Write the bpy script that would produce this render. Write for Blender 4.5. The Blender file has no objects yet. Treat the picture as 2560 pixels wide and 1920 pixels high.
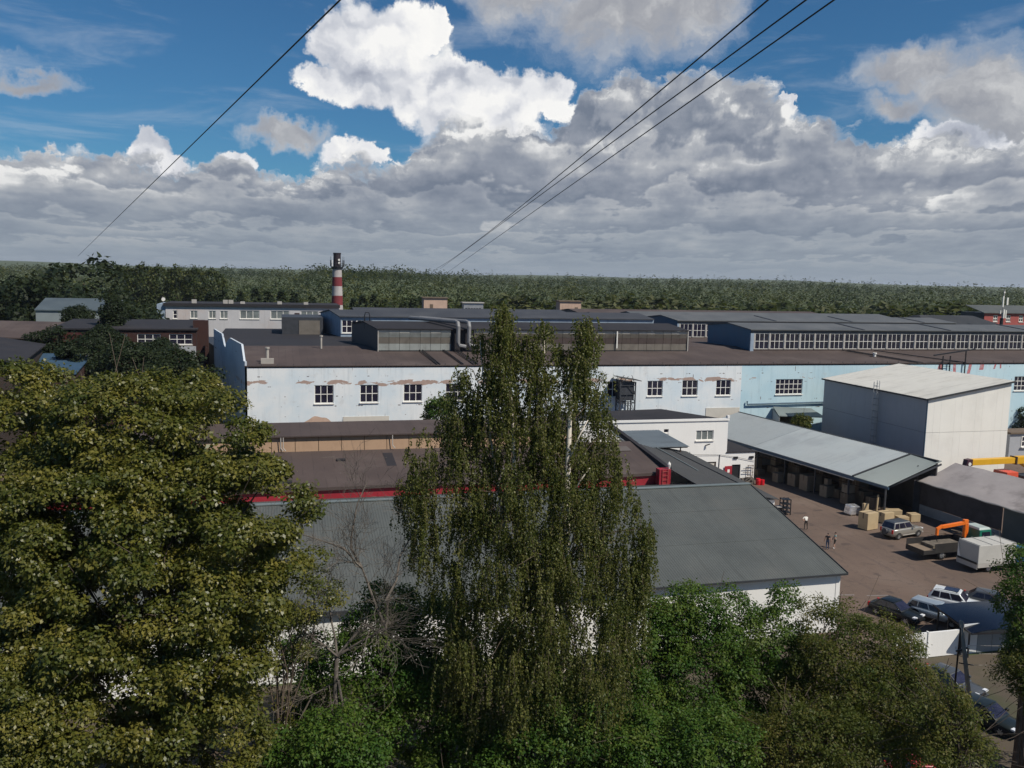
import bpy, bmesh, math, random
import numpy as np
from mathutils import Vector, Matrix, noise as mnoise

random.seed(7)
rng = np.random.default_rng(11)
sc = bpy.context.scene
COL = sc.collection
R = math.radians

# ------------------------------------------------------------------ camera
cam_data = bpy.data.cameras.new('camera')
cam = bpy.data.objects.new('camera', cam_data)
COL.objects.link(cam)
sc.camera = cam
cam_data.sensor_fit = 'HORIZONTAL'
cam_data.sensor_width = 36.0
cam_data.lens = 36.0 * 2217 / 2560
cam_data.clip_start = 0.2
cam_data.clip_end = 30000
# a ninth floor window: 27.5 m up, turned 15 degrees off the works' grid, 7 down, rolled 1.26
cam.matrix_world = (Matrix.Translation((0, 0, 27.5)) @ Matrix.Rotation(R(-15), 4, 'Z')
                    @ Matrix.Rotation(R(90) - math.atan(270 / 2217), 4, 'X') @ Matrix.Rotation(R(1.26), 4, 'Z'))

# ------------------------------------------------------------------ sun and exposure
SUN_TO = Vector((0.60, -0.63, 1.0)).normalized()
SUN_EL = math.asin(SUN_TO.z)
SUN_AZ = math.atan2(SUN_TO.x, SUN_TO.y)
sun_data = bpy.data.lights.new('sun', 'SUN')
sun_data.energy = 4.8
sun_data.angle = R(0.53)
sun_data.color = (1.0, 0.93, 0.82)
sun = bpy.data.objects.new('sun', sun_data)
COL.objects.link(sun)
sun.rotation_euler = (-SUN_TO).to_track_quat('-Z', 'Y').to_euler()
sc.view_settings.view_transform = 'Standard'
sc.view_settings.look = 'None'
sc.view_settings.gamma = 1.0
sc.view_settings.use_curve_mapping = False
sc.view_settings.exposure = 0.0
sc.render.engine = 'CYCLES'
sc.cycles.max_bounces = 6
sc.cycles.transparent_max_bounces = 6
sc.cycles.use_denoising = True

# ------------------------------------------------------------------ node helpers
class NT:
    """terse node building"""
    def __init__(self, tree):
        self.t = tree
    def n(self, typ, **kw):
        nd = self.t.nodes.new(typ)
        for k, v in kw.items():
            setattr(nd, k, v)
        return nd
    def put(self, sock, v):
        if v is None:
            return
        if isinstance(v, bpy.types.NodeSocket):
            self.t.links.new(v, sock)
        else:
            sock.default_value = v
    def m(self, op, a, b=None, c=None, clamp=False):
        nd = self.n('ShaderNodeMath', operation=op, use_clamp=clamp)
        self.put(nd.inputs[0], a); self.put(nd.inputs[1], b); self.put(nd.inputs[2], c)
        return nd.outputs[0]
    def mr(self, v, a, b, c=0.0, d=1.0, smooth=True):
        nd = self.n('ShaderNodeMapRange', interpolation_type='SMOOTHSTEP' if smooth else 'LINEAR')
        self.put(nd.inputs[0], v)
        for i, q in enumerate((a, b, c, d)):
            self.put(nd.inputs[i + 1], q)
        return nd.outputs[0]
    def xyz(self, x, y, z=0.0):
        nd = self.n('ShaderNodeCombineXYZ')
        self.put(nd.inputs[0], x); self.put(nd.inputs[1], y); self.put(nd.inputs[2], z)
        return nd.outputs[0]
    def sep(self, v):
        nd = self.n('ShaderNodeSeparateXYZ'); self.put(nd.inputs[0], v)
        return nd.outputs
    def noise(self, vec, scale=1.0, detail=4.0, rough=0.55, dist=0.0, typ='FBM', lac=2.0, dim='3D'):
        nd = self.n('ShaderNodeTexNoise', noise_type=typ, noise_dimensions=dim)
        self.put(nd.inputs['Vector'], vec)
        nd.inputs['Scale'].default_value = scale; nd.inputs['Detail'].default_value = detail
        nd.inputs['Roughness'].default_value = rough; nd.inputs['Distortion'].default_value = dist
        nd.inputs['Lacunarity'].default_value = lac
        return nd.outputs['Fac']
    def vor(self, vec, scale=1.0, detail=2.0, rough=0.5, feature='F1', smooth=0.6, dim='3D'):
        nd = self.n('ShaderNodeTexVoronoi', feature=feature, voronoi_dimensions=dim)
        nd.normalize = True
        self.put(nd.inputs['Vector'], vec)
        nd.inputs['Scale'].default_value = scale
        nd.inputs['Detail'].default_value = detail
        nd.inputs['Roughness'].default_value = rough
        if feature == 'SMOOTH_F1':
            nd.inputs['Smoothness'].default_value = smooth
        return nd.outputs['Distance']
    def mix(self, f, a, b):
        nd = self.n('ShaderNodeMix', data_type='RGBA')
        self.put(nd.inputs[0], f); self.put(nd.inputs[6], a); self.put(nd.inputs[7], b)
        return nd.outputs[2]
    def ramp(self, f, stops, interp='LINEAR'):
        nd = self.n('ShaderNodeValToRGB'); self.put(nd.inputs[0], f)
        cr = nd.color_ramp; cr.interpolation = interp
        while len(cr.elements) < len(stops):
            cr.elements.new(0.5)
        for e, (p, c) in zip(cr.elements, stops):
            e.position = p; e.color = (*c[:3], 1.0)
        return nd.outputs[0]

# ------------------------------------------------------------------ world: Nishita sky with banks of cumulus
world = bpy.data.worlds.new('World')
sc.world = world
world.use_nodes = True
world.node_tree.nodes.clear()
world.cycles.sampling_method = 'MANUAL'
world.cycles.sample_map_resolution = 256
W = NT(world.node_tree)

def build_sky():
    out = W.n('ShaderNodeOutputWorld')
    sky = W.n('ShaderNodeTexSky', sky_type='NISHITA')
    sky.sun_disc = False
    sky.sun_elevation = SUN_EL
    sky.sun_rotation = SUN_AZ
    sky.altitude = 100.0
    sky.air_density = 1.0
    sky.dust_density = 0.3
    sky.ozone_density = 3.0
    d = W.sep(W.n('ShaderNodeTexCoord').outputs['Generated'])
    az = W.m('SUBTRACT', W.m('ARCTAN2', d[0], d[1]), R(15))       # 0 over the works, + to the right
    el = W.m('ARCSINE', d[2])
    # turbulence shared by all cloud edges
    az0, el0 = az, el
    def turb(k, amp, seed, detail):
        nd = W.n('ShaderNodeTexNoise', noise_dimensions='2D')
        W.put(nd.inputs['Vector'], W.xyz(W.m('MULTIPLY_ADD', az0, k, seed), W.m('MULTIPLY_ADD', el0, k, seed)))
        nd.inputs['Scale'].default_value = 1.0; nd.inputs['Detail'].default_value = detail; nd.inputs['Roughness'].default_value = 0.62
        c = W.n('ShaderNodeSeparateColor'); W.put(c.inputs[0], nd.outputs['Color'])
        return (W.m('MULTIPLY', W.m('SUBTRACT', c.outputs[0], 0.5), amp), W.m('MULTIPLY', W.m('SUBTRACT', c.outputs[1], 0.5), amp))
    tx, ty = turb(18.0, 0.055, 5.0, 5.0)
    az = W.m('ADD', az0, tx)
    el = W.m('ADD', el0, ty)
    w0 = W.noise(W.xyz(W.m('MULTIPLY', az0, 9.0), W.m('MULTIPLY_ADD', el0, 9.0, 3.1)), 1.0, 4.0, 0.6, dim='2D')
    wob = W.m('SUBTRACT', w0, 0.5)

    def billow(kx, ky, seed, sc_=1.0, ox=0.0, oy=0.0, detail=4.0, rough=0.6):
        v = W.xyz(W.m('MULTIPLY_ADD', az, kx, ox + seed), W.m('MULTIPLY_ADD', el, ky, oy + seed))
        return W.noise(v, sc_, detail, rough, 0.0, dim='2D')

    def puff(kx, ky, seed, ox=0.0, oy=0.0):
        v = W.xyz(W.m('MULTIPLY_ADD', az, kx, ox + seed), W.m('MULTIPLY_ADD', el, ky, oy + seed))
        return W.m('SUBTRACT', 1.0, W.vor(v, 1.0, 2.0, 0.55, 'F1', dim='2D'))

    def blobs(items):
        """soft union of ellipses: (az, el, rx, ry) -> 1 inside, 0 at rim, negative out"""
        acc = None
        for (a, e, rx, ry) in items:
            x = W.m('MULTIPLY', W.m('SUBTRACT', az, a), 1.0 / rx)
            y = W.m('MULTIPLY', W.m('SUBTRACT', el, e), 1.0 / ry)
            q = W.m('SUBTRACT', 1.0, W.m('SQRT', W.m('ADD', W.m('MULTIPLY', x, x), W.m('MULTIPLY', y, y))))
            acc = q if acc is None else W.m('SMOOTH_MAX', acc, q, 0.12)
        return acc

    def curve(pts, lo, hi):
        fc = W.n('ShaderNodeFloatCurve')
        u = W.mr(az0, -0.62, 0.62, 0.0, 1.0, smooth=False)
        W.put(fc.inputs['Value'], u)
        c = fc.mapping.curves[0]
        while len(c.points) > 2:
            c.points.remove(c.points[1])
        P = [((a + 0.62) / 1.24, (e - lo) / (hi - lo)) for a, e in pts]
        c.points[0].location = (0.0, P[0][1]); c.points[1].location = (1.0, P[-1][1])
        for x, y in P:
            c.points.new(x, y)
        for p in c.points:
            p.handle_type = 'AUTO_CLAMPED'
        fc.mapping.update()
        return W.m('MULTIPLY_ADD', fc.outputs['Value'], hi - lo, lo)

    tint = W.n('ShaderNodeMix', data_type='RGBA', blend_type='MULTIPLY')
    tint.inputs[0].default_value = 1.0
    W.put(tint.inputs[6], sky.outputs[0]); tint.inputs[7].default_value = (0.36, 0.70, 0.92, 1.0)
    sky_col = tint.outputs[2]

    # --- thin high veil
    veil_n = W.noise(W.xyz(W.m('MULTIPLY', az0, 5.0), W.m('MULTIPLY_ADD', el0, 26.0, 7.7)), 1.0, 5.0, 0.62, 0.3, dim='2D')
    veil = W.m('MULTIPLY', W.mr(veil_n, 0.48, 0.82), 0.26)

    # --- grey, soft upper clouds
    up = blobs(UPPER)
    un = billow(7.0, 11.0, 21.0, detail=5.0)
    upd = W.m('ADD', up, W.m('MULTIPLY', W.m('SUBTRACT', un, 0.5), 1.5))
    up_a = W.m('MULTIPLY', W.mr(upd, -0.12, 0.62), 0.93)
    un2 = billow(7.0, 11.0, 21.0, 1.0, 0.10, 0.16, 5.0)
    up_l = W.m('ADD', 0.45, W.m('MULTIPLY', W.m('SUBTRACT', un, un2), 2.4), clamp=True)
    up_c = W.ramp(up_l, [(0.0, (0.27, 0.28, 0.32)), (0.45, (0.37, 0.375, 0.40)), (1.0, (0.60, 0.60, 0.60))])

    # --- the big white cumulus and the small white towers
    cu = blobs(CUMULUS)
    p1 = puff(17.0, 19.0, 40.0)
    p2 = puff(17.0, 19.0, 40.0, -0.22, -0.34)          # sampled lower left: lights the upper right of every puff
    cb = billow(8.0, 10.0, 44.0, detail=3.0)
    cud = W.m('ADD', W.m('ADD', W.m('SUBTRACT', cu, 0.14), W.m('MULTIPLY', W.m('SUBTRACT', p1, 0.62), 0.75)), W.m('MULTIPLY', wob, 0.5))
    cu_a = W.mr(cud, -0.03, 0.22)
    rim = W.mr(cud, 0.0, 0.55)
    cu_l = W.m('ADD', W.m('ADD', 0.70, W.m('MULTIPLY', W.m('SUBTRACT', p1, p2), 1.15)),
               W.m('MULTIPLY', W.m('SUBTRACT', cb, 0.5), 1.7), clamp=True)
    cu_l = W.m('SUBTRACT', cu_l, W.m('MULTIPLY', rim, 0.10), clamp=True)
    cu_c = W.ramp(cu_l, [(0.0, (0.33, 0.36, 0.44)), (0.35, (0.50, 0.53, 0.60)), (0.65, (0.78, 0.79, 0.82)), (1.0, (0.99, 0.98, 0.95))])

    # --- the wide bank down to the horizon
    top = curve(BANK, 0.0, 0.30)
    depth = W.m('SUBTRACT', top, el)
    bp = puff(11.0, 20.0, 60.0)
    bn = billow(10.0, 26.0, 63.0, detail=6.0)
    bd = W.m('ADD', W.m('MULTIPLY', depth, 14.0),
             W.m('ADD', W.m('MULTIPLY', W.m('SUBTRACT', bp, 0.6), 0.55), W.m('MULTIPLY', W.m('SUBTRACT', bn, 0.5), 0.8)))
    b_a = W.mr(bd, 0.0, 0.16)
    # rows of cumulus closing up towards the horizon: lit tops, grey flat bases
    lowness = W.m('DIVIDE', 1.0, W.m('ADD', W.m('MAXIMUM', el0, -0.02), 0.075))
    kx = W.m('MULTIPLY_ADD', lowness, 0.45, 10.5)
    rn1 = W.noise(W.xyz(W.m('MULTIPLY', az0, kx), W.m('MULTIPLY', lowness, 0.55)), 1.0, 5.0, 0.55, dim='2D')
    rn2 = W.noise(W.xyz(W.m('MULTIPLY_ADD', az0, 6.0, 31.0), W.m('MULTIPLY_ADD', el0, 30.0, 7.0)), 1.0, 3.0, 0.5, dim='2D')
    rp = W.m('SUBTRACT', 1.0, W.vor(W.xyz(W.m('MULTIPLY', W.m('ADD', az0, tx), W.m('MULTIPLY_ADD', lowness, 0.8, 16.0)), W.m('MULTIPLY', lowness, 1.7)), 1.0, 2.0, 0.5, 'F1', dim='2D'))
    phase = W.m('ADD', W.m('MULTIPLY', lowness, 0.50), W.m('ADD', W.m('MULTIPLY', W.m('SUBTRACT', rn1, 0.5), 2.2), W.m('MULTIPLY', W.m('SUBTRACT', rp, 0.6), 1.0)))
    fr = W.m('FRACT', phase)
    tri = W.m('MULTIPLY', W.mr(fr, 0.0, 0.26), W.mr(fr, 1.0, 0.15, smooth=False))     # quick rise at the top edge, slow fall to the base
    lit = W.m('ADD', W.m('MULTIPLY', W.m('SUBTRACT', tri, 0.42), 0.50), W.m('MULTIPLY', W.m('SUBTRACT', rn2, 0.5), 0.95))
    puf = W.m('MULTIPLY', W.m('SUBTRACT', bp, puff(11.0, 20.0, 60.0, -0.14, -0.40)), 0.95)
    edge = W.m('MULTIPLY', W.mr(bd, 0.75, 0.05), W.mr(bn, 0.40, 0.62))
    puf = W.m('MULTIPLY', puf, W.mr(el0, 0.02, 0.12))
    b_l = W.m('ADD', W.m('ADD', 0.40, lit), W.m('ADD', puf, W.m('MULTIPLY', edge, 0.5)), clamp=True)
    b_hi = W.ramp(b_l, [(0.0, (0.175, 0.210, 0.275)), (0.4, (0.285, 0.315, 0.375)), (0.7, (0.44, 0.46, 0.495)), (1.0, (0.86, 0.86, 0.85))])
    b_lo = W.ramp(b_l, [(0.0, (0.225, 0.27, 0.335)), (0.5, (0.30, 0.345, 0.40)), (1.0, (0.42, 0.445, 0.475))])
    b_c = W.mix(W.mr(el0, 0.015, 0.11), b_lo, b_hi)
    b_c = W.mix(W.mr(el0, 0.035, -0.01), b_c, (0.30, 0.35, 0.41, 1.0))

    bg_sky = W.n('ShaderNodeBackground'); W.put(bg_sky.inputs[0], sky_col); bg_sky.inputs[1].default_value = SKY_STRENGTH
    cloud = W.mix(up_a, (0.62, 0.66, 0.72, 1.0), up_c)
    a_tot = W.m('SUBTRACT', 1.0, W.m('MULTIPLY', W.m('SUBTRACT', 1.0, veil), W.m('SUBTRACT', 1.0, up_a)))
    for a, c in ((cu_a, cu_c), (b_a, b_c)):
        cloud = W.mix(a, cloud, c)
        a_tot = W.m('SUBTRACT', 1.0, W.m('MULTIPLY', W.m('SUBTRACT', 1.0, a_tot), W.m('SUBTRACT', 1.0, a)))
    bg_c = W.n('ShaderNodeBackground'); W.put(bg_c.inputs[0], cloud); bg_c.inputs[1].default_value = 1.0
    mixs = W.n('ShaderNodeMixShader')
    W.put(mixs.inputs[0], a_tot)
    world.node_tree.links.new(bg_sky.outputs[0], mixs.inputs[1])
    world.node_tree.links.new(bg_c.outputs[0], mixs.inputs[2])
    world.node_tree.links.new(mixs.outputs[0], out.inputs[0])

SKY_STRENGTH = 0.075
UPPER = [
    (0.0987, 0.2805, 0.1308, 0.0564),
    (0.0121, 0.3028, 0.0812, 0.0541),
    (0.1907, 0.2974, 0.0631, 0.0451),
    (0.4762, 0.1904, 0.0902, 0.0541),
    (0.4075, 0.2117, 0.0767, 0.0248),
    (0.5186, 0.1640, 0.0857, 0.0496),
    (0.3952, 0.1787, 0.0496, 0.0180),
    (-0.4951, 0.1766, 0.0541, 0.0158),
    (-0.5928, 0.1898, 0.1173, 0.0271),
    (0.6068, 0.2109, 0.1353, 0.0541),
    (-0.2429, 0.1462, 0.0586, 0.0135),
    (-0.1297, 0.3416, 0.1353, 0.0271),
]
CUMULUS = [
    (-0.1714, 0.2440, 0.0474, 0.0406),
    (-0.1966, 0.2327, 0.0316, 0.0361),
    (-0.1354, 0.2480, 0.0429, 0.0406),
    (-0.0970, 0.2556, 0.0144, 0.0203),
    (-0.1245, 0.2090, 0.0631, 0.0496),
    (-0.0813, 0.2108, 0.0406, 0.0271),
    (-0.0553, 0.2117, 0.0316, 0.0226),
    (-0.0678, 0.1788, 0.0902, 0.0383),
    (-0.0025, 0.1888, 0.0564, 0.0383),
    (0.0389, 0.1956, 0.0293, 0.0316),
    (0.0481, 0.1773, 0.0203, 0.0203),
    (-0.0237, 0.1594, 0.0812, 0.0203),
    (-0.1714, 0.1987, 0.0496, 0.0316),
    (-0.2176, 0.1980, 0.0271, 0.0203),
    (-0.3843, 0.1179, 0.0248, 0.0226),
    (-0.3675, 0.1043, 0.0316, 0.0135),
    (-0.1884, 0.1284, 0.0338, 0.0180),
    (-0.1563, 0.1236, 0.0226, 0.0158),
    (-0.3024, 0.1143, 0.0248, 0.0158),
    (0.2772, 0.1819, 0.0090, 0.0072),
    (0.4415, 0.1424, 0.0451, 0.0180),
    (0.4741, 0.1297, 0.0496, 0.0158),
    (-0.4846, 0.0963, 0.0361, 0.0099),
]
BANK = [
    (-0.5382, 0.0977),
    (-0.5084, 0.0994),
    (-0.4911, 0.1060),
    (-0.4738, 0.1058),
    (-0.4542, 0.1150),
    (-0.4379, 0.1193),
    (-0.4199, 0.1145),
    (-0.4016, 0.1061),
    (-0.3751, 0.1078),
    (-0.3481, 0.1055),
    (-0.3284, 0.1079),
    (-0.3163, 0.1195),
    (-0.2963, 0.1228),
    (-0.2762, 0.1055),
    (-0.2556, 0.1045),
    (-0.2306, 0.1078),
    (-0.2138, 0.1189),
    (-0.1713, 0.1146),
    (-0.1454, 0.1135),
    (-0.1239, 0.1290),
    (-0.1023, 0.1445),
    (-0.0631, 0.1541),
    (0.0026, 0.1600),
    (0.0549, 0.1691),
    (0.0672, 0.1959),
    (0.0885, 0.2081),
    (0.1527, 0.2131),
    (0.2367, 0.2063),
    (0.2702, 0.1916),
    (0.2952, 0.1750),
    (0.3234, 0.1671),
    (0.3591, 0.1553),
    (0.3900, 0.1464),
    (0.4265, 0.1507),
    (0.4590, 0.1454),
    (0.4869, 0.1422),
    (0.5266, 0.1455),
]

build_sky()

# ------------------------------------------------------------------ materials
MATS = {}
def mat(name, col, rough=0.8, var=0.18, scale=0.6, col2=None, amt2=0.5, s2=0.25, th=(0.48, 0.68), metal=0.0, fine=0.0,
        bump=0.0, spec=0.5, streak=0.0, coat=0.0, sdir=(2.2, 2.2, 0.14), seam=0.0):
    """paint, felt, metal ... : base colour, cloudy variation, patches of a second colour, fine grain, rain streaks"""
    if name in MATS:
        return MATS[name]
    m = bpy.data.materials.new(name); m.use_nodes = True
    m.node_tree.nodes.clear()
    T = NT(m.node_tree)
    out = T.n('ShaderNodeOutputMaterial'); b = T.n('ShaderNodeBsdfPrincipled')
    m.node_tree.links.new(b.outputs[0], out.inputs[0])
    pos = T.n('ShaderNodeNewGeometry').outputs['Position']
    c = (*col, 1.0)
    n1 = T.noise(pos, scale, 5.0, 0.6)
    lo = tuple(x * (1 - var) for x in col); hi = tuple(min(1.0, x * (1 + var)) for x in col)
    c = T.ramp(n1, [(0.3, lo), (0.7, hi)])
    if col2 is not None:
        n2 = T.noise(pos, s2, 6.0, 0.65)
        c = T.mix(T.m('MULTIPLY', T.mr(n2, th[0], th[1]), amt2), c, (*col2, 1.0))
    if streak:
        p = T.sep(pos)
        v = T.xyz(T.m('MULTIPLY', p[0], sdir[0]), T.m('MULTIPLY', p[1], sdir[1]), T.m('MULTIPLY', p[2], sdir[2]))
        s = T.noise(v, 1.0, 5.0, 0.7)
        c = T.mix(T.m('MULTIPLY', T.mr(s, 0.5, 0.75), streak), c, tuple(x * 0.45 for x in col) + (1.0,))
    if seam:
        p = T.sep(pos)
        wx = T.m('ADD', T.m('MULTIPLY', p[0], 1 / seam), T.m('MULTIPLY', T.noise(pos, 0.3, 2.0, 0.5), 0.25))
        ln = T.mr(T.m('ABSOLUTE', T.m('SUBTRACT', T.m('FRACT', wx), 0.5)), 0.06, 0.03)
        strip = T.n('ShaderNodeTexWhiteNoise', noise_dimensions='1D'); T.put(strip.inputs['W'], T.m('FLOOR', T.m('ADD', wx, 0.5)))
        c = T.mix(T.m('MULTIPLY', T.m('SUBTRACT', strip.outputs['Value'], 0.35), 0.35, clamp=True), c, tuple(x * 1.5 for x in col) + (1.0,))
        c = T.mix(T.m('MULTIPLY', ln, T.m('MULTIPLY', T.mr(T.noise(pos, 0.5, 3.0, 0.6), 0.4, 0.6), 0.45)), c, tuple(x * 0.45 for x in col) + (1.0,))
    if fine:
        g = T.noise(pos, 14.0, 3.0, 0.7)
        c = T.mix(T.m('MULTIPLY', T.mr(g, 0.35, 0.7), fine), c, tuple(x * 0.5 for x in col) + (1.0,))
    T.put(b.inputs['Base Color'], c)
    r = T.m('ADD', rough, T.m('MULTIPLY', T.m('SUBTRACT', n1, 0.5), 0.25), clamp=True)
    T.put(b.inputs['Roughness'], r)
    b.inputs['Metallic'].default_value = metal
    b.inputs['Specular IOR Level'].default_value = spec
    b.inputs['Coat Weight'].default_value = coat
    b.inputs['Coat Roughness'].default_value = 0.08
    if bump:
        bp = T.n('ShaderNodeBump'); bp.inputs['Strength'].default_value = 0.6; bp.inputs['Distance'].default_value = bump
        T.put(bp.inputs['Height'], T.noise(pos, 6.0, 5.0, 0.65))
        m.node_tree.links.new(bp.outputs[0], b.inputs['Normal'])
    MATS[name] = m
    return m

def leaf_mat(name, cols, trans=0.35, rough=0.45, spec=0.4):
    """leaf: colour drawn per leaf, light passing through, a little gloss"""
    m = bpy.data.materials.new(name); m.use_nodes = True; m.node_tree.nodes.clear()
    T = NT(m.node_tree)
    out = T.n('ShaderNodeOutputMaterial')
    at = T.n('ShaderNodeAttribute', attribute_name='rnd', attribute_type='GEOMETRY')
    pos = T.n('ShaderNodeNewGeometry').outputs['Position']
    f = T.m('ADD', T.m('MULTIPLY', at.outputs['Fac'], 0.7), T.m('MULTIPLY', T.noise(pos, 0.45, 3.0, 0.6), 0.45), clamp=True)
    k = len(cols) - 1
    c = T.ramp(f, [(0.12 + 0.76 * i / k, q) for i, q in enumerate(cols)])
    b = T.n('ShaderNodeBsdfPrincipled'); T.put(b.inputs['Base Color'], c)
    b.inputs['Roughness'].default_value = rough; b.inputs['Specular IOR Level'].default_value = spec
    t = T.n('ShaderNodeBsdfTranslucent'); T.put(t.inputs[0], T.mix(0.5, c, (0.16, 0.20, 0.02, 1.0)))
    mx = T.n('ShaderNodeMixShader'); mx.inputs[0].default_value = trans
    m.node_tree.links.new(b.outputs[0], mx.inputs[1]); m.node_tree.links.new(t.outputs[0], mx.inputs[2])
    m.node_tree.links.new(mx.outputs[0], out.inputs[0])
    return m

def asphalt_mat():
    """worn yard asphalt: tone patches, oil stains, tyre-polished lanes, cracks"""
    m = bpy.data.materials.new('asphalt'); m.use_nodes = True; m.node_tree.nodes.clear()
    T = NT(m.node_tree)
    out = T.n('ShaderNodeOutputMaterial'); b = T.n('ShaderNodeBsdfPrincipled'); m.node_tree.links.new(b.outputs[0], out.inputs[0])
    pos = T.n('ShaderNodeNewGeometry').outputs['Position']; p = T.sep(pos)
    c = T.ramp(T.noise(pos, 0.10, 6.0, 0.62), [(0.3, (0.104, 0.074, 0.059)), (0.55, (0.140, 0.099, 0.077)), (0.75, (0.172, 0.129, 0.104))])
    lane = T.noise(T.xyz(T.m('MULTIPLY', p[0], 0.9), T.m('MULTIPLY', p[1], 0.07), 0.0), 1.0, 4.0, 0.6, 0.5)
    c = T.mix(T.m('MULTIPLY', T.mr(lane, 0.52, 0.66), 0.35), c, (0.075, 0.058, 0.052, 1.0))
    oil = T.noise(pos, 0.42, 3.0, 0.5)
    c = T.mix(T.m('MULTIPLY', T.mr(oil, 0.63, 0.70), 0.55), c, (0.045, 0.036, 0.033, 1.0))
    cr = T.n('ShaderNodeTexVoronoi', feature='DISTANCE_TO_EDGE'); cr.inputs['Scale'].default_value = 0.22
    T.put(cr.inputs['Vector'], T.xyz(T.m('ADD', p[0], T.m('MULTIPLY', T.noise(pos, 0.7, 4.0, 0.6), 3.0)), T.m('ADD', p[1], T.m('MULTIPLY', T.noise(pos, 0.6, 4.0, 0.6), 3.0)), 0.0))
    c = T.mix(T.m('MULTIPLY', T.mr(cr.outputs['Distance'], 0.016, 0.005), 0.30), c, (0.05, 0.04, 0.035, 1.0))
    c = T.mix(T.m('MULTIPLY', T.mr(T.noise(pos, 9.0, 3.0, 0.7), 0.4, 0.7), 0.3), c, (0.075, 0.06, 0.052, 1.0))
    T.put(b.inputs['Base Color'], c); b.inputs['Roughness'].default_value = 0.9; b.inputs['Specular IOR Level'].default_value = 0.3
    return m
M_ASPH = asphalt_mat()
M_DIRT = mat('dirt_ground', (0.085, 0.066, 0.045), 0.95, 0.3, 0.2, (0.035, 0.05, 0.016), 0.8, 0.12, fine=0.3)
M_GRASS = mat('meadow', (0.055, 0.075, 0.02), 0.95, 0.35, 0.05, (0.09, 0.085, 0.03), 0.6, 0.02)
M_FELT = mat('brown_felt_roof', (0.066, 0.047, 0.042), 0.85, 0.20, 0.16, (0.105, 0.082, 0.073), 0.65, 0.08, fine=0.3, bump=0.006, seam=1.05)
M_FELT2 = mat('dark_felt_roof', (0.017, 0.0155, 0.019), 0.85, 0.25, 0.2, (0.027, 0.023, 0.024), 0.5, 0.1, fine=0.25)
M_BLUEROOF = mat('blue_grey_metal_roof', (0.050, 0.054, 0.063), 0.7, 0.16, 0.2, (0.075, 0.078, 0.085), 0.5, 0.1, spec=0.25)
M_GREYROOF = mat('grey_metal_roof', (0.098, 0.104, 0.108), 0.65, 0.14, 0.2, (0.135, 0.135, 0.135), 0.5, 0.1, spec=0.3)
M_GREENROOF = mat('grey_green_sheet_roof', (0.088, 0.096, 0.092), 0.62, 0.14, 0.25, (0.118, 0.118, 0.108), 0.6, 0.10, fine=0.2, spec=0.3, streak=0.35, sdir=(1.6, 0.10, 0.1))
M_SLATE = mat('slate_sheet_roof', (0.040, 0.043, 0.047), 0.65, 0.14, 0.3, (0.058, 0.058, 0.06), 0.5, 0.15, spec=0.2)
M_ZINC = mat('zinc_sheet_roof', (0.235, 0.27, 0.29), 0.5, 0.10, 0.25, (0.175, 0.20, 0.22), 0.6, 0.16, metal=0.1, streak=0.35, sdir=(0.2, 1.4, 0.1))
M_ZINCG = mat('green_zinc_sheet_roof', (0.165, 0.195, 0.195), 0.5, 0.10, 0.25, (0.125, 0.15, 0.15), 0.5, 0.2, metal=0.1)
M_TARP = mat('weathered_tarpaulin', (0.315, 0.285, 0.275), 0.75, 0.14, 0.3, (0.15, 0.13, 0.125), 0.75, 0.22, bump=0.03)
M_WHITE = mat('white_cladding', (0.80, 0.79, 0.76), 0.55, 0.03, 0.4, (0.70, 0.70, 0.68), 0.4, 0.2, streak=0.10)
M_CREAM = mat('cream_sandwich_panel', (0.80, 0.785, 0.73), 0.5, 0.03, 0.3, (0.68, 0.66, 0.61), 0.5, 0.2, streak=0.06)
M_PANELGREY = mat('grey_sandwich_panel', (0.36, 0.37, 0.39), 0.55, 0.06, 0.3)
M_RED = mat('red_cladding', (0.30, 0.018, 0.030), 0.5, 0.12, 0.5, streak=0.2)
M_REDBRICK = mat('shade_toned_red_brick', (0.040, 0.013, 0.010), 0.85, 0.22, 1.2, (0.035, 0.015, 0.012), 0.6, 0.4, fine=0.3, streak=0.3)  # brick darkened: the cloud shade over the far left is in this colour
M_REDPAINT = mat('red_painted_wall', (0.34, 0.075, 0.065), 0.8, 0.1, 0.6)
M_TAN = mat('tan_panel', (0.33, 0.215, 0.135), 0.75, 0.12, 0.5, (0.25, 0.16, 0.10), 0.5, 0.5, streak=0.3)
M_BLUEWALL = mat('blue_cladding', (0.040, 0.125, 0.205), 0.55, 0.10, 0.4, streak=0.2)
M_PALEBLUE = mat('pale_blue_wall', (0.27, 0.34, 0.42), 0.8, 0.12, 0.6, (0.17, 0.20, 0.25), 0.5, 0.5, streak=0.4)
M_OLDGLASS = mat('old_corrugated_glazing', (0.150, 0.132, 0.110), 0.6, 0.15, 0.5, (0.10, 0.085, 0.07), 0.6, 0.6, streak=0.4)
M_OLDGLASS2 = mat('pale_corrugated_glazing', (0.26, 0.275, 0.26), 0.6, 0.12, 0.5, (0.18, 0.18, 0.165), 0.6, 0.6, streak=0.4)
M_CONC = mat('concrete', (0.40, 0.37, 0.33), 0.9, 0.15, 0.6, (0.28, 0.25, 0.22), 0.6, 0.5, fine=0.2, streak=0.3)
M_PINKWALL = mat('pinkish_plaster', (0.48, 0.34, 0.26), 0.9, 0.12, 0.7, (0.36, 0.24, 0.19), 0.5, 0.5, streak=0.35)
M_OFFICE = mat('pale_office_wall', (0.48, 0.47, 0.48), 0.85, 0.08, 0.2, (0.46, 0.36, 0.31), 0.7, 0.06, streak=0.25)  # toned down, cloud shade mixed into the wall colour
M_FRAME = mat('white_window_frame', (0.74, 0.72, 0.67), 0.6, 0.08, 1.0)
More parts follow.
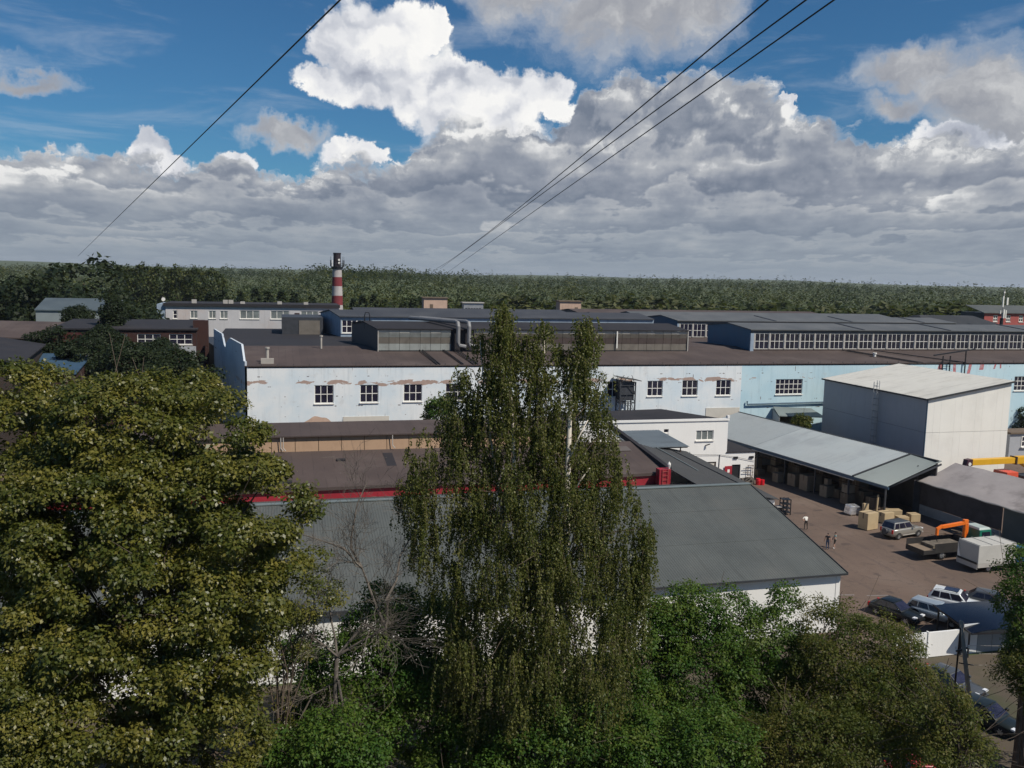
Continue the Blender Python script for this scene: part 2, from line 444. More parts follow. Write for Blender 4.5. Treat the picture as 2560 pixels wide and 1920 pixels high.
M_FRAMEG = mat('grey_post', (0.38, 0.36, 0.33), 0.7, 0.12, 1.0)
M_GLASS = mat('dark_window_glass', (0.020, 0.019, 0.034), 0.12, 0.5, 0.9, spec=0.6)
M_GLASSL = mat('pale_window_glass', (0.16, 0.18, 0.18), 0.12, 0.3, 0.6, spec=0.6)
M_BLACKM = mat('black_steel', (0.014, 0.014, 0.017), 0.5, 0.3, 1.5)
M_DARKSTEEL = mat('dark_painted_steel', (0.035, 0.038, 0.045), 0.55, 0.3, 1.5)
M_BLUEPIPE = mat('blue_pipe', (0.045, 0.09, 0.14), 0.5, 0.2, 1.5)
M_GALV = mat('galvanised_steel', (0.36, 0.37, 0.38), 0.4, 0.12, 1.5, metal=0.5)
M_DUCT = mat('dull_duct_sheet', (0.20, 0.20, 0.205), 0.6, 0.15, 1.5, streak=0.3)
M_CHIMW = mat('chimney_white', (0.40, 0.37, 0.36), 0.9, 0.12, 0.5, streak=0.4)
M_CHIMR = mat('chimney_red', (0.17, 0.024, 0.03), 0.85, 0.15, 0.5, streak=0.3)
M_PLY = mat('plywood', (0.43, 0.33, 0.195), 0.7, 0.08, 2.0, (0.42, 0.30, 0.17), 0.4, 1.5)
M_CARD = mat('cardboard', (0.13, 0.095, 0.065), 0.85, 0.15, 1.2)
M_CARDP = mat('pale_carton', (0.20, 0.16, 0.115), 0.8, 0.12, 1.2)
M_FOIL = mat('silver_film', (0.75, 0.75, 0.77), 0.2, 0.25, 2.5, (0.3, 0.3, 0.32), 0.7, 2.2, metal=0.7, bump=0.08)
M_TYRE = mat('tyre_rubber', (0.018, 0.017, 0.017), 0.85, 0.2, 3.0)
M_RIM = mat('wheel_rim', (0.50, 0.50, 0.50), 0.35, 0.1, 3.0, metal=0.6)
M_SILVER = mat('silver_car_paint', (0.34, 0.325, 0.29), 0.32, 0.05, 1.0, metal=0.45, coat=0.6)
M_CARWHITE = mat('white_car_paint', (0.66, 0.68, 0.68), 0.3, 0.04, 1.0, coat=0.8)
M_CARPALE = mat('pale_silver_paint', (0.40, 0.45, 0.48), 0.3, 0.04, 1.0, metal=0.4, coat=0.8)
M_CARGREY = mat('grey_car_paint', (0.075, 0.08, 0.085), 0.4, 0.04, 1.0, metal=0.2, coat=0.3)
M_CARBLACK = mat('black_car_paint', (0.010, 0.013, 0.014), 0.35, 0.1, 1.0, coat=0.3, spec=0.3)
M_CARDARK = mat('dark_green_car_paint', (0.014, 0.019, 0.018), 0.35, 0.1, 1.0, coat=0.3, spec=0.3)
M_CARRED = mat('red_car_paint', (0.36, 0.02, 0.018), 0.3, 0.06, 1.0, coat=0.8)
M_LAMPW = mat('headlamp_lens', (0.70, 0.72, 0.75), 0.12, 0.1, 3.0)
M_LAMPR = mat('tail_lamp_lens', (0.45, 0.02, 0.02), 0.2, 0.1, 3.0)
M_ORANGE = mat('orange_paint', (0.80, 0.17, 0.015), 0.45, 0.06, 1.0, streak=0.12)
M_ORCAB = mat('orange_red_cab', (0.62, 0.085, 0.04), 0.45, 0.08, 1.0)
M_YELLOW = mat('yellow_paint', (0.66, 0.36, 0.016), 0.45, 0.06, 1.0, streak=0.1)
M_TEALCAB = mat('green_cab', (0.012, 0.15, 0.095), 0.45, 0.1, 1.0)
M_CABROOF = mat('sunlit_tone_cab_roof', (0.36, 0.42, 0.39), 0.5, 0.08, 1.0)  # sunlight on the green cab's roof put into a paler colour
M_BLUECAB = mat('blue_cab', (0.02, 0.10, 0.26), 0.4, 0.1, 1.0)
M_CANVAS = mat('grey_canvas', (0.44, 0.43, 0.395), 0.7, 0.06, 0.8, (0.36, 0.35, 0.32), 0.4, 0.6, bump=0.02)
M_TRUCKBED = mat('truck_bed_dark', (0.020, 0.018, 0.017), 0.7, 0.3, 1.5)
M_WOODDK = mat('bed_boards', (0.20, 0.15, 0.105), 0.85, 0.15, 1.5)
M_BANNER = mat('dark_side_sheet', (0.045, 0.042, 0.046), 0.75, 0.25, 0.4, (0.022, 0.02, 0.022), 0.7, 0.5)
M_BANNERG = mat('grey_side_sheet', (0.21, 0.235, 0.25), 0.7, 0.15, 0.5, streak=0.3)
M_SKIN = mat('skin', (0.50, 0.30, 0.22), 0.6, 0.05, 6.0)
M_HAIR = mat('brown_hair', (0.035, 0.022, 0.015), 0.7, 0.2, 8.0)
M_SHIRTW = mat('white_shirt', (0.62, 0.60, 0.55), 0.85, 0.06, 4.0)
M_SHIRTB = mat('black_shirt', (0.016, 0.014, 0.018), 0.85, 0.2, 4.0)
M_SHIRTT = mat('teal_shirt', (0.20, 0.30, 0.29), 0.85, 0.1, 4.0)
M_TROUSD = mat('dark_trousers', (0.030, 0.026, 0.022), 0.9, 0.2, 4.0)
M_JEANS = mat('blue_jeans', (0.03, 0.05, 0.10), 0.9, 0.2, 4.0)
M_BARK = mat('brown_bark', (0.085, 0.062, 0.045), 0.95, 0.3, 3.0, (0.15, 0.12, 0.09), 0.5, 4.0, bump=0.02)
M_BARKD = mat('grey_dead_bark', (0.115, 0.098, 0.082), 0.9, 0.25, 3.0, (0.20, 0.175, 0.15), 0.5, 2.0)
M_BIRCH = mat('birch_bark', (0.62, 0.56, 0.48), 0.8, 0.08, 3.0, (0.03, 0.026, 0.022), 0.95, 3.2, th=(0.56, 0.62))
M_POLE = mat('pale_timber_pole', (0.30, 0.26, 0.21), 0.9, 0.15, 2.0, streak=0.4)
M_RUST = mat('rusty_steel', (0.06, 0.035, 0.022), 0.85, 0.3, 2.0)
M_GREENBIT = mat('carport_sheet', (0.005, 0.006, 0.012), 0.2, 0.2, 0.8, spec=0.25)
M_PALEDOOR = mat('pale_door', (0.55, 0.52, 0.46), 0.7, 0.06, 1.0)
M_REDSTAIN = mat('faded_red_paint', (0.42, 0.16, 0.17), 0.9, 0.2, 1.5, (0.45, 0.50, 0.54), 0.8, 1.6)
M_WIRE = mat('black_cable', (0.012, 0.012, 0.014), 0.6, 0.1, 1.0)
M_SOIL = mat('scrap', (0.10, 0.085, 0.065), 0.9, 0.4, 2.0, (0.25, 0.2, 0.15), 0.5, 3.0)

def wall_mat(name, col, tint, bare_amt, band=(10.6, 12.2)):
    """old painted panel wall: faded tint, plaster fallen off below the lintel course, chipped panel joints"""
    m = bpy.data.materials.new(name); m.use_nodes = True; m.node_tree.nodes.clear()
    T = NT(m.node_tree)
    out = T.n('ShaderNodeOutputMaterial'); b = T.n('ShaderNodeBsdfPrincipled')
    m.node_tree.links.new(b.outputs[0], out.inputs[0])
    pos = T.n('ShaderNodeNewGeometry').outputs['Position']
    p = T.sep(pos)
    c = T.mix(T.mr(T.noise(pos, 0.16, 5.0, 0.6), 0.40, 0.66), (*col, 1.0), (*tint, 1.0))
    c = T.mix(T.m('MULTIPLY', T.mr(T.noise(pos, 0.5, 6.0, 0.7), 0.56, 0.70), 0.30), c, (0.46, 0.43, 0.41, 1.0))
    # rain streaks
    s = T.noise(T.xyz(T.m('MULTIPLY', p[0], 1.6), p[1], T.m('MULTIPLY', p[2], 0.12)), 1.0, 5.0, 0.7)
    c = T.mix(T.m('MULTIPLY', T.mr(s, 0.50, 0.74), 0.42), c, tuple(x * 0.62 for x in tint) + (1.0,))
    # bare plaster in a ragged belt
    nb = T.noise(T.xyz(T.m('MULTIPLY', p[0], 0.30), p[1], T.m('MULTIPLY', p[2], 0.75)), 1.0, 6.0, 0.62, 0.4)
    belt = T.m('MULTIPLY', T.mr(p[2], band[0], band[0] + 0.9), T.mr(p[2], band[1], band[1] - 0.5))
    bare = T.mr(T.m('MULTIPLY_ADD', belt, 0.22, nb), 0.735 - bare_amt, 0.755 - bare_amt)
    c = T.mix(bare, c, T.mix(T.noise(pos, 1.5, 4.0, 0.6), (0.30, 0.20, 0.165, 1.0), (0.44, 0.34, 0.29, 1.0)))
    # chipped horizontal joints every 1.45 m, vertical cracks every few metres
    fz = T.m('ABSOLUTE', T.m('SUBTRACT', T.m('FRACT', T.m('MULTIPLY', p[2], 1 / 1.45)), 0.62))
    jn = T.noise(T.xyz(T.m('MULTIPLY', p[0], 0.55), T.m('FLOOR', T.m('MULTIPLY', p[2], 1 / 1.45)), 2.0), 1.0, 6.0, 0.7)
    joint = T.m('MULTIPLY', T.mr(T.m('ADD', fz, T.m('MULTIPLY', T.m('SUBTRACT', T.noise(pos, 2.0, 4.0, 0.7), 0.5), 0.03)), 0.055, 0.03), T.mr(jn, 0.56, 0.60))
    c = T.mix(joint, c, (0.10, 0.075, 0.07, 1.0))
    fx = T.m('ABSOLUTE', T.m('SUBTRACT', T.m('FRACT', T.m('MULTIPLY', p[0], 1 / 6.2)), 0.5))
    jv = T.noise(T.xyz(T.m('FLOOR', T.m('MULTIPLY', p[0], 1 / 6.2)), p[1], T.m('MULTIPLY', p[2], 0.8)), 1.0, 5.0, 0.7)
    c = T.mix(T.m('MULTIPLY', T.mr(fx, 0.012, 0.006), T.mr(jv, 0.55, 0.60)), c, (0.13, 0.10, 0.10, 1.0))
    # drips below the coping
    dr = T.noise(T.xyz(T.m('MULTIPLY', p[0], 1.9), p[1], T.m('MULTIPLY', p[2], 0.25)), 1.0, 4.0, 0.6)
    c = T.mix(T.m('MULTIPLY', T.mr(dr, 0.64, 0.70), T.m('MULTIPLY', T.mr(p[2], 12.4, 13.8), 0.7)), c, (0.16, 0.13, 0.12, 1.0))
    T.put(b.inputs['Base Color'], c)
    b.inputs['Roughness'].default_value = 0.85
    return m
M_FACW = wall_mat('factory_white_wall', (0.73, 0.755, 0.76), (0.60, 0.68, 0.73), 0.02)
M_FACB = wall_mat('factory_blue_wall', (0.50, 0.66, 0.72), (0.43, 0.61, 0.69), -0.045)
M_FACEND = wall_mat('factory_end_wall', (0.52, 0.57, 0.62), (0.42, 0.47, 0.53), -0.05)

# ------------------------------------------------------------------ geometry helpers
class MB:
    """collects faces for one mesh object"""
    def __init__(self):
        self.v = []; self.f = []; self.mi = []
    def add(self, vs, fs, mi=0):
        o = len(self.v)
        self.v += [tuple(p) for p in vs]
        self.f += [tuple(i + o for i in f) for f in fs]
        self.mi += [mi] * len(fs)
        return self
    def box(self, x0, x1, y0, y1, z0, z1, mi=0):
        vs = [(x0, y0, z0), (x1, y0, z0), (x1, y1, z0), (x0, y1, z0), (x0, y0, z1), (x1, y0, z1), (x1, y1, z1), (x0, y1, z1)]
        return self.add(vs, [(0, 3, 2, 1), (4, 5, 6, 7), (0, 1, 5, 4), (1, 2, 6, 5), (2, 3, 7, 6), (3, 0, 4, 7)], mi)
    def prism(self, poly, z0, z1, mi=0):
        n = len(poly)
        vs = [(x, y, z0) for x, y in poly] + [(x, y, z1) for x, y in poly]
        fs = [tuple(range(n))[::-1], tuple(range(n, 2 * n))] + [(i, (i + 1) % n, n + (i + 1) % n, n + i) for i in range(n)]
        return self.add(vs, fs, mi)
    def hull8(self, lo, hi, mi=0):
        """lo, hi: four corners each, same winding"""
        return self.add(list(lo) + list(hi), [(0, 3, 2, 1), (4, 5, 6, 7), (0, 1, 5, 4), (1, 2, 6, 5), (2, 3, 7, 6), (3, 0, 4, 7)], mi)
    def slab(self, quad, t, mi=0):
        """thick sheet: quad of four points (upper face), t thick downwards"""
        lo = [(p[0], p[1], p[2] - t) for p in quad]
        return self.hull8(lo, quad, mi)
    def beam(self, a, b, w, h=None, mi=0):
        h = w if h is None else h
        a = Vector(a); b = Vector(b); d = (b - a).normalized()
        up = Vector((0, 0, 1)) if abs(d.z) < 0.95 else Vector((0, 1, 0))
        s = d.cross(up).normalized() * (w / 2); u = s.cross(d).normalized() * (h / 2)
        lo = [a - s - u, a + s - u, a + s + u, a - s + u]; hi = [b - s - u, b + s - u, b + s + u, b - s + u]
        return self.hull8(lo, hi, mi)
    def tube(self, pts, r, n=8, mi=0, cap=True):
        pts = [Vector(p) for p in pts]
        rs = r if isinstance(r, (list, tuple)) else [r] * len(pts)
        vs = []; prev = None
        for i, p in enumerate(pts):
            d = (pts[min(i + 1, len(pts) - 1)] - pts[max(i - 1, 0)])
            if d.length < 1e-9:
                d = Vector((0, 0, 1))
            d.normalize()
            if prev is None:
                s = d.orthogonal().normalized()
            else:
                s = (prev - d * prev.dot(d))
                s = s.normalized() if s.length > 1e-6 else d.orthogonal().normalized()
            prev = s; t = d.cross(s)
            for k in range(n):
                a = 2 * math.pi * k / n
                vs.append(p + (s * math.cos(a) + t * math.sin(a)) * rs[i])
        fs = []
        for i in range(len(pts) - 1):
            for k in range(n):
                a = i * n + k; b = i * n + (k + 1) % n
                fs.append((a, b, b + n, a + n))
        if cap:
            fs.append(tuple(range(n))[::-1]); fs.append(tuple(range((len(pts) - 1) * n, len(pts) * n)))
        return self.add(vs, fs, mi)
    def build(self, name, mats, parent=None, loc=None, rz=0.0, smooth=False, bevel=0.0):
        me = bpy.data.meshes.new(name)
        me.from_pydata(self.v, [], self.f)
        ml = mats if isinstance(mats, (list, tuple)) else [mats]
        for m in ml:
            me.materials.append(m)
        if len(ml) > 1:
            me.polygons.foreach_set('material_index', self.mi)
        if bevel:
            bm = bmesh.new(); bm.from_mesh(me)
            bmesh.ops.bevel(bm, geom=[e for e in bm.edges if e.calc_face_angle(0) > 0.5], offset=bevel, segments=2, profile=0.6, affect='EDGES')
            bm.to_mesh(me); bm.free()
        if smooth:
            me.polygons.foreach_set('use_smooth', [True] * len(me.polygons))
        me.update()
        return link(name, me, parent, loc, rz)

def link(name, me, parent=None, loc=None, rz=0.0):
    o = bpy.data.objects.new(name, me); COL.objects.link(o)
    if parent is not None:
        o.parent = parent
    if loc is not None:
        o.location = loc
    if rz:
        o.rotation_euler.z = rz
    return o

def tag(o, label, cat, group=None):
    o['label'] = label; o['category'] = cat
    if group:
        o['group'] = group
    return o
def thing(name, label, cat, loc=(0, 0, 0), rz=0.0, group=None):
    return tag(link(name, None, None, loc, rz), label, cat, group)
def kind(o, k, label=None):
    o['kind'] = k
    if label:
        o['label'] = label
    return o
def copy_tree(o, parent=None):
    c = o.copy(); COL.objects.link(c); c.parent = parent
    for ch in [q for q in o.children]:
        copy_tree(ch, c)
    return c

def at(px, py, depth):
    """point seen at a photo pixel (2560 x 1920) at a given distance along the view axis"""
    v = Vector(((px - 1280) / 2217 * depth, -(py - 960) / 2217 * depth, -depth))
    return cam.matrix_world @ v

def sheet_roof(name, quad, nrib, depth, mats, parent=None, t=0.06):
    """profiled sheet between corner points a (low, start), b (low, end), c (high, end), d (high, start); ribs run a->d"""
    a, b, c, d = [Vector(p) for p in quad]
    nrm = (b - a).cross(d - a).normalized()
    if nrm.z < 0:
        nrm = -nrm
    prof = [(0.0, 0.0), (0.5, 0.0), (0.62, depth), (0.88, depth)]
    us = [((i + u) / nrib, h) for i in range(nrib) for u, h in prof] + [(1.0, 0.0)]
    mb = MB(); vs = []
    for u, h in us:
        lo = a.lerp(b, u) + nrm * h; hi = d.lerp(c, u) + nrm * h
        vs += [lo, hi, lo - nrm * (h + t), hi - nrm * (h + t)]
    fs = []
    for i in range(len(us) - 1):
        o = 4 * i
        fs += [(o, o + 4, o + 5, o + 1), (o + 2, o + 3, o + 7, o + 6), (o, o + 2, o + 6, o + 4), (o + 1, o + 5, o + 7, o + 3)]
    e = 4 * (len(us) - 1)
    fs += [(0, 1, 3, 2), (e, e + 2, e + 3, e + 1)]
    mb.add(vs, fs)
    return mb.build(name, mats, parent)

def wall_y(mb, y, x0, x1, z0, z1, holes, t=0.3, mi=0):
    """wall facing -Y at plane y with rectangular holes (hx0,hx1,hz0,hz1) and reveals t deep"""
    xs = sorted({x0, x1, *[h[0] for h in holes], *[h[1] for h in holes]})
    zs = sorted({z0, z1, *[h[2] for h in holes], *[h[3] for h in holes]})
    def inside(x, z):
        return any(h[0] < x < h[1] and h[2] < z < h[3] for h in holes)
    for i in range(len(xs) - 1):
        for j in range(len(zs) - 1):
            if not inside((xs[i] + xs[i + 1]) / 2, (zs[j] + zs[j + 1]) / 2):
                mb.add([(xs[i], y, zs[j]), (xs[i + 1], y, zs[j]), (xs[i + 1], y, zs[j + 1]), (xs[i], y, zs[j + 1])], [(0, 1, 2, 3)], mi)
    for a, b, c, d in holes:
        for q in ([(a, y, c), (a, y, d), (a, y + t, d), (a, y + t, c)], [(b, y, c), (b, y + t, c), (b, y + t, d), (b, y, d)],
                  [(a, y, c), (a, y + t, c), (b, y + t, c), (b, y, c)], [(a, y, d), (b, y, d), (b, y + t, d), (a, y + t, d)]):
            mb.add(q, [(0, 1, 2, 3)], mi)
    return mb

PANE = {}
def pane_mesh(w, h, m):
    k = (round(w, 2), round(h, 2), m.name)
    if k not in PANE:
        mb = MB(); mb.box(-k[0] / 2, k[0] / 2, -0.012, 0.012, -k[1] / 2, k[1] / 2)
        o = mb.build('pane', m); PANE[k] = o.data; bpy.data.objects.remove(o)
    return PANE[k]
FRM = {}
def window(parent, x0, x1, z0, z1, y, cols, rows, glass=None, fm=None, bar=0.10, sill=True):
    """a window part: frame with glazing bars, sill, each pane its own piece; y is the outer wall plane"""
    fm = fm or M_FRAME; glass = glass or M_GLASS
    w, h = x1 - x0, z1 - z0
    key = (round(w, 2), round(h, 2), cols, rows, bar, sill, fm.name)
    if key not in FRM:
        mb = MB()
        W2, H2 = w / 2, h / 2
        mb.box(-W2, -W2 + bar, -0.05, 0.05, -H2, H2); mb.box(W2 - bar, W2, -0.05, 0.05, -H2, H2)
        mb.box(-W2 + bar, W2 - bar, -0.047, 0.047, H2 - bar, H2); mb.box(-W2 + bar, W2 - bar, -0.047, 0.047, -H2, -H2 + bar)
        for i in range(1, cols):
            x = -W2 + w * i / cols
            mb.box(x - bar / 2, x + bar / 2, -0.044, 0.044, -H2 + bar, H2 - bar)
        for j in range(1, rows):
            z = -H2 + h * j / rows
            mb.box(-W2 + bar, W2 - bar, -0.041, 0.041, z - bar / 2, z + bar / 2)
        if sill:
            mb.box(-W2 - 0.08, W2 + 0.08, -0.30, 0.05, -H2 - 0.14, -H2 - 0.002)
        o = mb.build('window', fm); FRM[key] = o.data; bpy.data.objects.remove(o)
    wn = link('window', FRM[key], parent, ((x0 + x1) / 2, y + 0.14, (z0 + z1) / 2))
    pw, ph = w / cols - 0.02, h / rows - 0.02
    for i in range(cols):
        for j in range(rows):
            link('pane', pane_mesh(pw, ph, glass), wn, (-w / 2 + w * (i + 0.5) / cols, 0.02 + 0.004 * ((i + j) % 2), -h / 2 + h * (j + 0.5) / rows))
    return wn

# ------------------------------------------------------------------ terrain
SKYLINE = [(-0.60, 0.006), (-0.26, 0.003), (-0.24, -0.001), (-0.225, 0.004), (-0.21, 0.0092), (-0.18, 0.0080), (-0.15, 0.0078), (-0.09, 0.0052),
           (-0.04, 0.0020), (0.05, 0.0014), (0.13, 0.0022), (0.32, 0.0032), (0.60, 0.0020)]
def skyline(a):
    xs = [p[0] for p in SKYLINE]; ys = [p[1] for p in SKYLINE]
    return np.interp(a, xs, ys)
def terrain(x, y):
    d = np.hypot(x, y); a = np.arctan2(x, y) - R(15)
    front = np.clip(1.3 - np.abs(a) / 0.9, 0, 1)
    near = np.exp(-((a + 0.17) / 0.08) ** 2)                     # a wooded rise behind the chimney
    D = 1500 - 700 * near
    rise = np.clip((d - 300) / (D - 300), 0, 1); rise = rise * rise * (3 - 2 * rise)
    z = rise * np.maximum(27.5 + D * skyline(a) - 17.0, 0) * front
    far = np.clip((d - 2500) / 2500, 0, 1)
    z = z * (1 - far) + far * (30 + 6 * np.sin(a * 9) + 4 * np.sin(a * 23 + 1) + 8 * (a < -0.1)) * 1.0
    return z

def build_ground():
    rad = [0, 20, 40, 60, 90, 130, 180, 240, 300] + list(np.linspace(340, 1600, 26)) + [1800, 2100, 2500, 3000, 3600, 4300, 5000, 6000, 8000, 11000, 16000]
    na = 180
    vs = [(0.0, 0.0, 0.0)]; fs = []
    for r in rad[1:]:
        for k in range(na):
            t = 2 * math.pi * k / na
            x, y = r * math.sin(t), r * math.cos(t)
            vs.append((x, y, float(terrain(x, y))))
    for k in range(na):
        fs.append((0, 1 + (k + 1) % na, 1 + k))
    for i in range(len(rad) - 2):
        for k in range(na):
            a = 1 + i * na + k; b = 1 + i * na + (k + 1) % na
            fs.append((a, b, b + na, a + na))
    mb = MB(); mb.add(vs, fs)
    kind(mb.build('ground', M_GRASS, smooth=True), 'structure')
    y = MB(); y.add([(41, 56, .008), (70, 54, .008), (150, 44, .008), (150, 129.5, .008), (-60, 129.5, .008), (-60, 84, .008), (41, 84, .008)], [tuple(range(7))])
    kind(y.build('yard', M_ASPH), 'structure')
    d = MB(); d.add([(-60, 18, .004), (90, 18, .004), (110, 45, .004), (80, 53, .004), (50, 52.5, .004), (44, 57, .004), (-60, 60, .004)], [tuple(range(7))])
    kind(d.build('dirt_path', M_DIRT), 'structure')
build_ground()

# ------------------------------------------------------------------ the long factory
def build_factory():
    f = thing('factory', 'long white and pale blue factory with brown felt roof behind the birch', 'factory', (0, 130, 0))
    Y0 = 130.0
    # windows on the long front: (x0, x1, z0, z1, cols, rows)
    wins = [(5.32, 8.04, 8.55, 11.22, 3, 2), (11.83, 14.52, 8.6, 11.22, 3, 2), (18.22, 20.99, 8.66, 11.22, 3, 2), (24.53, 27.38, 8.69, 11.28, 3, 2),
            (30.9, 33.6, 8.7, 11.3, 3, 2), (37.3, 40.0, 8.75, 11.3, 3, 2), (43.7, 46.4, 8.8, 11.35, 3, 2), (50.4, 53.1, 8.85, 11.35, 3, 2), (57.18, 59.85, 8.92, 11.4, 3, 2),
            (63.23, 66.0, 8.9, 11.41, 3, 2), (69.26, 71.93, 8.88, 11.42, 3, 2)]
    winsb = [(80.17, 85.23, 8.91, 11.45, 6, 3), (104.5, 109.5, 8.9, 11.5, 6, 3), (128.45, 133.5, 8.95, 11.54, 6, 3)]
    SPLIT = 73.8
    mb = MB(); wall_y(mb, 0, -4.26, SPLIT, 0, 13.95, [w[:4] for w in wins]); mb.build('white_wall', M_FACW, f)
    mb = MB(); wall_y(mb, 0, SPLIT, 152, 0, 13.95, [w[:4] for w in winsb]); mb.build('pale_blue_wall', M_FACB, f)
    for w in wins + winsb:
        window(f, *w[:4], 0, w[4], w[5], bar=0.10)
    # body behind the wall, so nothing shows through
    mb = MB(); mb.prism([(-3.9, 0.5), (151.5, 0.5), (151.5, 160), (8.5, 160), (8.5, 64), (-15, 64), (-10.0, 35)], 0.0, 13.6); mb.build('core', M_DARKSTEEL, f)
    # coping on the wall edge, gutter brackets
    mb = MB(); mb.box(-4.3, 152, -0.16, 0.25, 13.95, 14.09); mb.build('coping', M_FELT, f)
    mb = MB()
    for k in range(70):
        x = -2 + 2.2 * k
        mb.box(x, x + 0.06, -0.13, -0.07, 14.09, 14.36)
    br = mb.build('railing_stub', M_DARKSTEEL, f); br['kind'] = 'stuff'
    # skewed end wall with broken stepped parapet
    pts = [(-4.26, 0, 14.7), (-4.45, 0.9, 14.7), (-4.81, 3.04, 16.9), (-6.96, 14.9, 16.95), (-7.7, 19.2, 15.9), (-7.92, 20.2, 15.05), (-8.2, 21.9, 15.3), (-8.67, 24.3, 16.95), (-10.6, 35, 17.1)]
    mb = MB(); n = len(pts)
    for k in range(n - 1):
        a, b = pts[k], pts[k + 1]
        mb.hull8([(a[0], a[1], 0), (a[0] + .28, a[1], 0), (b[0] + .28, b[1], 0), (b[0], b[1], 0)], [a, (a[0] + .28, a[1], a[2]), (b[0] + .28, b[1], b[2]), b])
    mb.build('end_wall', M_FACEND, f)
    # slim pilasters on the end wall
    for k in range(5):
        t = 0.10 + 0.17 * k
        x, y = -4.26 - 6.34 * t, 35 * t
        mb = MB(); mb.box(-0.16, 0.05, -0.5, 0.5, 0, 11.0); mb.build('pilaster', M_FACEND, f, (x, y, 0), R(10.3))
    # roof: front slope, far slope, following bays
    def xl(y):
        return -3.85 - 6.34 * min(y, 35) / 35
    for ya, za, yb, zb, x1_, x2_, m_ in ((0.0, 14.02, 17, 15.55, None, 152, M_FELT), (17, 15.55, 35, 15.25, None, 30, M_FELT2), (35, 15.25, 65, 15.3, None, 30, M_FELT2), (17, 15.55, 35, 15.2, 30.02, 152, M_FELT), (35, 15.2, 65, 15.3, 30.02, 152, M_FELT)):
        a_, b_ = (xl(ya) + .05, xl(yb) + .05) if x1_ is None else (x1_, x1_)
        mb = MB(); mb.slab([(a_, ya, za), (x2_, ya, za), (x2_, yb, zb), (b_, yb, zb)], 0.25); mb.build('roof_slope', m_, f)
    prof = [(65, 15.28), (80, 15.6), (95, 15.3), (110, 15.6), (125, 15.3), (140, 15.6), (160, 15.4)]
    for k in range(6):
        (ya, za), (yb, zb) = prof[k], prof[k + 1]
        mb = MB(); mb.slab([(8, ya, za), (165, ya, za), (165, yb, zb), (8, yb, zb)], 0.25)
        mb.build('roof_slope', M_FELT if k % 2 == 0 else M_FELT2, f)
    # tarred strips on the front slope, roof ladders
    for x, w in ((23.5, 0.5), (27.2, 0.22), (29.2, 0.7)):
        mb = MB()
        for q in (-w / 2, w / 2):
            mb.beam((x + q, 0.4, 14.16), (x + q - 0.8, 12, 15.32), 0.12, 0.10)
        if w > 0.4:
            for i in range(14):
                t = i / 13
                mb.beam((x - w / 2 - 0.8 * t, 0.4 + 11.6 * t, 14.18 + 1.16 * t), (x + w / 2 - 0.8 * t, 0.4 + 11.6 * t, 14.18 + 1.16 * t), 0.07)
        mb.build('roof_ladder', M_BLACKM, f)
    # steel gantry and ladders at the roof edge further right
    mb = MB()
    mb.beam((107.5, -0.2, 14.1), (100.5, 11.5, 15.3), 0.22, 0.12); mb.beam((108.6, -0.2, 14.1), (101.6, 11.5, 15.3), 0.12, 0.12)
    mb.build('roof_ladder', M_BLACKM, f)
    mb = MB()
    mb.beam((117.5, -0.3, 14.1), (107.0, 11.0, 15.3), 0.25, 0.14)
    for x in (112.5, 114.0, 117.2):
        mb.beam((x, -0.35, 10.0), (x, -0.35, 16.2 if x > 114 else 15.3), 0.16)
    mb.beam((110.5, -0.4, 15.4), (119.0, -0.4, 16.5), 0.26, 0.2)
    for k in range(5):
        mb.beam((112.5, -0.3, 10.5 + k), (114.0, -0.3, 10.5 + k), 0.07)
    mb.build('gantry', M_BLACKM, f)
    # vents on the roof
    for x, y, z, h, w in ((-1.2, 2.6, 14.2, 2.1, 0.34), (7.0, 14.5, 15.3, 1.9, 0.22), (103.4, 6.0, 14.6, 0.5, 0.4)):
        mb = MB(); mb.tube([(x, y, z), (x, y, z + h)], w / 2 + 0.05, 10); mb.tube([(x, y, z + h), (x, y, z + h + 0.22)], w / 2 + 0.16, 10)
        if h > 2:
            mb.box(x - 0.9, x + 0.9, y - 0.8, y - 0.3, z - 0.05, z + 0.75)
        mb.build('vent_stack', M_CONC if h > 1 else M_FRAME, f, smooth=False)
    # pipe along the blue wall, patches where openings were walled up
    mb = MB(); mb.tube([(74.9, -0.3, 7.9), (74.9, -0.3, 7.35), (92.5, -0.3, 7.55)], 0.13, 8); mb.build('pipe', M_BLUEPIPE, f)
    mb = MB(); mb.box(9.4, 16.1, -0.07, 0.0, 3.4, 6.55); mb.build('walled_up_gate', M_PALEDOOR, f)
    mb = MB(); mb.box(67.6, 73.7, -0.07, 0.0, 3.6, 6.85); mb.build('walled_up_gate', M_PALEDOOR, f)
    mb = MB()
    poly = [(3.5 + 2.3 + 2.25 * math.cos(t) * (1 + 0.05 * math.sin(5 * t)), 4.9 + 1.75 * max(math.sin(t), -0.9) ** 1.0 * (1 + 0.06 * math.cos(7 * t))) for t in np.linspace(0, 2 * math.pi, 40)[:-1]]
    mb.add([(x, -0.025, z) for x, z in poly], [tuple(range(39))]); mb.build('bare_plaster_patch', M_PINKWALL, f)
    # faded red strokes under the coping
    for x, z0, w, lean in ((111.6, 12.3, 1.7, 0.3), (115.1, 12.0, 1.1, -0.2), (118.0, 12.1, 1.2, 0.25), (120.6, 12.75, 1.6, 0.0), (123.6, 12.9, 0.7, 0.2), (125.0, 13.0, 0.6, -0.1)):
        mb = MB(); mb.add([(x, -0.012, z0), (x + w * 0.55, -0.012, z0 + 0.05), (x + w * 0.62 + lean, -0.012, 13.8), (x + w * 0.1 + lean, -0.012, 13.85)], [(0, 1, 2, 3)])
        mb.build('faded_painted_stroke', M_REDSTAIN, f)

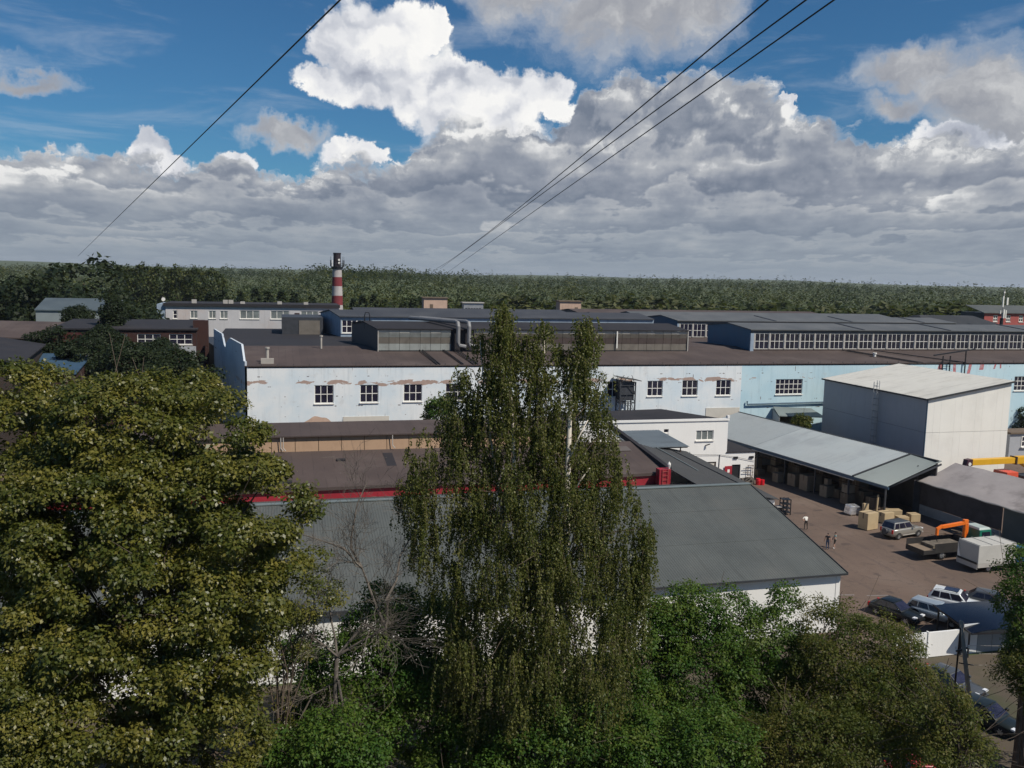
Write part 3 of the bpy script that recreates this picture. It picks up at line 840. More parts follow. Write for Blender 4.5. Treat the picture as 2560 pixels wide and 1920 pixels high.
    # --- roof lanterns
    def lantern(name, x0, x1, y0, y1, zb, ze, zr, roof_m, end_m, skew=0.0, front_m=None):
        ln = link(name, None, f, (0, 0, 0))
        sk = -skew * (y1 - y0)
        ym = (y0 + y1) / 2
        mb = MB()
        for a in (-1, 1):
            A, B = ((x0, y0, ze), (x1, y0, ze)) if a < 0 else ((x1, y1, ze), (x0 + sk, y1, ze))
            C, Dd = ((x1, ym, zr), (x0 + sk / 2, ym, zr)) if a < 0 else ((x0 + sk / 2, ym, zr), (x1, ym, zr))
            o = 0.35 * a
            q = [(A[0] - (0.3 if a < 0 else 0), A[1] + o, A[2]), (B[0] - (0.3 if a > 0 else 0), B[1] + o, B[2]), (C[0] - (0.3 if a > 0 else 0), C[1], C[2]), (Dd[0] - (0.3 if a < 0 else 0), Dd[1], Dd[2])]
            mb.slab(q, 0.16)
        mb.build('roof', roof_m, ln)
        mb = MB()
        mb.add([(x0, y0 + .02, zb - 1.6), (x0 + sk, y1, zb - 1.6), (x0 + sk, y1, ze - 0.17), (x0 + sk / 2, ym, zr - 0.17), (x0, y0 + .02, ze - 0.17)], [(4, 3, 2, 1, 0)])
        mb.build('end_wall', end_m, ln)
        mb = MB(); mb.box(x0 + .02, x1, y1 - .2, y1, zb - 1.6, ze - 0.17); mb.build('back_wall', end_m, ln)
        return ln
    # old lantern of corrugated glazing
    x0, x1, y0, y1 = 15.8, 69.7, 12.0, 28.0
    ln = lantern('roof_lantern', x0, x1, y0, y1, 15.3, 18.75, 19.5, M_FELT2, M_DARKSTEEL, 0.18)
    def bands(xa, xb, mats_):
        zs = [15.25, 16.35, 17.35, 18.05, 18.56]
        for k in range(4):
            mb = MB()
            nseg = max(2, int((xb - xa) / 1.5))
            out = (0.0, 0.10, 0.22, 0.05)[k]
            for s in range(nseg):
                xs = xa + (xb - xa) * s / nseg; xe = xa + (xb - xa) * (s + 1) / nseg - 0.05
                j = 0.02 * ((s * 7 + k * 3) % 3)
                mb.hull8([(xs, y0 - 0.02 - j, zs[k]), (xe, y0 - 0.02 - j, zs[k]), (xe, y0 + 0.2, zs[k]), (xs, y0 + 0.2, zs[k])],
                         [(xs, y0 - out - j, zs[k + 1] - 0.03), (xe, y0 - out - j, zs[k + 1] - 0.03), (xe, y0 + 0.2, zs[k + 1] - 0.03), (xs, y0 + 0.2, zs[k + 1] - 0.03)])
            mb.build('glazing_band', mats_[k], ln)
    bands(15.85, 27.6, [M_OLDGLASS2, M_OLDGLASS, M_OLDGLASS2, M_FRAMEG])
    bands(31.4, 69.65, [M_OLDGLASS, M_FELT, M_OLDGLASS, M_FRAMEG])
    mb = MB(); mb.box(27.65, 31.35, y0 + 0.02, y0 + 0.2, 15.0, 18.56); mb.build('duct_panel', M_FELT2, ln)
    mb = MB(); mb.box(15.7, 15.84, y0 - 0.2, y0 + 0.05, 14.9, 18.5); mb.build('corner_post', M_FRAMEG, ln)
    mb = MB(); mb.box(56.3, 56.5, y0 - 0.34, y0 - 0.24, 15.6, 18.5); mb.build('downpipe', M_FRAME, ln)
    mb = MB(); mb.box(69.6, 69.78, y0 - 0.2, y0 + 0.05, 15.0, 18.55); mb.build('corner_post', M_FRAMEG, ln)
    mb = MB(); mb.box(15.5, 69.9, y0 - 0.12, y0 + 0.3, 14.75, 15.22); mb.build('upstand', M_BLACKM, ln)
    # hoop ladder top on the lantern's left end
    mb = MB(); mb.tube([(14.4, 20, 18.2), (14.4, 20, 20.4), (14.55, 20, 20.9), (15.1, 20, 20.9), (15.25, 20, 20.4), (15.25, 20, 18.6)], 0.09, 6); mb.build('hoop', M_BLACKM, ln)
    # ventilation ducts
    for xo, m_ in ((28.6, M_DUCT), (30.4, M_DUCT)):
        mb = MB()
        mb.tube([(xo - 6.0, y0 + 12, 19.9), (xo - 0.2, y0 + 0.3, 19.9), (xo, y0 - 0.55, 19.75), (xo, y0 - 0.85, 19.2), (xo, y0 - 0.85, 16.6), (xo + 0.2, y0 - 0.85, 16.1), (xo + 1.3, y0 - 0.85, 15.9)], 0.33, 8)
        mb.build('air_duct', m_, ln)
    # glazed lantern of the blue section
    def glazed(x0, x1, y0, n_bay, first, bw, pane_m):
        ln = lantern('roof_lantern', x0, x1, y0, y0 + 16.5, 15.3, 19.0, 19.75, M_GREYROOF, M_BLUEWALL)
        mb = MB(); mb.box(x0, x1, y0, y0 + 0.2, 18.3, 18.83); mb.build('fascia', M_GREYROOF, ln)
        mb = MB(); mb.box(x0, x1, y0, y0 + 0.2, 14.6, 15.42); mb.build('upstand', M_FELT, ln)
        mb = MB(); mb.box(x0 - 0.12, first - 0.1, y0 - 0.1, y0 + 0.22, 14.4, 18.29); mb.build('corner_post', M_PALEBLUE, ln)
        # seams in the roof sheet
        for k in range(int((x1 - x0) / 19)):
            xa = x0 + 19 * (k + 1) + 4
            mb = MB(); mb.beam((xa, y0 - 0.3, 19.04), (xa - 0.2, y0 + 8.2, 19.8), 0.5, 0.12); mb.build('roof_step', M_DARKSTEEL, ln)
        for k in range(n_bay):
            xa = first + bw * k
            window(ln, xa + 0.2, xa + bw - 0.12, 15.45, 18.28, y0 - 0.05, 3, 2, pane_m, bar=0.085, sill=False)
            mb = MB(); mb.box(xa - 0.12, xa + 0.19, y0 - 0.06, y0 + 0.2, 15.43, 18.29); mb.build('bay_post', M_FRAMEG, ln)
        return ln
    glazed(82.06, 152, 12, 22, 82.7, 3.08, M_GLASS)
    glazed(82.0, 152, 42, 5, 82.4, 3.08, M_GLASS)
    # pale blue lantern left, behind the old one
    ln = lantern('roof_lantern', 12.0, 76.5, 42, 58.5, 15.3, 19.2, 20.1, M_BLUEROOF, M_PALEBLUE, 0.18)
    mb = MB(); wall_y(mb, 42, 12.0, 76.5, 14.6, 19.03, [(12.2, 17.9, 16.0, 18.5)]); mb.build('front_wall', M_PALEBLUE, ln)
    window(ln, 12.2, 15.05, 16.0, 18.5, 42, 3, 2, bar=0.13); window(ln, 15.06, 17.9, 16.0, 18.5, 42, 3, 2, bar=0.13)
    # block for another lantern's end, shade in its dark colour, and further lanterns behind
    mb = MB(); mb.box(1.2, 9.0, 48, 60, 14.4, 18.6); lt = mb.build('lantern_end_block', M_DARKSTEEL, f)
    mb = MB(); mb.box(4.4, 8.4, 47.9, 47.99, 15.2, 18.0); mb.build('shutter', M_OLDGLASS, lt)
    lantern('roof_lantern', 76, 84, 72, 88, 15.0, 18.3, 19.0, M_FELT, M_BLUEWALL)
    ln = lantern('roof_lantern', 86, 160, 72, 88, 15.0, 18.4, 19.3, M_GREYROOF, M_BLUEWALL)
    mb = MB(); mb.box(86, 160, 72, 72.2, 14.6, 18.2); mb.build('front_wall', M_FRAMEG, ln)
    ln = lantern('roof_lantern', 20, 78, 102, 118, 15.0, 17.6, 18.3, M_BLUEROOF, M_DARKSTEEL)
    mb = MB(); mb.box(20, 78, 102, 102.2, 14.6, 17.4); mb.build('front_wall', M_BLUEROOF, ln)
    ln = lantern('roof_lantern', 84, 165, 112, 128, 15.0, 17.6, 18.3, M_FELT, M_DARKSTEEL)
    mb = MB(); mb.box(84, 165, 112, 112.2, 14.6, 17.4); mb.build('front_wall', M_CONC, ln)
    return f
build_factory()

def penthouse(x0, x1, y0, y1, z0, z1, m, label, door, slots=0):
    t = thing('rooftop_hut', label, 'hut', ((x0 + x1) / 2, y0, z0), 0.0, 'huts on the far factory roof')
    w = (x1 - x0) / 2; h = z1 - z0
    mb = MB(); mb.box(-w, w, 0, y1 - y0, -1.5, h); mb.build('wall', m, t)
    mb = MB(); mb.box(-w - 0.5, w + 0.3, -0.4, y1 - y0 + 0.3, h, h + 0.28); mb.build('roof', M_CARD if not slots else M_FRAMEG, t)
    if door is not None:
        mb = MB(); mb.box(door, door + 1.0, -0.05, 0.0, 0.0, 2.0); mb.build('door', M_CARD, t)
    for k in range(slots):
        mb = MB(); mb.box(-w + 0.5 + k * (2 * w - 1.0) / slots, -w + 0.5 + (k + 0.7) * (2 * w - 1.0) / slots, -0.05, 0.0, 0.55, 0.95); mb.build('louvre', M_BLACKM, t)
penthouse(44.7, 52.1, 275, 279, 16.2, 20.1, M_PINKWALL, 'pinkish rooftop hut with streaked wall, leftmost on far factory roof', -1.8)
penthouse(57.4, 63.7, 275, 278, 16.2, 18.7, M_GALV, 'pale grey rooftop ventilation box with a row of dark slots', None, 6)
penthouse(85.0, 91.9, 262, 266, 16.3, 20.0, M_PINKWALL, 'pinkish rooftop hut with a brown door right of the birch top', 1.4)

# ------------------------------------------------------------------ steel hoist tower and porch against the factory
def build_tower():
    t = thing('hoist_tower', 'dark steel lattice tower with sloping roof against the factory wall', 'tower', (52.9, 128.4, 0))
    for sx in (-1.25, 1.25):
        for sy in (-0.75, 0.9):
            mb = MB(); mb.beam((sx, sy, 0), (sx, sy, 11.9 - 0.35 * (sx > 0)), 0.17); mb.build('post', M_DARKSTEEL, t)
    mb = MB()
    for k in range(8):
        z = 1.2 + 1.4 * k
        for sy in (-0.75, 0.9):
            mb.beam((-1.25, sy, z), (1.25, sy, z), 0.10)
            mb.beam((-1.25 if k % 2 else 1.25, sy, z), (0, sy, z + 1.4), 0.07)
        for sx in (-1.25, 1.25):
            mb.beam((sx, -0.75, z), (sx, 0.9, z), 0.10); mb.beam((sx, -0.75, z), (sx, 0.9, z + 1.4), 0.07)
    mb.beam((0.1, -0.75, 0.5), (0.1, -0.75, 8.5), 0.16)
    mb.build('lattice', M_DARKSTEEL, t)
    mb = MB(); mb.slab([(-1.6, -1.2, 12.35), (2.1, -1.2, 11.75), (2.1, 1.3, 11.75), (-1.6, 1.3, 12.35)], 0.1); mb.build('roof', M_SLATE, t)
    mb = MB(); mb.box(-1.15, 1.1, -0.6, 0.8, 8.6, 11.5); mb.build('hoist_cabin', M_DARKSTEEL, t)
build_tower()
def build_porch():
    t = thing('porch', 'small flat roofed grey porch on posts against the pale blue wall', 'porch', (83.2, 129.8, 0))
    mb = MB(); mb.slab([(-4.2, -3.2, 5.9), (4.4, -3.2, 5.5), (3.8, 0, 6.5), (-3.4, 0, 6.9)], 0.14); mb.build('roof', M_ZINCG, t)
    for x, z in ((-4.0, 5.7), (4.2, 5.3)):
        mb = MB(); mb.beam((x, -3.0, 0), (x, -3.0, z), 0.14); mb.build('post', M_GALV, t)
    mb = MB(); mb.box(-3.4, 2.2, -0.15, 0.0, 2.0, 6.2); mb.build('back_panel', M_CARD, t)
    mb = MB(); mb.add([(-4.0, -3.0, 0), (-3.4, 0, 0), (-3.4, 0, 6.6), (-4.0, -3.0, 5.6)], [(0, 1, 2, 3)]); mb.add([(-4.06, -3.0, 0), (-3.46, 0, 0), (-3.46, 0, 6.6), (-4.06, -3.0, 5.6)], [(3, 2, 1, 0)]); mb.build('side_panel', M_PANELGREY, t)
build_porch()

# ------------------------------------------------------------------ tall metal shed with roof ladder
def build_shed():
    X0, X1, Y0, Y1 = 84.87, 98.4, 100.0, 123.4
    t = thing('metal_shed', 'tall cream windowless metal shed with sloping roof and ladder', 'shed', (X0, Y0, 0))
    W_, D_ = X1 - X0, Y1 - Y0
    ze, zr = 12.3, 14.6
    nf, ns = 12, 20
    for z0, z1 in ((0, 7.62), (7.66, None)):
        for k in range(nf):                                     # front: upright sandwich panels, joints left open a finger wide
            xa, xb = W_ * k / nf + .004, W_ * (k + 1) / nf - .004
            za, zb = (z1, z1) if z1 else (ze - .1 + (zr - ze) * k / nf, ze - .1 + (zr - ze) * (k + 1) / nf)
            o_ = 0.004 * (k % 3)
            MB().add([(xa, -o_, z0), (xb, -o_, z0), (xb, -o_, zb), (xa, -o_, za), (xa, .12, z0), (xb, .12, z0), (xb, .12, zb), (xa, .12, za)], [(0, 1, 2, 3), (5, 4, 7, 6), (3, 2, 6, 7), (1, 5, 6, 2), (4, 0, 3, 7), (0, 4, 5, 1)]).build('front_panel', M_CREAM, t)
        for k in range(ns):
            ya, yb = 0.13 + (D_ - .13) * k / ns + .004, 0.13 + (D_ - .13) * (k + 1) / ns - .004
            MB().box(-0.02 - .004 * (k % 3), 0.1, ya, yb, z0, z1 or ze - .1).build('side_panel', M_PANELGREY, t)
        MB().box(W_ - 0.1, W_ + 0.02, 0.13, D_, z0, z1 or zr - .1).build('far_side_panel', M_CREAM, t)
    mb = MB(); mb.box(0.05, W_ - 0.05, 0.05, D_ - 0.02, 0.1, ze - 0.4); mb.build('inner_body', M_DARKSTEEL, t)
    mb = MB(); mb.box(-0.06, 0.06, -0.06, 0.08, 0, ze); mb.build('corner_trim', M_BLUEPIPE, t)
    roof = sheet_roof('roof', [(-0.3, D_ + .3, ze), (-0.3, -0.3, ze), (W_ + 0.3, -0.3, zr), (W_ + 0.3, D_ + 0.3, zr)], 78, 0.05,
                      mat('pale_weathered_roof_sheet', (0.36, 0.36, 0.34), 0.55, 0.08, 0.5, (0.22, 0.215, 0.19), 0.4, 0.18, streak=0.75, sdir=(0.16, 1.5, 0.1)), t)
    mb = MB()
    mb.beam((-0.33, -0.33, ze - 0.08), (W_ + 0.33, -0.33, zr - 0.08), 0.07, 0.24); mb.beam((-0.35, -0.3, ze - 0.1), (-0.35, D_ + 0.3, ze - 0.1), 0.10, 0.2)
    mb.build('verge_trim', M_SLATE, t)
    # caged ladder on the shaded side
    ld = link('ladder', None, t, (0, 9.6, 0))
    mb = MB()
    for y in (0.0, 0.55):
        mb.beam((-0.35, y, 2.0), (-0.35, y, 13.6), 0.06)
    for k in range(28):
        mb.beam((-0.35, 0, 2.3 + 0.36 * k), (-0.35, 0.55, 2.3 + 0.36 * k), 0.045)
    mb.build('rails', M_GALV, ld)
    mb = MB()
    for k in range(11):
        z = 3.6 + 0.92 * k
        mb.tube([(-0.36, -0.05, z), (-0.75, -0.12, z), (-1.05, 0.275, z), (-0.75, 0.67, z), (-0.36, 0.6, z)], 0.04, 5)
    for x, y in ((-1.05, 0.275), (-0.8, -0.1), (-0.8, 0.65)):
        mb.beam((x, y, 3.6), (x, y, 13.4), 0.05)
    mb.build('cage', M_GALV, ld)
build_shed()

# ------------------------------------------------------------------ white two-storey block with low wing
def build_white_block():
    Y0 = 107.0
    t = thing('white_block', 'white two-storey block with brown felt roof and low wing by the yard', 'building', (0, Y0, 0))
    x0, x1, xr = 36.0, 59.1, 63.4
    holes = [(54.4, 57.0, 6.1, 7.45), (49.7, 50.4, 7.25, 7.75), (55.5, 57.6, 1.0, 3.1), (60.0, 61.3, 0.02, 2.6)]
    mb = MB(); wall_y(mb, 0, x0, x1, 0, 8.75, [h for h in holes if h[1] < x1], 0.18)
    mb.build('front_wall', M_WHITE, t)
    mb = MB(); wall_y(mb, 0, x1, xr, 0, 4.25, [holes[3]], 0.18); mb.build('wing_wall', M_WHITE, t)
    mb = MB(); mb.prism([(x0 + .02, 0.2), (x1 - .03, 0.2), (53.6, 10.0), (x0 + .02, 8.0)], 0.0, 8.7); mb.build('body', M_PANELGREY, t)
    mb = MB(); mb.prism([(x1 + .02, 0.2), (xr - 0.02, 0.2), (xr - .02, 8), (x1 + .02, 8)], 0.0, 4.2); mb.build('wing_body', M_PANELGREY, t)
    mb = MB(); mb.prism([(x0 - .1, 0.1), (x1 - .05, 0.1), (53.8, 10.2), (x0 - .1, 8.2)], 8.72, 8.86); mb.build('roof', M_FELT2, t)
    mb = MB(); mb.box(x0 - 0.1, x1 + 0.12, -0.14, 0.12, 8.75, 9.05); mb.box(x1 - 0.2, x1 + 0.14, -0.16, 0.3, 9.05, 9.42); mb.build('cornice', M_WHITE, t)
    mb = MB(); mb.box(x1 - 0.1, xr + 0.1, -0.1, 7.8, 4.25, 4.38); mb.build('wing_roof', M_FELT2, t)
    w = window(t, 54.4, 57.0, 6.1, 7.45, 0, 3, 1, M_GLASSL, bar=0.11)
    window(t, 49.7, 50.4, 7.25, 7.75, 0, 1, 1, bar=0.05)
    window(t, 55.5, 57.6, 1.0, 3.1, 0, 1, 1, M_PALEDOOR, fm=M_CARD, bar=0.16)
    # doorway with open red door
    mb = MB(); mb.box(60.0, 61.3, 0.17, 0.2, 0, 2.6); mb.build('doorway', M_BLACKM, t)
    d = MB().box(0, 1.15, -0.03, 0.03, 0.05, 2.45).build('door', M_RED, t, (60.0, -0.04, 0), R(186))
    for z0, z1 in ((1.55, 1.98), (0.75, 1.2)):
        MB().box(0.38, 0.74, 0.03, 0.036, z0, z1).build('notice', M_FRAME, d)
    # black boxes under the wing's roof, ladder rack, floodlight, wires, drain
    for x in (60.15, 62.55):
        MB().box(x, x + 0.62, -0.16, 0.0, 3.42, 3.72).build('vent', M_BLACKM, t)
    mb = MB(); mb.beam((55.9, -0.05, 5.4), (56.25, -0.5, 5.65), 0.22, 0.14); mb.build('floodlight', M_DARKSTEEL, t)
    mb = MB(); mb.tube([(58.05, -0.06, 4.05), (57.95, -0.06, 0.3)], 0.05, 6); mb.build('downpipe', M_DARKSTEEL, t)
    mb = MB()
    for x in (62.35, 63.1):
        mb.beam((x, -0.2, 1.0), (x, -0.2, 2.5), 0.06)
    for z in (1.05, 1.5, 2.0, 2.45):
        mb.beam((61.6 if z in (1.5, 2.0) else 62.3, -0.2, z), (63.2, -0.2, z), 0.06)
    mb.build('pipe_bracket', M_RUST, t)
    mb = MB(); mb.tube([(50, -0.1, 4.4), (54, -0.15, 4.22), (58.05, -0.1, 4.05), (60.8, -0.12, 3.6), (63.4, -0.1, 3.0)], 0.025, 5); mb.build('cable', M_WIRE, t)
    # small ladder on the low roof by the wall
    mb = MB(); mb.beam((53.3, -0.4, 3.2), (53.1, -0.1, 4.6), 0.05); mb.beam((53.75, -0.4, 3.2), (53.55, -0.1, 4.6), 0.05)
    for k in range(4):
        mb.beam((53.3 - .05 * k, -0.4 + .07 * k, 3.4 + 0.33 * k), (53.75 - .05 * k, -0.4 + .07 * k, 3.4 + 0.33 * k), 0.04)
    mb.build('wall_ladder', M_DARKSTEEL, t)
build_white_block()
mb = MB(); n_ = 20
mb.tube([(0, 0, 0.0), (0, 0, 0.55), (0, 0, 0.85)], [0.32, 0.36, 0.30], 12); mb.tube([(0.55, -0.15, 0.0), (0.55, -0.15, 0.7)], 0.3, 12)
tag(mb.build('red_drum', mat('red_plastic', (0.55, 0.01, 0.02), 0.4, 0.1), None, (63.3, 105.6, 0.01)), 'bright red drums at the corner of the low white wing', 'drum')
mb = MB()
for a in range(3):
    mb.tube([(math.cos(q) * (0.62 + 0.0 * a), math.sin(q) * 0.25, 0.55 + 0.5 * math.sin(q * 2) * 0.0 + 0.5 * math.cos(q + a)) for q in np.linspace(0, 2 * math.pi, 14)], 0.11, 6, cap=False)
mb.box(-0.9, 0.9, -0.1, 0.5, 0, 0.85)
tag(mb.build('hose_reel', mat('grey_scrap_pile', (0.12, 0.105, 0.09), 0.9, 0.4, 2.0), None, (61.9, 105.9, 0.01)), 'grey heap of coiled hose beside the red drums', 'hose heap')

# ------------------------------------------------------------------ open storage canopy
def skx(y):                                    # the canopy stands 7 degrees off the works' grid
    return -0.12 * (y - 86.8)
def build_canopy():
    t = thing('storage_canopy', 'long open storage canopy with pale corrugated roof across the yard', 'canopy', (0, 0, 0))
    E, RG = 69.0, 77.1
    ze, zr = 4.0, 6.5
    def quad(ya, yb):
        return [(E + skx(yb), yb, ze), (E + skx(ya), ya, ze), (RG + skx(ya), ya, zr), (RG + skx(yb), yb, zr)]
    sheet_roof('roof', quad(92.4, 112.0), 70, 0.045, M_ZINC, t)
    sheet_roof('roof', quad(112.06, 127.5), 55, 0.045, mat('zinc_sheet_roof_older', (0.195, 0.225, 0.245), 0.5, 0.10, 0.25, (0.15, 0.17, 0.185), 0.6, 0.16, metal=0.1, streak=0.3), t)
    q = quad(86.4, 92.3); q = [(a, b, c - 0.03) for a, b, c in q]
    q[1] = (q[1][0], q[1][1] + 0.5, q[1][2]); q[2] = (q[2][0] + 0.4, q[2][1] + 1.8, q[2][2])
    sheet_roof('roof', q, 24, 0.04, M_ZINCG, t)
    # fascia, gutter
    mb = MB(); mb.beam((E + skx(86.5) + 0.02, 86.6, ze - 0.22), (E + skx(127.5) + .02, 127.5, ze - 0.22), 0.12, 0.28); mb.build('fascia', M_BLUEPIPE, t)
    mb = MB(); mb.beam((E + skx(92) - 0.12, 92, ze - 0.42), (E + skx(112) - .12, 112, ze - 0.42), 0.10, 0.10); mb.build('gutter', M_GALV, t)
    mb = MB(); mb.beam((RG + skx(87) , 88.3, zr - 0.05), (RG + skx(127.5), 127.5, zr - 0.05), 0.3, 0.2); mb.build('ridge_cap', M_SLATE, t)
    mb = MB(); mb.beam((E + skx(92.35), 92.35, ze + 0.05), (RG + skx(92.35), 92.35, zr + 0.05), 0.35, 0.1); mb.build('roof_step', M_SLATE, t)
    for k in range(7):
        y = 87.6 + 6.0 * k
        MB().box(-0.09, 0.09, -0.09, 0.09, 0, ze - 0.36).build('post', M_DARKSTEEL, t, (E + 0.55 + skx(y), y, 0))
        mb = MB(); mb.beam((E + 0.5 + skx(y), y, ze - 0.45), (RG + skx(y), y, zr - 0.3), 0.12, 0.2); mb.build('rafter', M_DARKSTEEL, t)
    mb = MB()
    ya, yb = 88.0, 127.5
    mb.hull8([(RG - 0.3 + skx(ya), ya, 0), (RG - 0.1 + skx(ya), ya, 0), (RG - 0.1 + skx(yb), yb, 0), (RG - 0.3 + skx(yb), yb, 0)],
             [(RG - 0.3 + skx(ya), ya, zr - 0.25), (RG - 0.1 + skx(ya), ya, zr - 0.25), (RG - 0.1 + skx(yb), yb, zr - 0.25), (RG - 0.3 + skx(yb), yb, zr - 0.25)])
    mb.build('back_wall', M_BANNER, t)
    mb = MB(); mb.add([(E + 0.6 + skx(117), 117, 0), (RG + skx(117), 117, 0), (RG + skx(117), 117, zr - .2), (E + 0.6 + skx(117), 117, ze - 0.3)], [(0, 1, 2, 3)])
    mb.add([(E + 0.6 + skx(117), 117.1, 0), (RG + skx(117), 117.1, 0), (RG + skx(117), 117.1, zr - .2), (E + 0.6 + skx(117), 117.1, ze - 0.3)], [(3, 2, 1, 0)]); mb.build('end_wall', M_PANELGREY, t)
    # a rail and shelf line inside
    mb = MB(); mb.beam((E + 2.2 + skx(89), 89, 2.3), (E + 2.2 + skx(116), 116, 2.3), 0.08); mb.build('shelf_rail', M_RUST, t)
    # the tarpaulin end: its own roof further right
    u = thing('tarpaulin_shelter', 'shelter with weathered grey tarpaulin roof and dark side sheets beside the trucks', 'shelter', (0, 0, 0))
    n, m_ = 26, 8
    vs = []
    for i in range(n + 1):
        s = i / n
        y = 88.6 - 33 * s
        ex, rx = 74.75 + 0.055 * (88.6 - y), 79.9 + 0.20 * (88.6 - y) * 0.9
        for j in range(m_ + 1):
            q = j / m_
            x = ex + (rx - ex) * q
            z = 4.05 + 2.0 * q - 0.10 * math.sin(q * math.pi) * (0.6 + 0.4 * math.sin(i * 1.1)) + 0.05 * math.sin(i * 2.3 + j)
            vs.append((x, y, z))
    mb = MB(); fs = [(i * (m_ + 1) + j, (i + 1) * (m_ + 1) + j, (i + 1) * (m_ + 1) + j + 1, i * (m_ + 1) + j + 1) for i in range(n) for j in range(m_)]
    mb.add(vs, fs); mb.add([(a, b, c - 0.05) for a, b, c in vs], [f[::-1] for f in fs])
    mb.build('roof_sheet', M_TARP, u, smooth=True)
    mb = MB()
    pts = [(74.68 + 0.055 * s, 88.6 - s, 4.0 + 0.04 * math.sin(s * 1.7)) for s in np.linspace(0, 33, 40)]
    mb.tube(pts, 0.085, 6); mb.build('rolled_edge', M_FRAMEG, u)
    def ex(y, o=0.25):
        return 74.75 + 0.055 * (88.6 - y) + o
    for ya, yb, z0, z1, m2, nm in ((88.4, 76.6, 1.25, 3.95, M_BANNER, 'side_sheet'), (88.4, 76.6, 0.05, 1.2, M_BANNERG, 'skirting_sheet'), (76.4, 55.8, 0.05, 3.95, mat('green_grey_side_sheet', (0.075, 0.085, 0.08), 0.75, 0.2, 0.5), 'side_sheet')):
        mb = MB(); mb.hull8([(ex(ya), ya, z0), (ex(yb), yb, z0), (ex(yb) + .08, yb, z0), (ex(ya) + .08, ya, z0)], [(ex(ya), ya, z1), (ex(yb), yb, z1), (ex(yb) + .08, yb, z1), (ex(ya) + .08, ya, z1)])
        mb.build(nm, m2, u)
    for k in range(6):
        y = 88.3 - 6.2 * k
        MB().box(-0.08, 0.08, -0.08, 0.08, 0, 3.95).build('post', M_DARKSTEEL, u, (ex(y) + 0.2, y, 0))
    mb = MB(); mb.tube([(74.8, 88.9, 4.0), (74.8, 88.9, 5.9)], 0.05, 6); mb.build('mast', M_BLACKM, u)
    mb = MB(); mb.box(74.3, 80.2, 88.75, 88.9, 0, 4.1); mb.build('end_sheet', M_BANNER, u)
build_canopy()

# ------------------------------------------------------------------ grey-green roofed hall in front
def build_green_hall():
    x0, x1, ye, yr, ze, zr = -22.0, 42.85, 58.6, 73.6, 5.0, 8.45
    t = thing('green_roofed_hall', 'low white hall with grey-green corrugated gable roof behind the trees', 'hall', (0, 0, 0))
    sheet_roof('roof', [(x1 + 0.35, ye - 0.4, ze - 0.09), (x0, ye - 0.4, ze - 0.09), (x0, yr, zr), (x1 + 0.35, yr, zr)], 300, 0.013, M_GREENROOF, t)
    sheet_roof('roof', [(x0, 2 * yr - ye + 0.4, ze - 0.09), (x1 + 0.35, 2 * yr - ye + 0.4, ze - 0.09), (x1 + 0.35, yr + 0.02, zr), (x0, yr + 0.02, zr)], 300, 0.013, M_GREENROOF, t)
    mb = MB(); mb.beam((x0, yr, zr + 0.05), (x1 + 0.4, yr, zr + 0.05), 0.5, 0.08); mb.build('ridge_cap', M_ZINCG, t)
    def on_roof(x, v, dz):
        return (x, ye - 0.4 + (yr - ye + 0.4) * v, ze - 0.09 + (zr - ze + 0.09) * v + dz)
    for v in (0.36, 0.70):                                   # laps between the sheet lengths
        MB().beam(on_roof(x0, v, .012), on_roof(x1 + .3, v, .012), 0.05, 0.012).build('sheet_lap', M_GREENROOF, t)
    for xa, xb in ((x0, -1.0), (-0.98, 20.0), (20.02, x1)):
        MB().box(xa, xb, ye, ye + 0.2, 0, ze - 0.12).build('front_wall', M_WHITE, t)
    mb = MB(); mb.add([(x1, ye + .02, 0), (x1, 2 * yr - ye, 0), (x1, 2 * yr - ye, ze - .14), (x1, yr, zr - 0.12), (x1, ye + .02, ze - .14)], [(0, 1, 2, 3, 4)]); mb.build('gable_wall', M_WHITE, t)
    MB().box(x0, x1 - 0.1, ye + 0.25, 2 * yr - ye, 0, ze - 0.3).build('inner_body', M_PANELGREY, t)
    MB().beam((x0, ye - 0.45, ze - 0.14), (x1 + 0.35, ye - 0.45, ze - 0.14), 0.12, 0.13).build('gutter', M_SLATE, t)
    MB().beam((x1 + 0.38, ye - 0.42, ze - 0.12), (x1 + 0.38, yr, zr - 0.03), 0.06, 0.2).build('verge_board', M_SLATE, t)
    MB().box(x1 - 0.35, x1 + 0.02, ye - 0.03, ye, 0, ze - 0.2).build('corner_trim', M_WHITE, t)
build_green_hall()

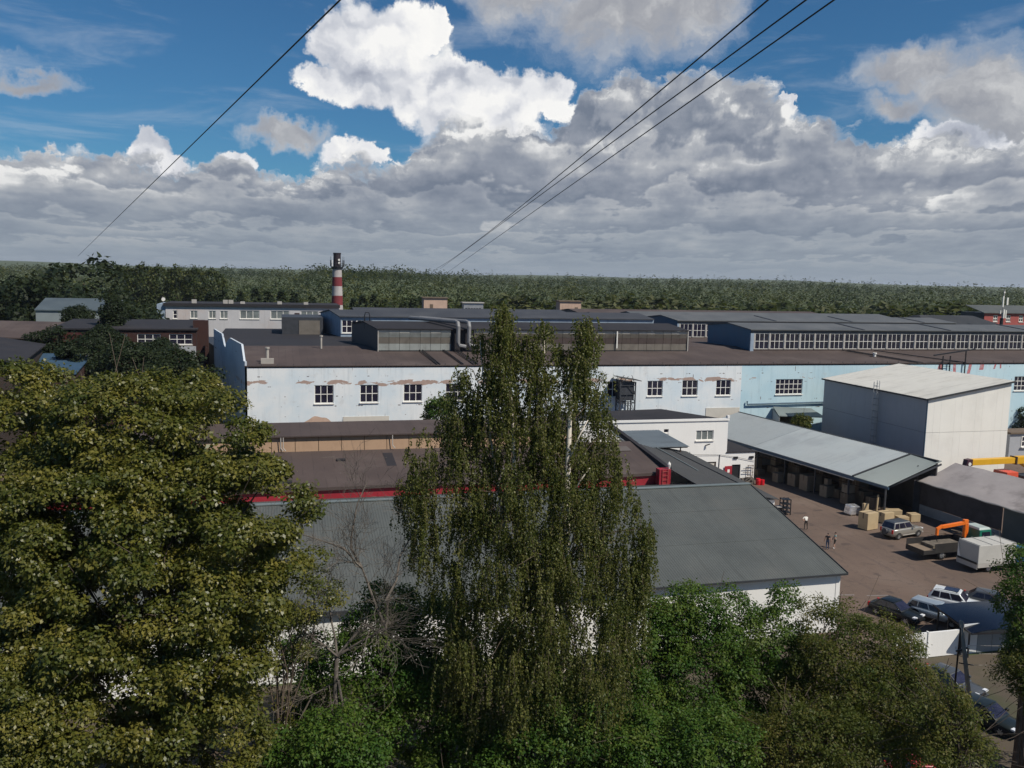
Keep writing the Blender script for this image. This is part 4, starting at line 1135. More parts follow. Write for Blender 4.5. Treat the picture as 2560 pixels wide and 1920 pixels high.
# ------------------------------------------------------------------ brown felt roofed hall with tan clerestory
def build_brown_hall():
    t = thing('brown_roofed_hall', 'brown felt roofed hall with red cladding and a tan clerestory strip', 'hall', (0, 0, 0))
    xl, xr = -20.0, 40.6
    mb = MB(); mb.slab([(xl, 84.3, 7.0), (xr, 85.6, 7.0), (xr, 96.0, 8.45), (xl, 95.4, 8.45)], 0.3); mb.build('lower_roof', M_FELT, t)
    mb = MB(); mb.box(xl, xr - 0.05, 85.75, 86.0, 0, 6.68); mb.build('front_wall', M_RED, t)
    mb = MB(); mb.hull8([(xl, 84.55, 3), (xr - .1, 85.85, 3), (xr - .1, 86.1, 3), (xl, 85.0, 3)], [(xl, 84.55, 6.72), (xr - .1, 85.85, 6.72), (xr - .1, 86.1, 6.72), (xl, 85.0, 6.72)]); mb.build('red_fascia', M_RED, t)
    mb = MB(); mb.box(xl, xr - .2, 86.2, 104, 0, 6.6); mb.build('body', M_DARKSTEEL, t)
    for k, (xa, ya, w_, d_) in enumerate(((3, 88.5, 3.2, 1.0), (11, 90.2, 1.0, 4.0), (20, 87.4, 4.5, 1.0), (34, 89.0, 1.0, 5.0), (36.5, 92.5, 2.6, 1.6), (-6, 91.0, 2.0, 2.4))):   # felt patches
        zz = lambda y: 7.03 + (y - 85.0) * 0.1365
        MB().slab([(xa, ya, zz(ya)), (xa + w_, ya, zz(ya)), (xa + w_, ya + d_, zz(ya + d_)), (xa, ya + d_, zz(ya + d_))], 0.02).build('felt_patch', M_FELT2 if k % 2 else mat('grey_felt_patch', (0.105, 0.09, 0.083), 0.85, 0.15, 0.4), t)
    # clerestory of tan panels, one piece each
    n = 22
    for k in range(n):
        xa = xl + (33.5 - xl) * k / n; xb = xl + (33.5 - xl) * (k + 1) / n
        MB().hull8([(xa + .03, 95.5, 8.35), (xb - .03, 95.5, 8.35), (xb - .03, 95.7, 8.35), (xa + .03, 95.7, 8.35)], [(xa + .03, 95.85, 10.0), (xb - .03, 95.85, 10.0), (xb - .03, 96.0, 10.0), (xa + .03, 96.0, 10.0)]).build('clerestory_panel', M_TAN, t)
    mb = MB(); mb.box(xl, 33.5, 96.02, 101.5, 6.5, 9.98); mb.build('clerestory_body', M_TAN, t)
    mb = MB(); mb.slab([(xl - .2, 95.4, 10.14), (33.8, 95.4, 10.14), (33.8, 102.6, 10.42), (xl - .2, 102.6, 10.42)], 0.13); mb.build('upper_roof', M_FELT, t)
    for x in (0.4, 0.65, 12.2):
        MB().tube([(x, 95.42, 10.0), (x, 95.3, 8.9), (x + .25, 95.0, 8.62)], 0.05, 6).build('pipe', M_FRAMEG, t)
    mb = MB(); mb.box(6.0, 6.9, 92.0, 92.7, 7.75, 8.15); mb.box(-0.2, 1.4, 86.2, 87.2, 7.1, 7.32); mb.build('roof_hatch', M_FELT2, t)
    # raised dark verge at the right end and red end panel with ladder
    mb = MB(); mb.beam((xr, 85.6, 7.25), (xr, 104, 9.1), 0.5, 0.55); mb.build('verge', M_FELT2, t)
    mb = MB(); mb.box(39.0, 40.3, 84.6, 85.55, 0, 7.55); e = mb.build('end_pier', M_RED, t)
    mb = MB()
    for x in (39.35, 39.95):
        mb.beam((x, 84.5, 4.0), (x, 84.5, 7.7), 0.05)
    for k in range(8):
        mb.beam((39.35, 84.5, 4.2 + .45 * k), (39.95, 84.5, 4.2 + .45 * k), 0.04)
    mb.build('ladder', M_REDPAINT, e)
    MB().tube([(40.2, 84.9, 7.55), (40.2, 84.9, 8.05), (40.2, 84.9, 8.3)], [0.1, 0.2, 0.05], 8).build('lamp', M_FRAME, t)
    MB().tube([(28.5, 88.0, 7.4), (28.5, 88.0, 9.2), (28.6, 87.6, 9.4), (28.6, 87.2, 9.2)], 0.22, 8).build('vent_pipe', M_GALV, t)
build_brown_hall()

def build_slate_hall():
    t = thing('slate_roofed_annex', 'annex with dark slate-grey sheet roof between brown hall and yard', 'annex', (0, 0, 0))
    sheet_roof('roof', [(50.2, 101.2, 5.9), (50.2, 79.5, 5.15), (40.95, 79.5, 7.0), (40.95, 101.2, 7.7)], 110, 0.03, M_SLATE, t)
    MB().box(41.0, 50.0, 80, 101.0, 0, 5.0).build('wall', M_WHITE, t)
    mb = MB(); mb.beam((45.2, 101, 7.02), (45.2, 88, 6.5), 0.12, 0.06); mb.build('roof_seam', M_ZINCG, t)
    mb = MB(); mb.beam((47.4, 101, 6.5), (48.5, 80, 5.6), 0.08, 0.06); mb.build('roof_seam', M_BLACKM, t)
    u = thing('lean_to_roof', 'pale corrugated lean-to roof against the white two-storey block', 'roof', (0, 0, 0))
    sheet_roof('roof', [(49.6, 99.2, 6.95), (42.4, 99.2, 6.95), (40.8, 104.6, 8.1), (47.9, 104.6, 8.1)], 34, 0.05, M_ZINC, u)
    for x in (43.5, 45.2, 46.9, 48.6):
        MB().beam((x, 99.6, 5.6), (x, 99.6, 6.9), 0.12).build('post', M_RUST, u)
    MB().beam((42.4, 99.5, 6.8), (49.5, 99.5, 6.8), 0.1, 0.16).build('purlin', M_RUST, u)
build_slate_hall()

# ------------------------------------------------------------------ left: red-brick works, grey shed, office, hut, chimney
def build_left():
    t = thing('red_brick_workshop', 'shade-toned red brick workshop with white-framed windows left of the factory', 'workshop', (0, 165, 0))
    wins = [(-23.2, -19.4, 14.3, 16.1), (-18.0, -14.2, 14.3, 16.1), (-28.6, -24.8, 14.3, 16.1)]
    mb = MB(); wall_y(mb, 0, -29.5, -13.5, 0, 17.0, wins); mb.build('front_wall', M_REDBRICK, t)
    mb = MB(); wall_y(mb, -1.2, -36.5, -29.5, 0, 16.4, []); mb.build('gate_wall', mat('red_painted_boards', (0.055, 0.009, 0.007), 0.7, 0.2, 0.8), t)  # board red darkened too, holding the cloud shade
    MB().box(-36.4, -13.6, 0.4, 17, 0, 16.8).build('body', M_DARKSTEEL, t)
    mb = MB(); mb.slab([(-36.8, -0.3, 17.05), (-13.3, -0.3, 17.05), (-13.3, 18, 17.7), (-36.8, 18, 17.7)], 0.25); mb.build('roof', M_FELT2, t)
    for w in wins:
        window(t, *w, 0, 3, 2, bar=0.10)
    MB().box(-24.5, -13.6, -0.25, 0.0, 12.0, 14.0).build('plinth_strip', M_PANELGREY, t)
    mb = MB(); mb.box(-14.2, -11.7, 2, 4, 0, 18.4); mb.build('brick_pier', M_REDBRICK, t)
    u = thing('side_hall', 'row of low brick halls with a tin roof edge at far left', 'hall', (0, 170, 0))
    MB().box(-62, -36.9, 0, 14, 0, 14.8).build('wall', M_REDBRICK, u)
    mb = MB(); mb.slab([(-62, -0.5, 15.6), (-36.9, -0.5, 14.9), (-36.9, 14, 17.0), (-62, 14, 17.4)], 0.2); mb.build('roof', M_FELT, u)
    MB().box(-43.5, -37, -1.6, -1.45, 13.2, 13.7).build('gutter_edge', M_GALV, u)
    v = thing('timber_shed', 'dark timber shed with brown felt roof at the left edge', 'shed', (0, 0, 0))
    mb = MB(); mb.slab([(-52, 128, 17.0), (-33.0, 132, 14.6), (-36.0, 158, 14.9), (-52, 158, 17.6)], 0.2); mb.build('roof', M_FELT2, v)
    MB().prism([(-52, 129), (-33.6, 133), (-36.4, 157), (-52, 157)], 0, 14.2).build('wall', mat('dark_boards', (0.030, 0.020, 0.016), 0.85, 0.3, 1.0, streak=0.4), v)
    w = thing('blue_tin_roof', 'flat blue painted tin roof behind the left tree', 'roof', (0, 0, 0))
    mb = MB(); mb.slab([(-33.2, 136, 12.4), (-27.5, 137, 12.4), (-29.0, 158, 13.4), (-36.5, 158, 13.4)], 0.15); mb.build('sheet', mat('blue_tin', (0.035, 0.075, 0.125), 0.6, 0.15, 0.4), w)
    MB().prism([(-33, 136.3), (-27.8, 137.2), (-29.3, 157.5), (-36, 157.5)], 0, 12.2).build('wall', M_REDBRICK, w)
    # grey long shed further off
    g = thing('grey_metal_barn', 'long grey metal barn with ribbed roof among the far left trees', 'barn', (0, 215, 0))
    mb = MB(); mb.slab([(-51, -0.3, 17.9), (-36.2, -0.3, 17.9), (-36.2, 10, 20.2), (-51, 10, 20.2)], 0.2); mb.build('roof', mat('barn_roof', (0.075, 0.095, 0.105), 0.55, 0.15, 0.4), g)  # barn roof and wall colours darkened to stand for cloud shade
    MB().box(-50.8, -36.5, 0, 20, 0, 17.6).build('wall', mat('barn_wall', (0.20, 0.23, 0.24), 0.6, 0.1, 0.4), g)
    MB().box(-36.4, -36.0, -0.1, 20, 0, 19.6).build('end_trim', M_GALV, g)
    # office
    o = thing('office_block', 'pale grey office block with flat roof seen behind the factory roof', 'office', (0, 232, 0))
    ws = [(-24.3, -23.3, 15.3, 17.3), (-20.3, -18.6, 15.4, 17.3), (-16.0, -14.3, 15.4, 17.3), (-13.3, -11.5, 15.4, 17.3), (-8.6, -3.9, 15.4, 17.5), (-1.2, 3.4, 15.4, 17.5), (6.2, 10.6, 15.4, 17.5), (13.2, 15.2, 15.4, 17.5)]
    mb = MB(); wall_y(mb, 0, -26, 15.8, 0, 18.4, ws); mb.build('front_wall', M_OFFICE, o)
    MB().box(-25.9, 15.7, 0.35, 14, 0, 18.3).build('body', M_DARKSTEEL, o)
    MB().box(-26.4, 16.0, -0.5, 14.3, 18.4, 19.1).build('roof_edge', M_FELT2, o)
    MB().box(-28.0, -26.02, 0.2, 14, 0, 18.8).build('end_wall', M_PALEBLUE, o)
    for w_ in ws:
        window(o, *w_, 0, 3 if w_[1] - w_[0] > 3 else 2 if w_[1] - w_[0] > 1.2 else 1, 2 if w_[1] - w_[0] < 1.2 else 1, M_GLASS if w_[1] - w_[0] < 1.2 else M_GLASSL, bar=0.14)
    for x, h in ((-20, .9), (-12.6, .9), (-11.3, .9), (-8.5, .55), (0.5, .7), (7, .6)):
        MB().box(x, x + 1.1, 1, 2, 19.1, 19.1 + h).build('air_unit', M_FRAMEG, o)
    MB().tube([(-26.6, 0.5, 18.6), (-26.6, 0.3, 20.6)], 0.10, 6).build('antenna_pole', M_FRAMEG, o)
    mb = MB(); mb.tube([(-26.4, -0.2, 20.0), (-26.4, -0.3, 20.0)], 0.45, 14); mb.build('satellite_dish', M_FRAME, o)
    MB().box(-3.5 + 8, -2.3 + 8, -8, -7, 14, 17.3).build('chimney', M_REDBRICK, o)
    # white trailer between barn and office
    MB_ = MB(); MB_.box(-36.4, -30.6, 200, 203, 12.6, 14.9)
    tr = thing('white_site_cabin', 'white site cabin between the grey barn and the office', 'cabin', (0, 0, 0))
    MB_.build('wall', M_WHITE, tr); MB().box(-36.5, -30.5, 199.9, 203.1, 14.9, 15.05).build('roof', M_GALV, tr); MB().box(-36.2, -30.8, 200.2, 202.8, 0, 12.6).build('plinth', M_CONC, tr)
    # chimney
    c = thing('chimney_stack', 'red and white banded boiler chimney with antennas on top', 'chimney', (19.8, 300, 0))
    zs = [0, 4.3, 7.4, 10.5, 13.6, 16.7, 19.8, 22.9, 25.9, 28.5]
    def rad(z):
        return 2.32 - 0.029 * z
    for k in range(9):
        MB().tube([(0, 0, zs[k]), (0, 0, zs[k + 1] - 0.004)], [rad(zs[k]), rad(zs[k + 1])], 24).build('band', M_CHIMR if k % 2 else M_CHIMW, c, smooth=False)
    MB().tube([(0, 0, 28.5), (0, 0, 29.3)], [1.75, 2.1], 20).build('platform', M_DARKSTEEL, c)
    MB().tube([(0, 0, 29.3), (0, 0, 33.2), (0, 0, 33.8)], [1.25, 1.2, 1.35], 18).build('flue', mat('sooty_flue', (0.020, 0.013, 0.020), 0.8, 0.2), c)
    mb = MB()
    for k in range(10):
        a = 2 * math.pi * k / 10
        mb.beam((2.1 * math.cos(a), 2.1 * math.sin(a), 29.2), (2.1 * math.cos(a), 2.1 * math.sin(a), 30.4), 0.07)
    mb.tube([(2.1 * math.cos(a), 2.1 * math.sin(a), 30.4) for a in np.linspace(0, 2 * math.pi, 21)], 0.05, 5, cap=False)
    mb.build('railing', M_DARKSTEEL, c)
    for a in (2.6, 3.4, 3.9, 5.6, 6.2, 0.5):
        x, y = 2.25 * math.cos(a), 2.25 * math.sin(a)
        mb = MB(); mb.box(x - 0.13, x + 0.13, y - 0.1, y + 0.1, 29.4, 31.4); mb.beam((x, y, 31.4), (x, y, 32.6), 0.06); mb.build('antenna', M_DARKSTEEL if a != 3.9 else M_FRAME, c)
    for z in (30.5, 31.5):
        MB().tube([(0.55, -1.4, z), (0.55, -1.55, z)], 0.36, 12).build('dish', M_FRAME, c)
    # right: red brick house, dark roofs, antenna mast
    r = thing('red_brick_house', 'red brick building with pale-trimmed windows at the right edge far back', 'building', (0, 230, 0))
    ws = [(217.0 + 4.9 * k, 218.7 + 4.9 * k, 16.6, 18.6) for k in range(4)]
    mb = MB(); wall_y(mb, 0, 213.6, 240, 0, 19.4, ws); mb.build('front_wall', M_REDPAINT, r)
    MB().box(213.7, 239.9, 0.4, 10, 0, 19.3).build('body', M_DARKSTEEL, r)
    mb = MB(); mb.slab([(212.8, -0.6, 19.4), (240, -0.6, 19.4), (240, 6, 21.6), (211.5, 6, 21.6)], 0.2); mb.build('roof', M_GREENROOF, r)
    for w_ in ws:
        window(r, *w_, 0, 2, 2, bar=0.2)
    MB().box(213.6, 240, -0.15, 0.0, 14.6, 15.2).build('plinth', M_CREAM, r)
    d = thing('dark_roofed_store', 'low store with dark hipped roof beyond the blue lantern', 'store', (0, 205, 0))
    MB().box(172, 196, 0, 14, 0, 16.5).build('wall', M_DARKSTEEL, d)
    mb = MB(); mb.hull8([(171, -0.6, 16.6), (197, -0.6, 16.6), (197, 15, 16.6), (171, 15, 16.6)], [(174, 6, 19.1), (192, 6, 19.1), (192, 8, 19.1), (174, 8, 19.1)]); mb.build('roof', M_SLATE, d)
    a = thing('antenna_mast', 'slim mobile phone mast with white panel antennas at far right', 'mast', (191.5, 200, 0))
    MB().tube([(0, 0, 0), (0, 0, 19.0)], 0.45, 10).build('pole', M_BLACKM, a)
    MB().tube([(0, 0, 19.0), (0.2, 0, 26.8)], 0.14, 8).build('upper_pole', M_FRAMEG, a)
    for x, z0, z1, w_ in ((-0.6, 22.0, 25.0, .34), (0.8, 22.6, 24.6, .46), (-0.05, 19.0, 21.4, .4), (0.6, 19.0, 21.2, .3), (-1.2, 20.2, 21.1, .26)):
        MB().box(x - w_ / 2, x + w_ / 2, -0.75, -0.5, z0, z1).build('panel_antenna', M_FRAME, a)
        MB().beam((0.05, 0, (z0 + z1) / 2), (x, -0.5, (z0 + z1) / 2), 0.08).build('bracket', M_DARKSTEEL, a)
    MB().tube([(-0.3, -0.5, 26.0), (-0.3, -0.62, 26.0)], 0.25, 10).build('dish', M_FRAME, a)
    # booth and container by the shed
    b = thing('gate_booth', 'small grey booth with white framed window right of the metal shed', 'booth', (113.2, 112, 0))
    MB().box(-2.4, 3.4, 0, 3, 0, 4.7).build('wall', M_PANELGREY, b)
    MB().box(-2.6, 3.6, -0.3, 3.2, 4.7, 4.95).build('roof', M_CARD, b)
    window(b, -0.2, 1.1, 2.6, 4.3, -0.16, 2, 2, bar=0.14)
build_left()

def clutter_huts():
    # little white lights and boxes along the far roof edges
    pass
    for i, (x, y, w) in enumerate(((21.5, 262, 1.4), (24, 262, 1.8), (31, 262, .8), (36, 265, 1.6), (55.5, 268, .7), (66.5, 272, .7), (78, 268, .8), (96, 262, 1.0), (99, 262, .6), (40, 270, .3), (42, 270, .3))):
        o = thing('roof_vent', 'tiny white box on the far factory roof, %s in the row' % ['first', 'second', 'third', 'fourth', 'seventh', 'eighth', 'ninth', 'tenth', 'last', 'fifth', 'sixth'][i], 'vent', (x, y, 15.2), 0, 'tiny white boxes on the far factory roof')
        MB().box(0, w, 0, 1, 0, 1.9 if w > 1 else 1.5).build('casing', M_FRAME, o); MB().box(-.05, w + .05, -.05, 1.05, 1.9 if w > 1 else 1.5, 2.0 if w > 1 else 1.6).build('lid', M_GALV, o)
clutter_huts()

# ------------------------------------------------------------------ foliage
def unit(a):
    return a / np.maximum(np.linalg.norm(a, axis=-1, keepdims=True), 1e-9)
def rdir(n):
    return unit(rng.normal(size=(n, 3)))
def quads_mesh(name, V, rnd, m_):
    """V: (n,4,3) leaf corners, rnd: (n,) one random number per leaf"""
    n = len(V)
    me = bpy.data.meshes.new(name)
    me.vertices.add(4 * n); me.vertices.foreach_set('co', np.ascontiguousarray(V, dtype=np.float32).ravel())
    me.loops.add(4 * n); me.loops.foreach_set('vertex_index', np.arange(4 * n, dtype=np.int32))
    me.polygons.add(n); me.polygons.foreach_set('loop_start', np.arange(0, 4 * n, 4, dtype=np.int32))
    me.update(calc_edges=True)
    at_ = me.attributes.new('rnd', 'FLOAT', 'FACE'); at_.data.foreach_set('value', np.ascontiguousarray(rnd, dtype=np.float32))
    me.materials.append(m_)
    return me
def leaves(P, N, T, size, aspect=0.62, fold=0.12):
    T = unit(T); B = unit(np.cross(N, T)); N2 = np.cross(T, B)
    s = size[:, None]
    mid = P + T * s * 0.45 - N2 * s * fold
    return np.stack([P, mid + B * s * aspect / 2 + N2 * s * fold, P + T * s, mid - B * s * aspect / 2 + N2 * s * fold], axis=1)

def ell_points(ells, total, lo=0.74, hi=1.0, front=0.0):
    """points near the surface of a union of ellipsoids (cx,cy,cz,rx,ry,rz); front>0 favours the side facing the camera"""
    E = np.array(ells, float)
    wgt = (E[:, 3] * E[:, 5]); wgt = wgt / wgt.sum()
    k = rng.choice(len(E), size=total * 6, p=wgt)
    d = rdir(len(k))
    if front:
        keep = (d[:, 1] < 0.25) | (rng.random(len(k)) > front)
        k, d = k[keep], d[keep]
    f = rng.uniform(lo, hi, len(k))
    P = E[k, :3] + d * E[k, 3:] * f[:, None]
    ok = np.ones(len(P), bool)
    for j in range(len(E)):
        q = np.linalg.norm((P - E[j, :3]) / E[j, 3:], axis=1)
        ok &= (q > 0.68) | (k == j)
    P, k, d = P[ok][:total], k[ok][:total], d[ok][:total]
    n = unit(d / E[k, 3:])
    return P, n

def clump_leaves(C, n, per, rad, size, flat=0.6, hang=0.35, spread=1.0, jitter=0.10, aspect=0.62):
    """leaf sprays: a shallow dome of leaves at each centre C, opening along n"""
    m = len(C)
    o = unit(n * 0.75 + np.array([0, 0, 0.45]) + rng.normal(size=(m, 3)) * 0.22)
    r = rng.uniform(rad[0], rad[1], m)
    cnt = np.maximum((per * (r / np.mean(rad)) ** 1.6).astype(int), 8)
    idx = np.repeat(np.arange(m), cnt)
    K = len(idx)
    d = rdir(K)
    dd = np.sum(d * o[idx], axis=1)
    d = np.where((dd < -0.25)[:, None], d - 2 * dd[:, None] * o[idx], d)
    rr = r[idx] * np.clip(rng.normal(0.93, 0.13, K), 0.3, 1.2)
    L = d * rr[:, None]
    # ragged, flattened sprays
    L[:, 2] *= flat
    L *= (0.75 + 0.5 * rng.random((m, 3)))[idx]
    P = C[idx] + L + rng.normal(size=(K, 3)) * jitter
    N = unit(d * 0.8 + np.array([0, 0, 0.55]) + rng.normal(size=(K, 3)) * 0.45)
    T = unit(np.cross(N, rdir(K)) + np.array([0, 0, -hang]) + d * 0.4)
    s = rng.uniform(size[0], size[1], K)
    V = leaves(P, N, T, s, aspect)
    rnd = np.clip(rng.normal(0.5, 0.14, K) + rng.normal(0, 0.16, m)[idx], 0, 1)
    return V, rnd

def boughs(E, nb, sprays, R_, front):
    """centres of leaf sprays grouped on boughs, with gaps between the boughs"""
    C, n = ell_points(E, nb * 5, 0.70, 1.0, front)
    keep = []
    for i in range(len(C)):
        if all(np.linalg.norm(C[i] - C[j]) > R_ * 1.15 for j in keep):
            keep.append(i)
        if len(keep) >= nb:
            break
    C, n = C[keep], n[keep]
    out, on = [], []
    for c, m in zip(C, n):
        o = unit((m + np.array([0, 0, 0.35])))
        d = rdir(sprays * 2); d = d[(d @ o) > -0.05][:sprays]
        rr = R_ * rng.uniform(0.55, 1.05, len(d)) * rng.uniform(0.75, 1.2)
        p = d * rr[:, None]; p[:, 2] *= 0.72
        out.append(c + p); on.append(unit(d + m * 0.5))
    return np.concatenate(out), np.concatenate(on)

def branch_mesh(mb, p0, p1, r0, r1, bend=0.12, n=5, sides=6):
    p0 = Vector(p0); p1 = Vector(p1); L = (p1 - p0).length
    pts = []; rs = []
    off = Vector((random.uniform(-1, 1), random.uniform(-1, 1), random.uniform(-0.2, 0.8))) * L * bend
    for i in range(n + 1):
        t = i / n
        pts.append(p0.lerp(p1, t) + off * math.sin(t * math.pi)); rs.append(r0 + (r1 - r0) * t)
    mb.tube(pts, rs, sides, cap=False)
    return pts

def broad_tree(name, label, ells, base, fork_z, nclump, per, rad, size, lm, bark, r_trunk=0.35, limbs=22, flat=0.6, front=0.35, group=None, hang=0.35, stems=1, fill=0.18, lo=0.74, aspect=0.62, lean=(0, 0), bough=None):
    t = thing(name, label, 'tree', base, 0.0, group)
    B = np.array(base)
    E = [(e[0] - B[0], e[1] - B[1], e[2] - B[2], *e[3:]) for e in ells]
    C, n = boughs(E, *bough, front) if bough else ell_points(E, nclump, lo, 1.0, front)
    V, rnd = clump_leaves(C, n, per, rad, size, flat, hang, aspect=aspect)
    if fill:
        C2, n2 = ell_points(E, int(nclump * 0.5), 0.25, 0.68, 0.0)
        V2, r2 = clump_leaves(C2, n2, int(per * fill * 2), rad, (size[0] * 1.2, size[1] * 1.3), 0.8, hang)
        V = np.concatenate([V, V2]); rnd = np.concatenate([rnd, r2 * 0.75])  # inner leaves coloured darker, the crown's own shade painted in
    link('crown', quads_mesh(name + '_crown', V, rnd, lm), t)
    mb = MB()
    cen = np.mean([e[:3] for e in E], axis=0)
    for s in range(stems):
        ox, oy = (random.uniform(-.5, .5), random.uniform(-.5, .5)) if stems > 1 else (0, 0)
        topz = max(e[2] + e[5] for e in E) * (random.uniform(0.86, 0.95) if stems == 1 else random.uniform(0.66, 0.80))
        fork = Vector((ox + lean[0] + (cen[0]) * 0.25, oy + lean[1] + cen[1] * 0.25, fork_z))
        top = Vector((cen[0] * 0.8 + ox * 3, cen[1] * 0.8 + oy * 2, topz))
        mb.tube([(ox, oy, 0), (ox + 0.03, oy, fork_z * 0.35), fork * 0.97, fork, fork.lerp(top, 0.5), top], [r_trunk * 1.25, r_trunk, r_trunk * 0.85, r_trunk * 0.8, r_trunk * 0.4, r_trunk * 0.08], 8)
        for k in range(limbs // stems):
            c = C[rng.integers(len(C))]
            tt = random.random() ** 1.3
            st = fork.lerp(top, tt * 0.75)
            if c[2] < st.z - 1.0:
                st = Vector((fork.x, fork.y, max(fork_z * 0.7, min(st.z, c[2] - 0.5))))
            pts = branch_mesh(mb, st, c, r_trunk * (0.36 - 0.2 * tt), 0.025, 0.10)
            for j in range(2):
                c2 = c + rng.normal(size=3) * 1.2
                branch_mesh(mb, pts[2 + j], c2, r_trunk * 0.10, 0.012, 0.10, 3, 4)
    mb.build('trunk', bark, t, smooth=True)
    return t

L_LINDEN = leaf_mat('linden_leaves', [(0.034, 0.052, 0.010), (0.068, 0.084, 0.015), (0.120, 0.120, 0.021), (0.200, 0.176, 0.034)], 0.36, 0.42, 0.45)
L_BIRCH = leaf_mat('birch_leaves', [(0.036, 0.056, 0.015), (0.070, 0.088, 0.022), (0.112, 0.120, 0.031), (0.17, 0.16, 0.05)], 0.38, 0.45, 0.25)
L_MAPLE = leaf_mat('maple_leaves', [(0.018, 0.054, 0.012), (0.040, 0.094, 0.015), (0.072, 0.128, 0.019), (0.118, 0.152, 0.028)], 0.38, 0.5, 0.22)
L_ELDER = leaf_mat('box_elder_leaves', [(0.024, 0.048, 0.011), (0.054, 0.076, 0.015), (0.090, 0.098, 0.020), (0.135, 0.112, 0.030)], 0.38, 0.5, 0.2)
L_SHADETONE = leaf_mat('shade_toned_far_leaves', [(0.008, 0.014, 0.006), (0.014, 0.024, 0.009), (0.024, 0.034, 0.012)], 0.15, 0.6, 0.2)  # far-left cloud shade put into the leaf colour
L_FOREST = leaf_mat('forest_leaves', [(0.006, 0.014, 0.004), (0.016, 0.029, 0.007), (0.036, 0.048, 0.010), (0.070, 0.074, 0.016)], 0.22, 0.6, 0.2)
L_WILLOW = leaf_mat('pale_willow_leaves', [(0.045, 0.058, 0.022), (0.085, 0.092, 0.040), (0.13, 0.13, 0.065)], 0.2, 0.6, 0.2)

def ell_px(px, py, rx, ry, depth, dy=0.9):
    """ellipsoid from its outline in the photograph at a chosen distance"""
    c = at(px, py, depth); k = depth / 2217
    return (c.x, c.y, c.z, rx * k, rx * k * dy, ry * k)

# --- the big linden on the left and its neighbours
D1 = 38.0
lin = [ell_px(470, 1140, 105, 105, D1 - .4), ell_px(310, 1060, 150, 132, D1), ell_px(560, 1120, 90, 110, D1 - .6), ell_px(590, 1260, 141, 101, D1 - 1.5), ell_px(310, 1300, 283, 211, D1),
       ell_px(380, 1480, 309, 176, D1 - 1.0), ell_px(660, 1450, 94, 79, D1 - 1), ell_px(300, 1700, 283, 184, D1 - 1.5), ell_px(500, 1650, 146, 132, D1 - 2), ell_px(470, 1830, 146, 114, D1 - 2)]
bp = at(400, 1900, D1); bx, by = bp.x, bp.y
broad_tree('linden_tree', 'tall yellow-green linden with dense crown left of the dead tree', lin, (bx, by, 0), 5.5, 320, 170, (0.34, 0.70), (0.10, 0.23), L_LINDEN, M_BARK, 0.34, 46, flat=0.52, front=0.45, fill=0.16, bough=(165, 9, 1.05))
lin2 = [ell_px(35, 990, 95, 70, D1 + 3), ell_px(30, 1060, 125, 85, D1 + 3), ell_px(-60, 1200, 230, 220, D1 + 2), ell_px(-20, 1480, 200, 260, D1 + 1)]
bp = at(-40, 1900, D1 + 2)
broad_tree('linden_tree', 'yellow-green linden cut by the left edge of the picture', lin2, (bp.x, bp.y, 0), 5.0, 90, 140, (0.32, 0.64), (0.13, 0.23), L_LINDEN, M_BARK, 0.3, 16, flat=0.40, front=0.4, fill=0.16, bough=(95, 8, 1.0))
lin3 = [ell_px(60, 1790, 130, 150, 33), ell_px(-30, 1700, 110, 100, 33)]
bp = at(40, 2100, 33)
broad_tree('young_linden', 'low yellow-green linden crown in the bottom left corner', lin3, (bp.x, bp.y, 0), 3.0, 60, 240, (0.28, 0.55), (0.09, 0.17), L_LINDEN, M_BARK, 0.14, 10, flat=0.4, front=0.4, fill=0.16, bough=(30, 8, 0.8))
lin4 = [ell_px(760, 1480, 95, 70, 42), ell_px(700, 1580, 80, 90, 42), ell_px(610, 1800, 110, 90, 43)]
bp = at(700, 2000, 42)
broad_tree('slender_linden', 'thin half-bare linden between the big linden and the dead tree', lin4, (bp.x, bp.y, 0), 4.0, 70, 170, (0.35, 0.75), (0.09, 0.16), L_LINDEN, M_BARK, 0.13, 14, front=0.2, fill=0.0)

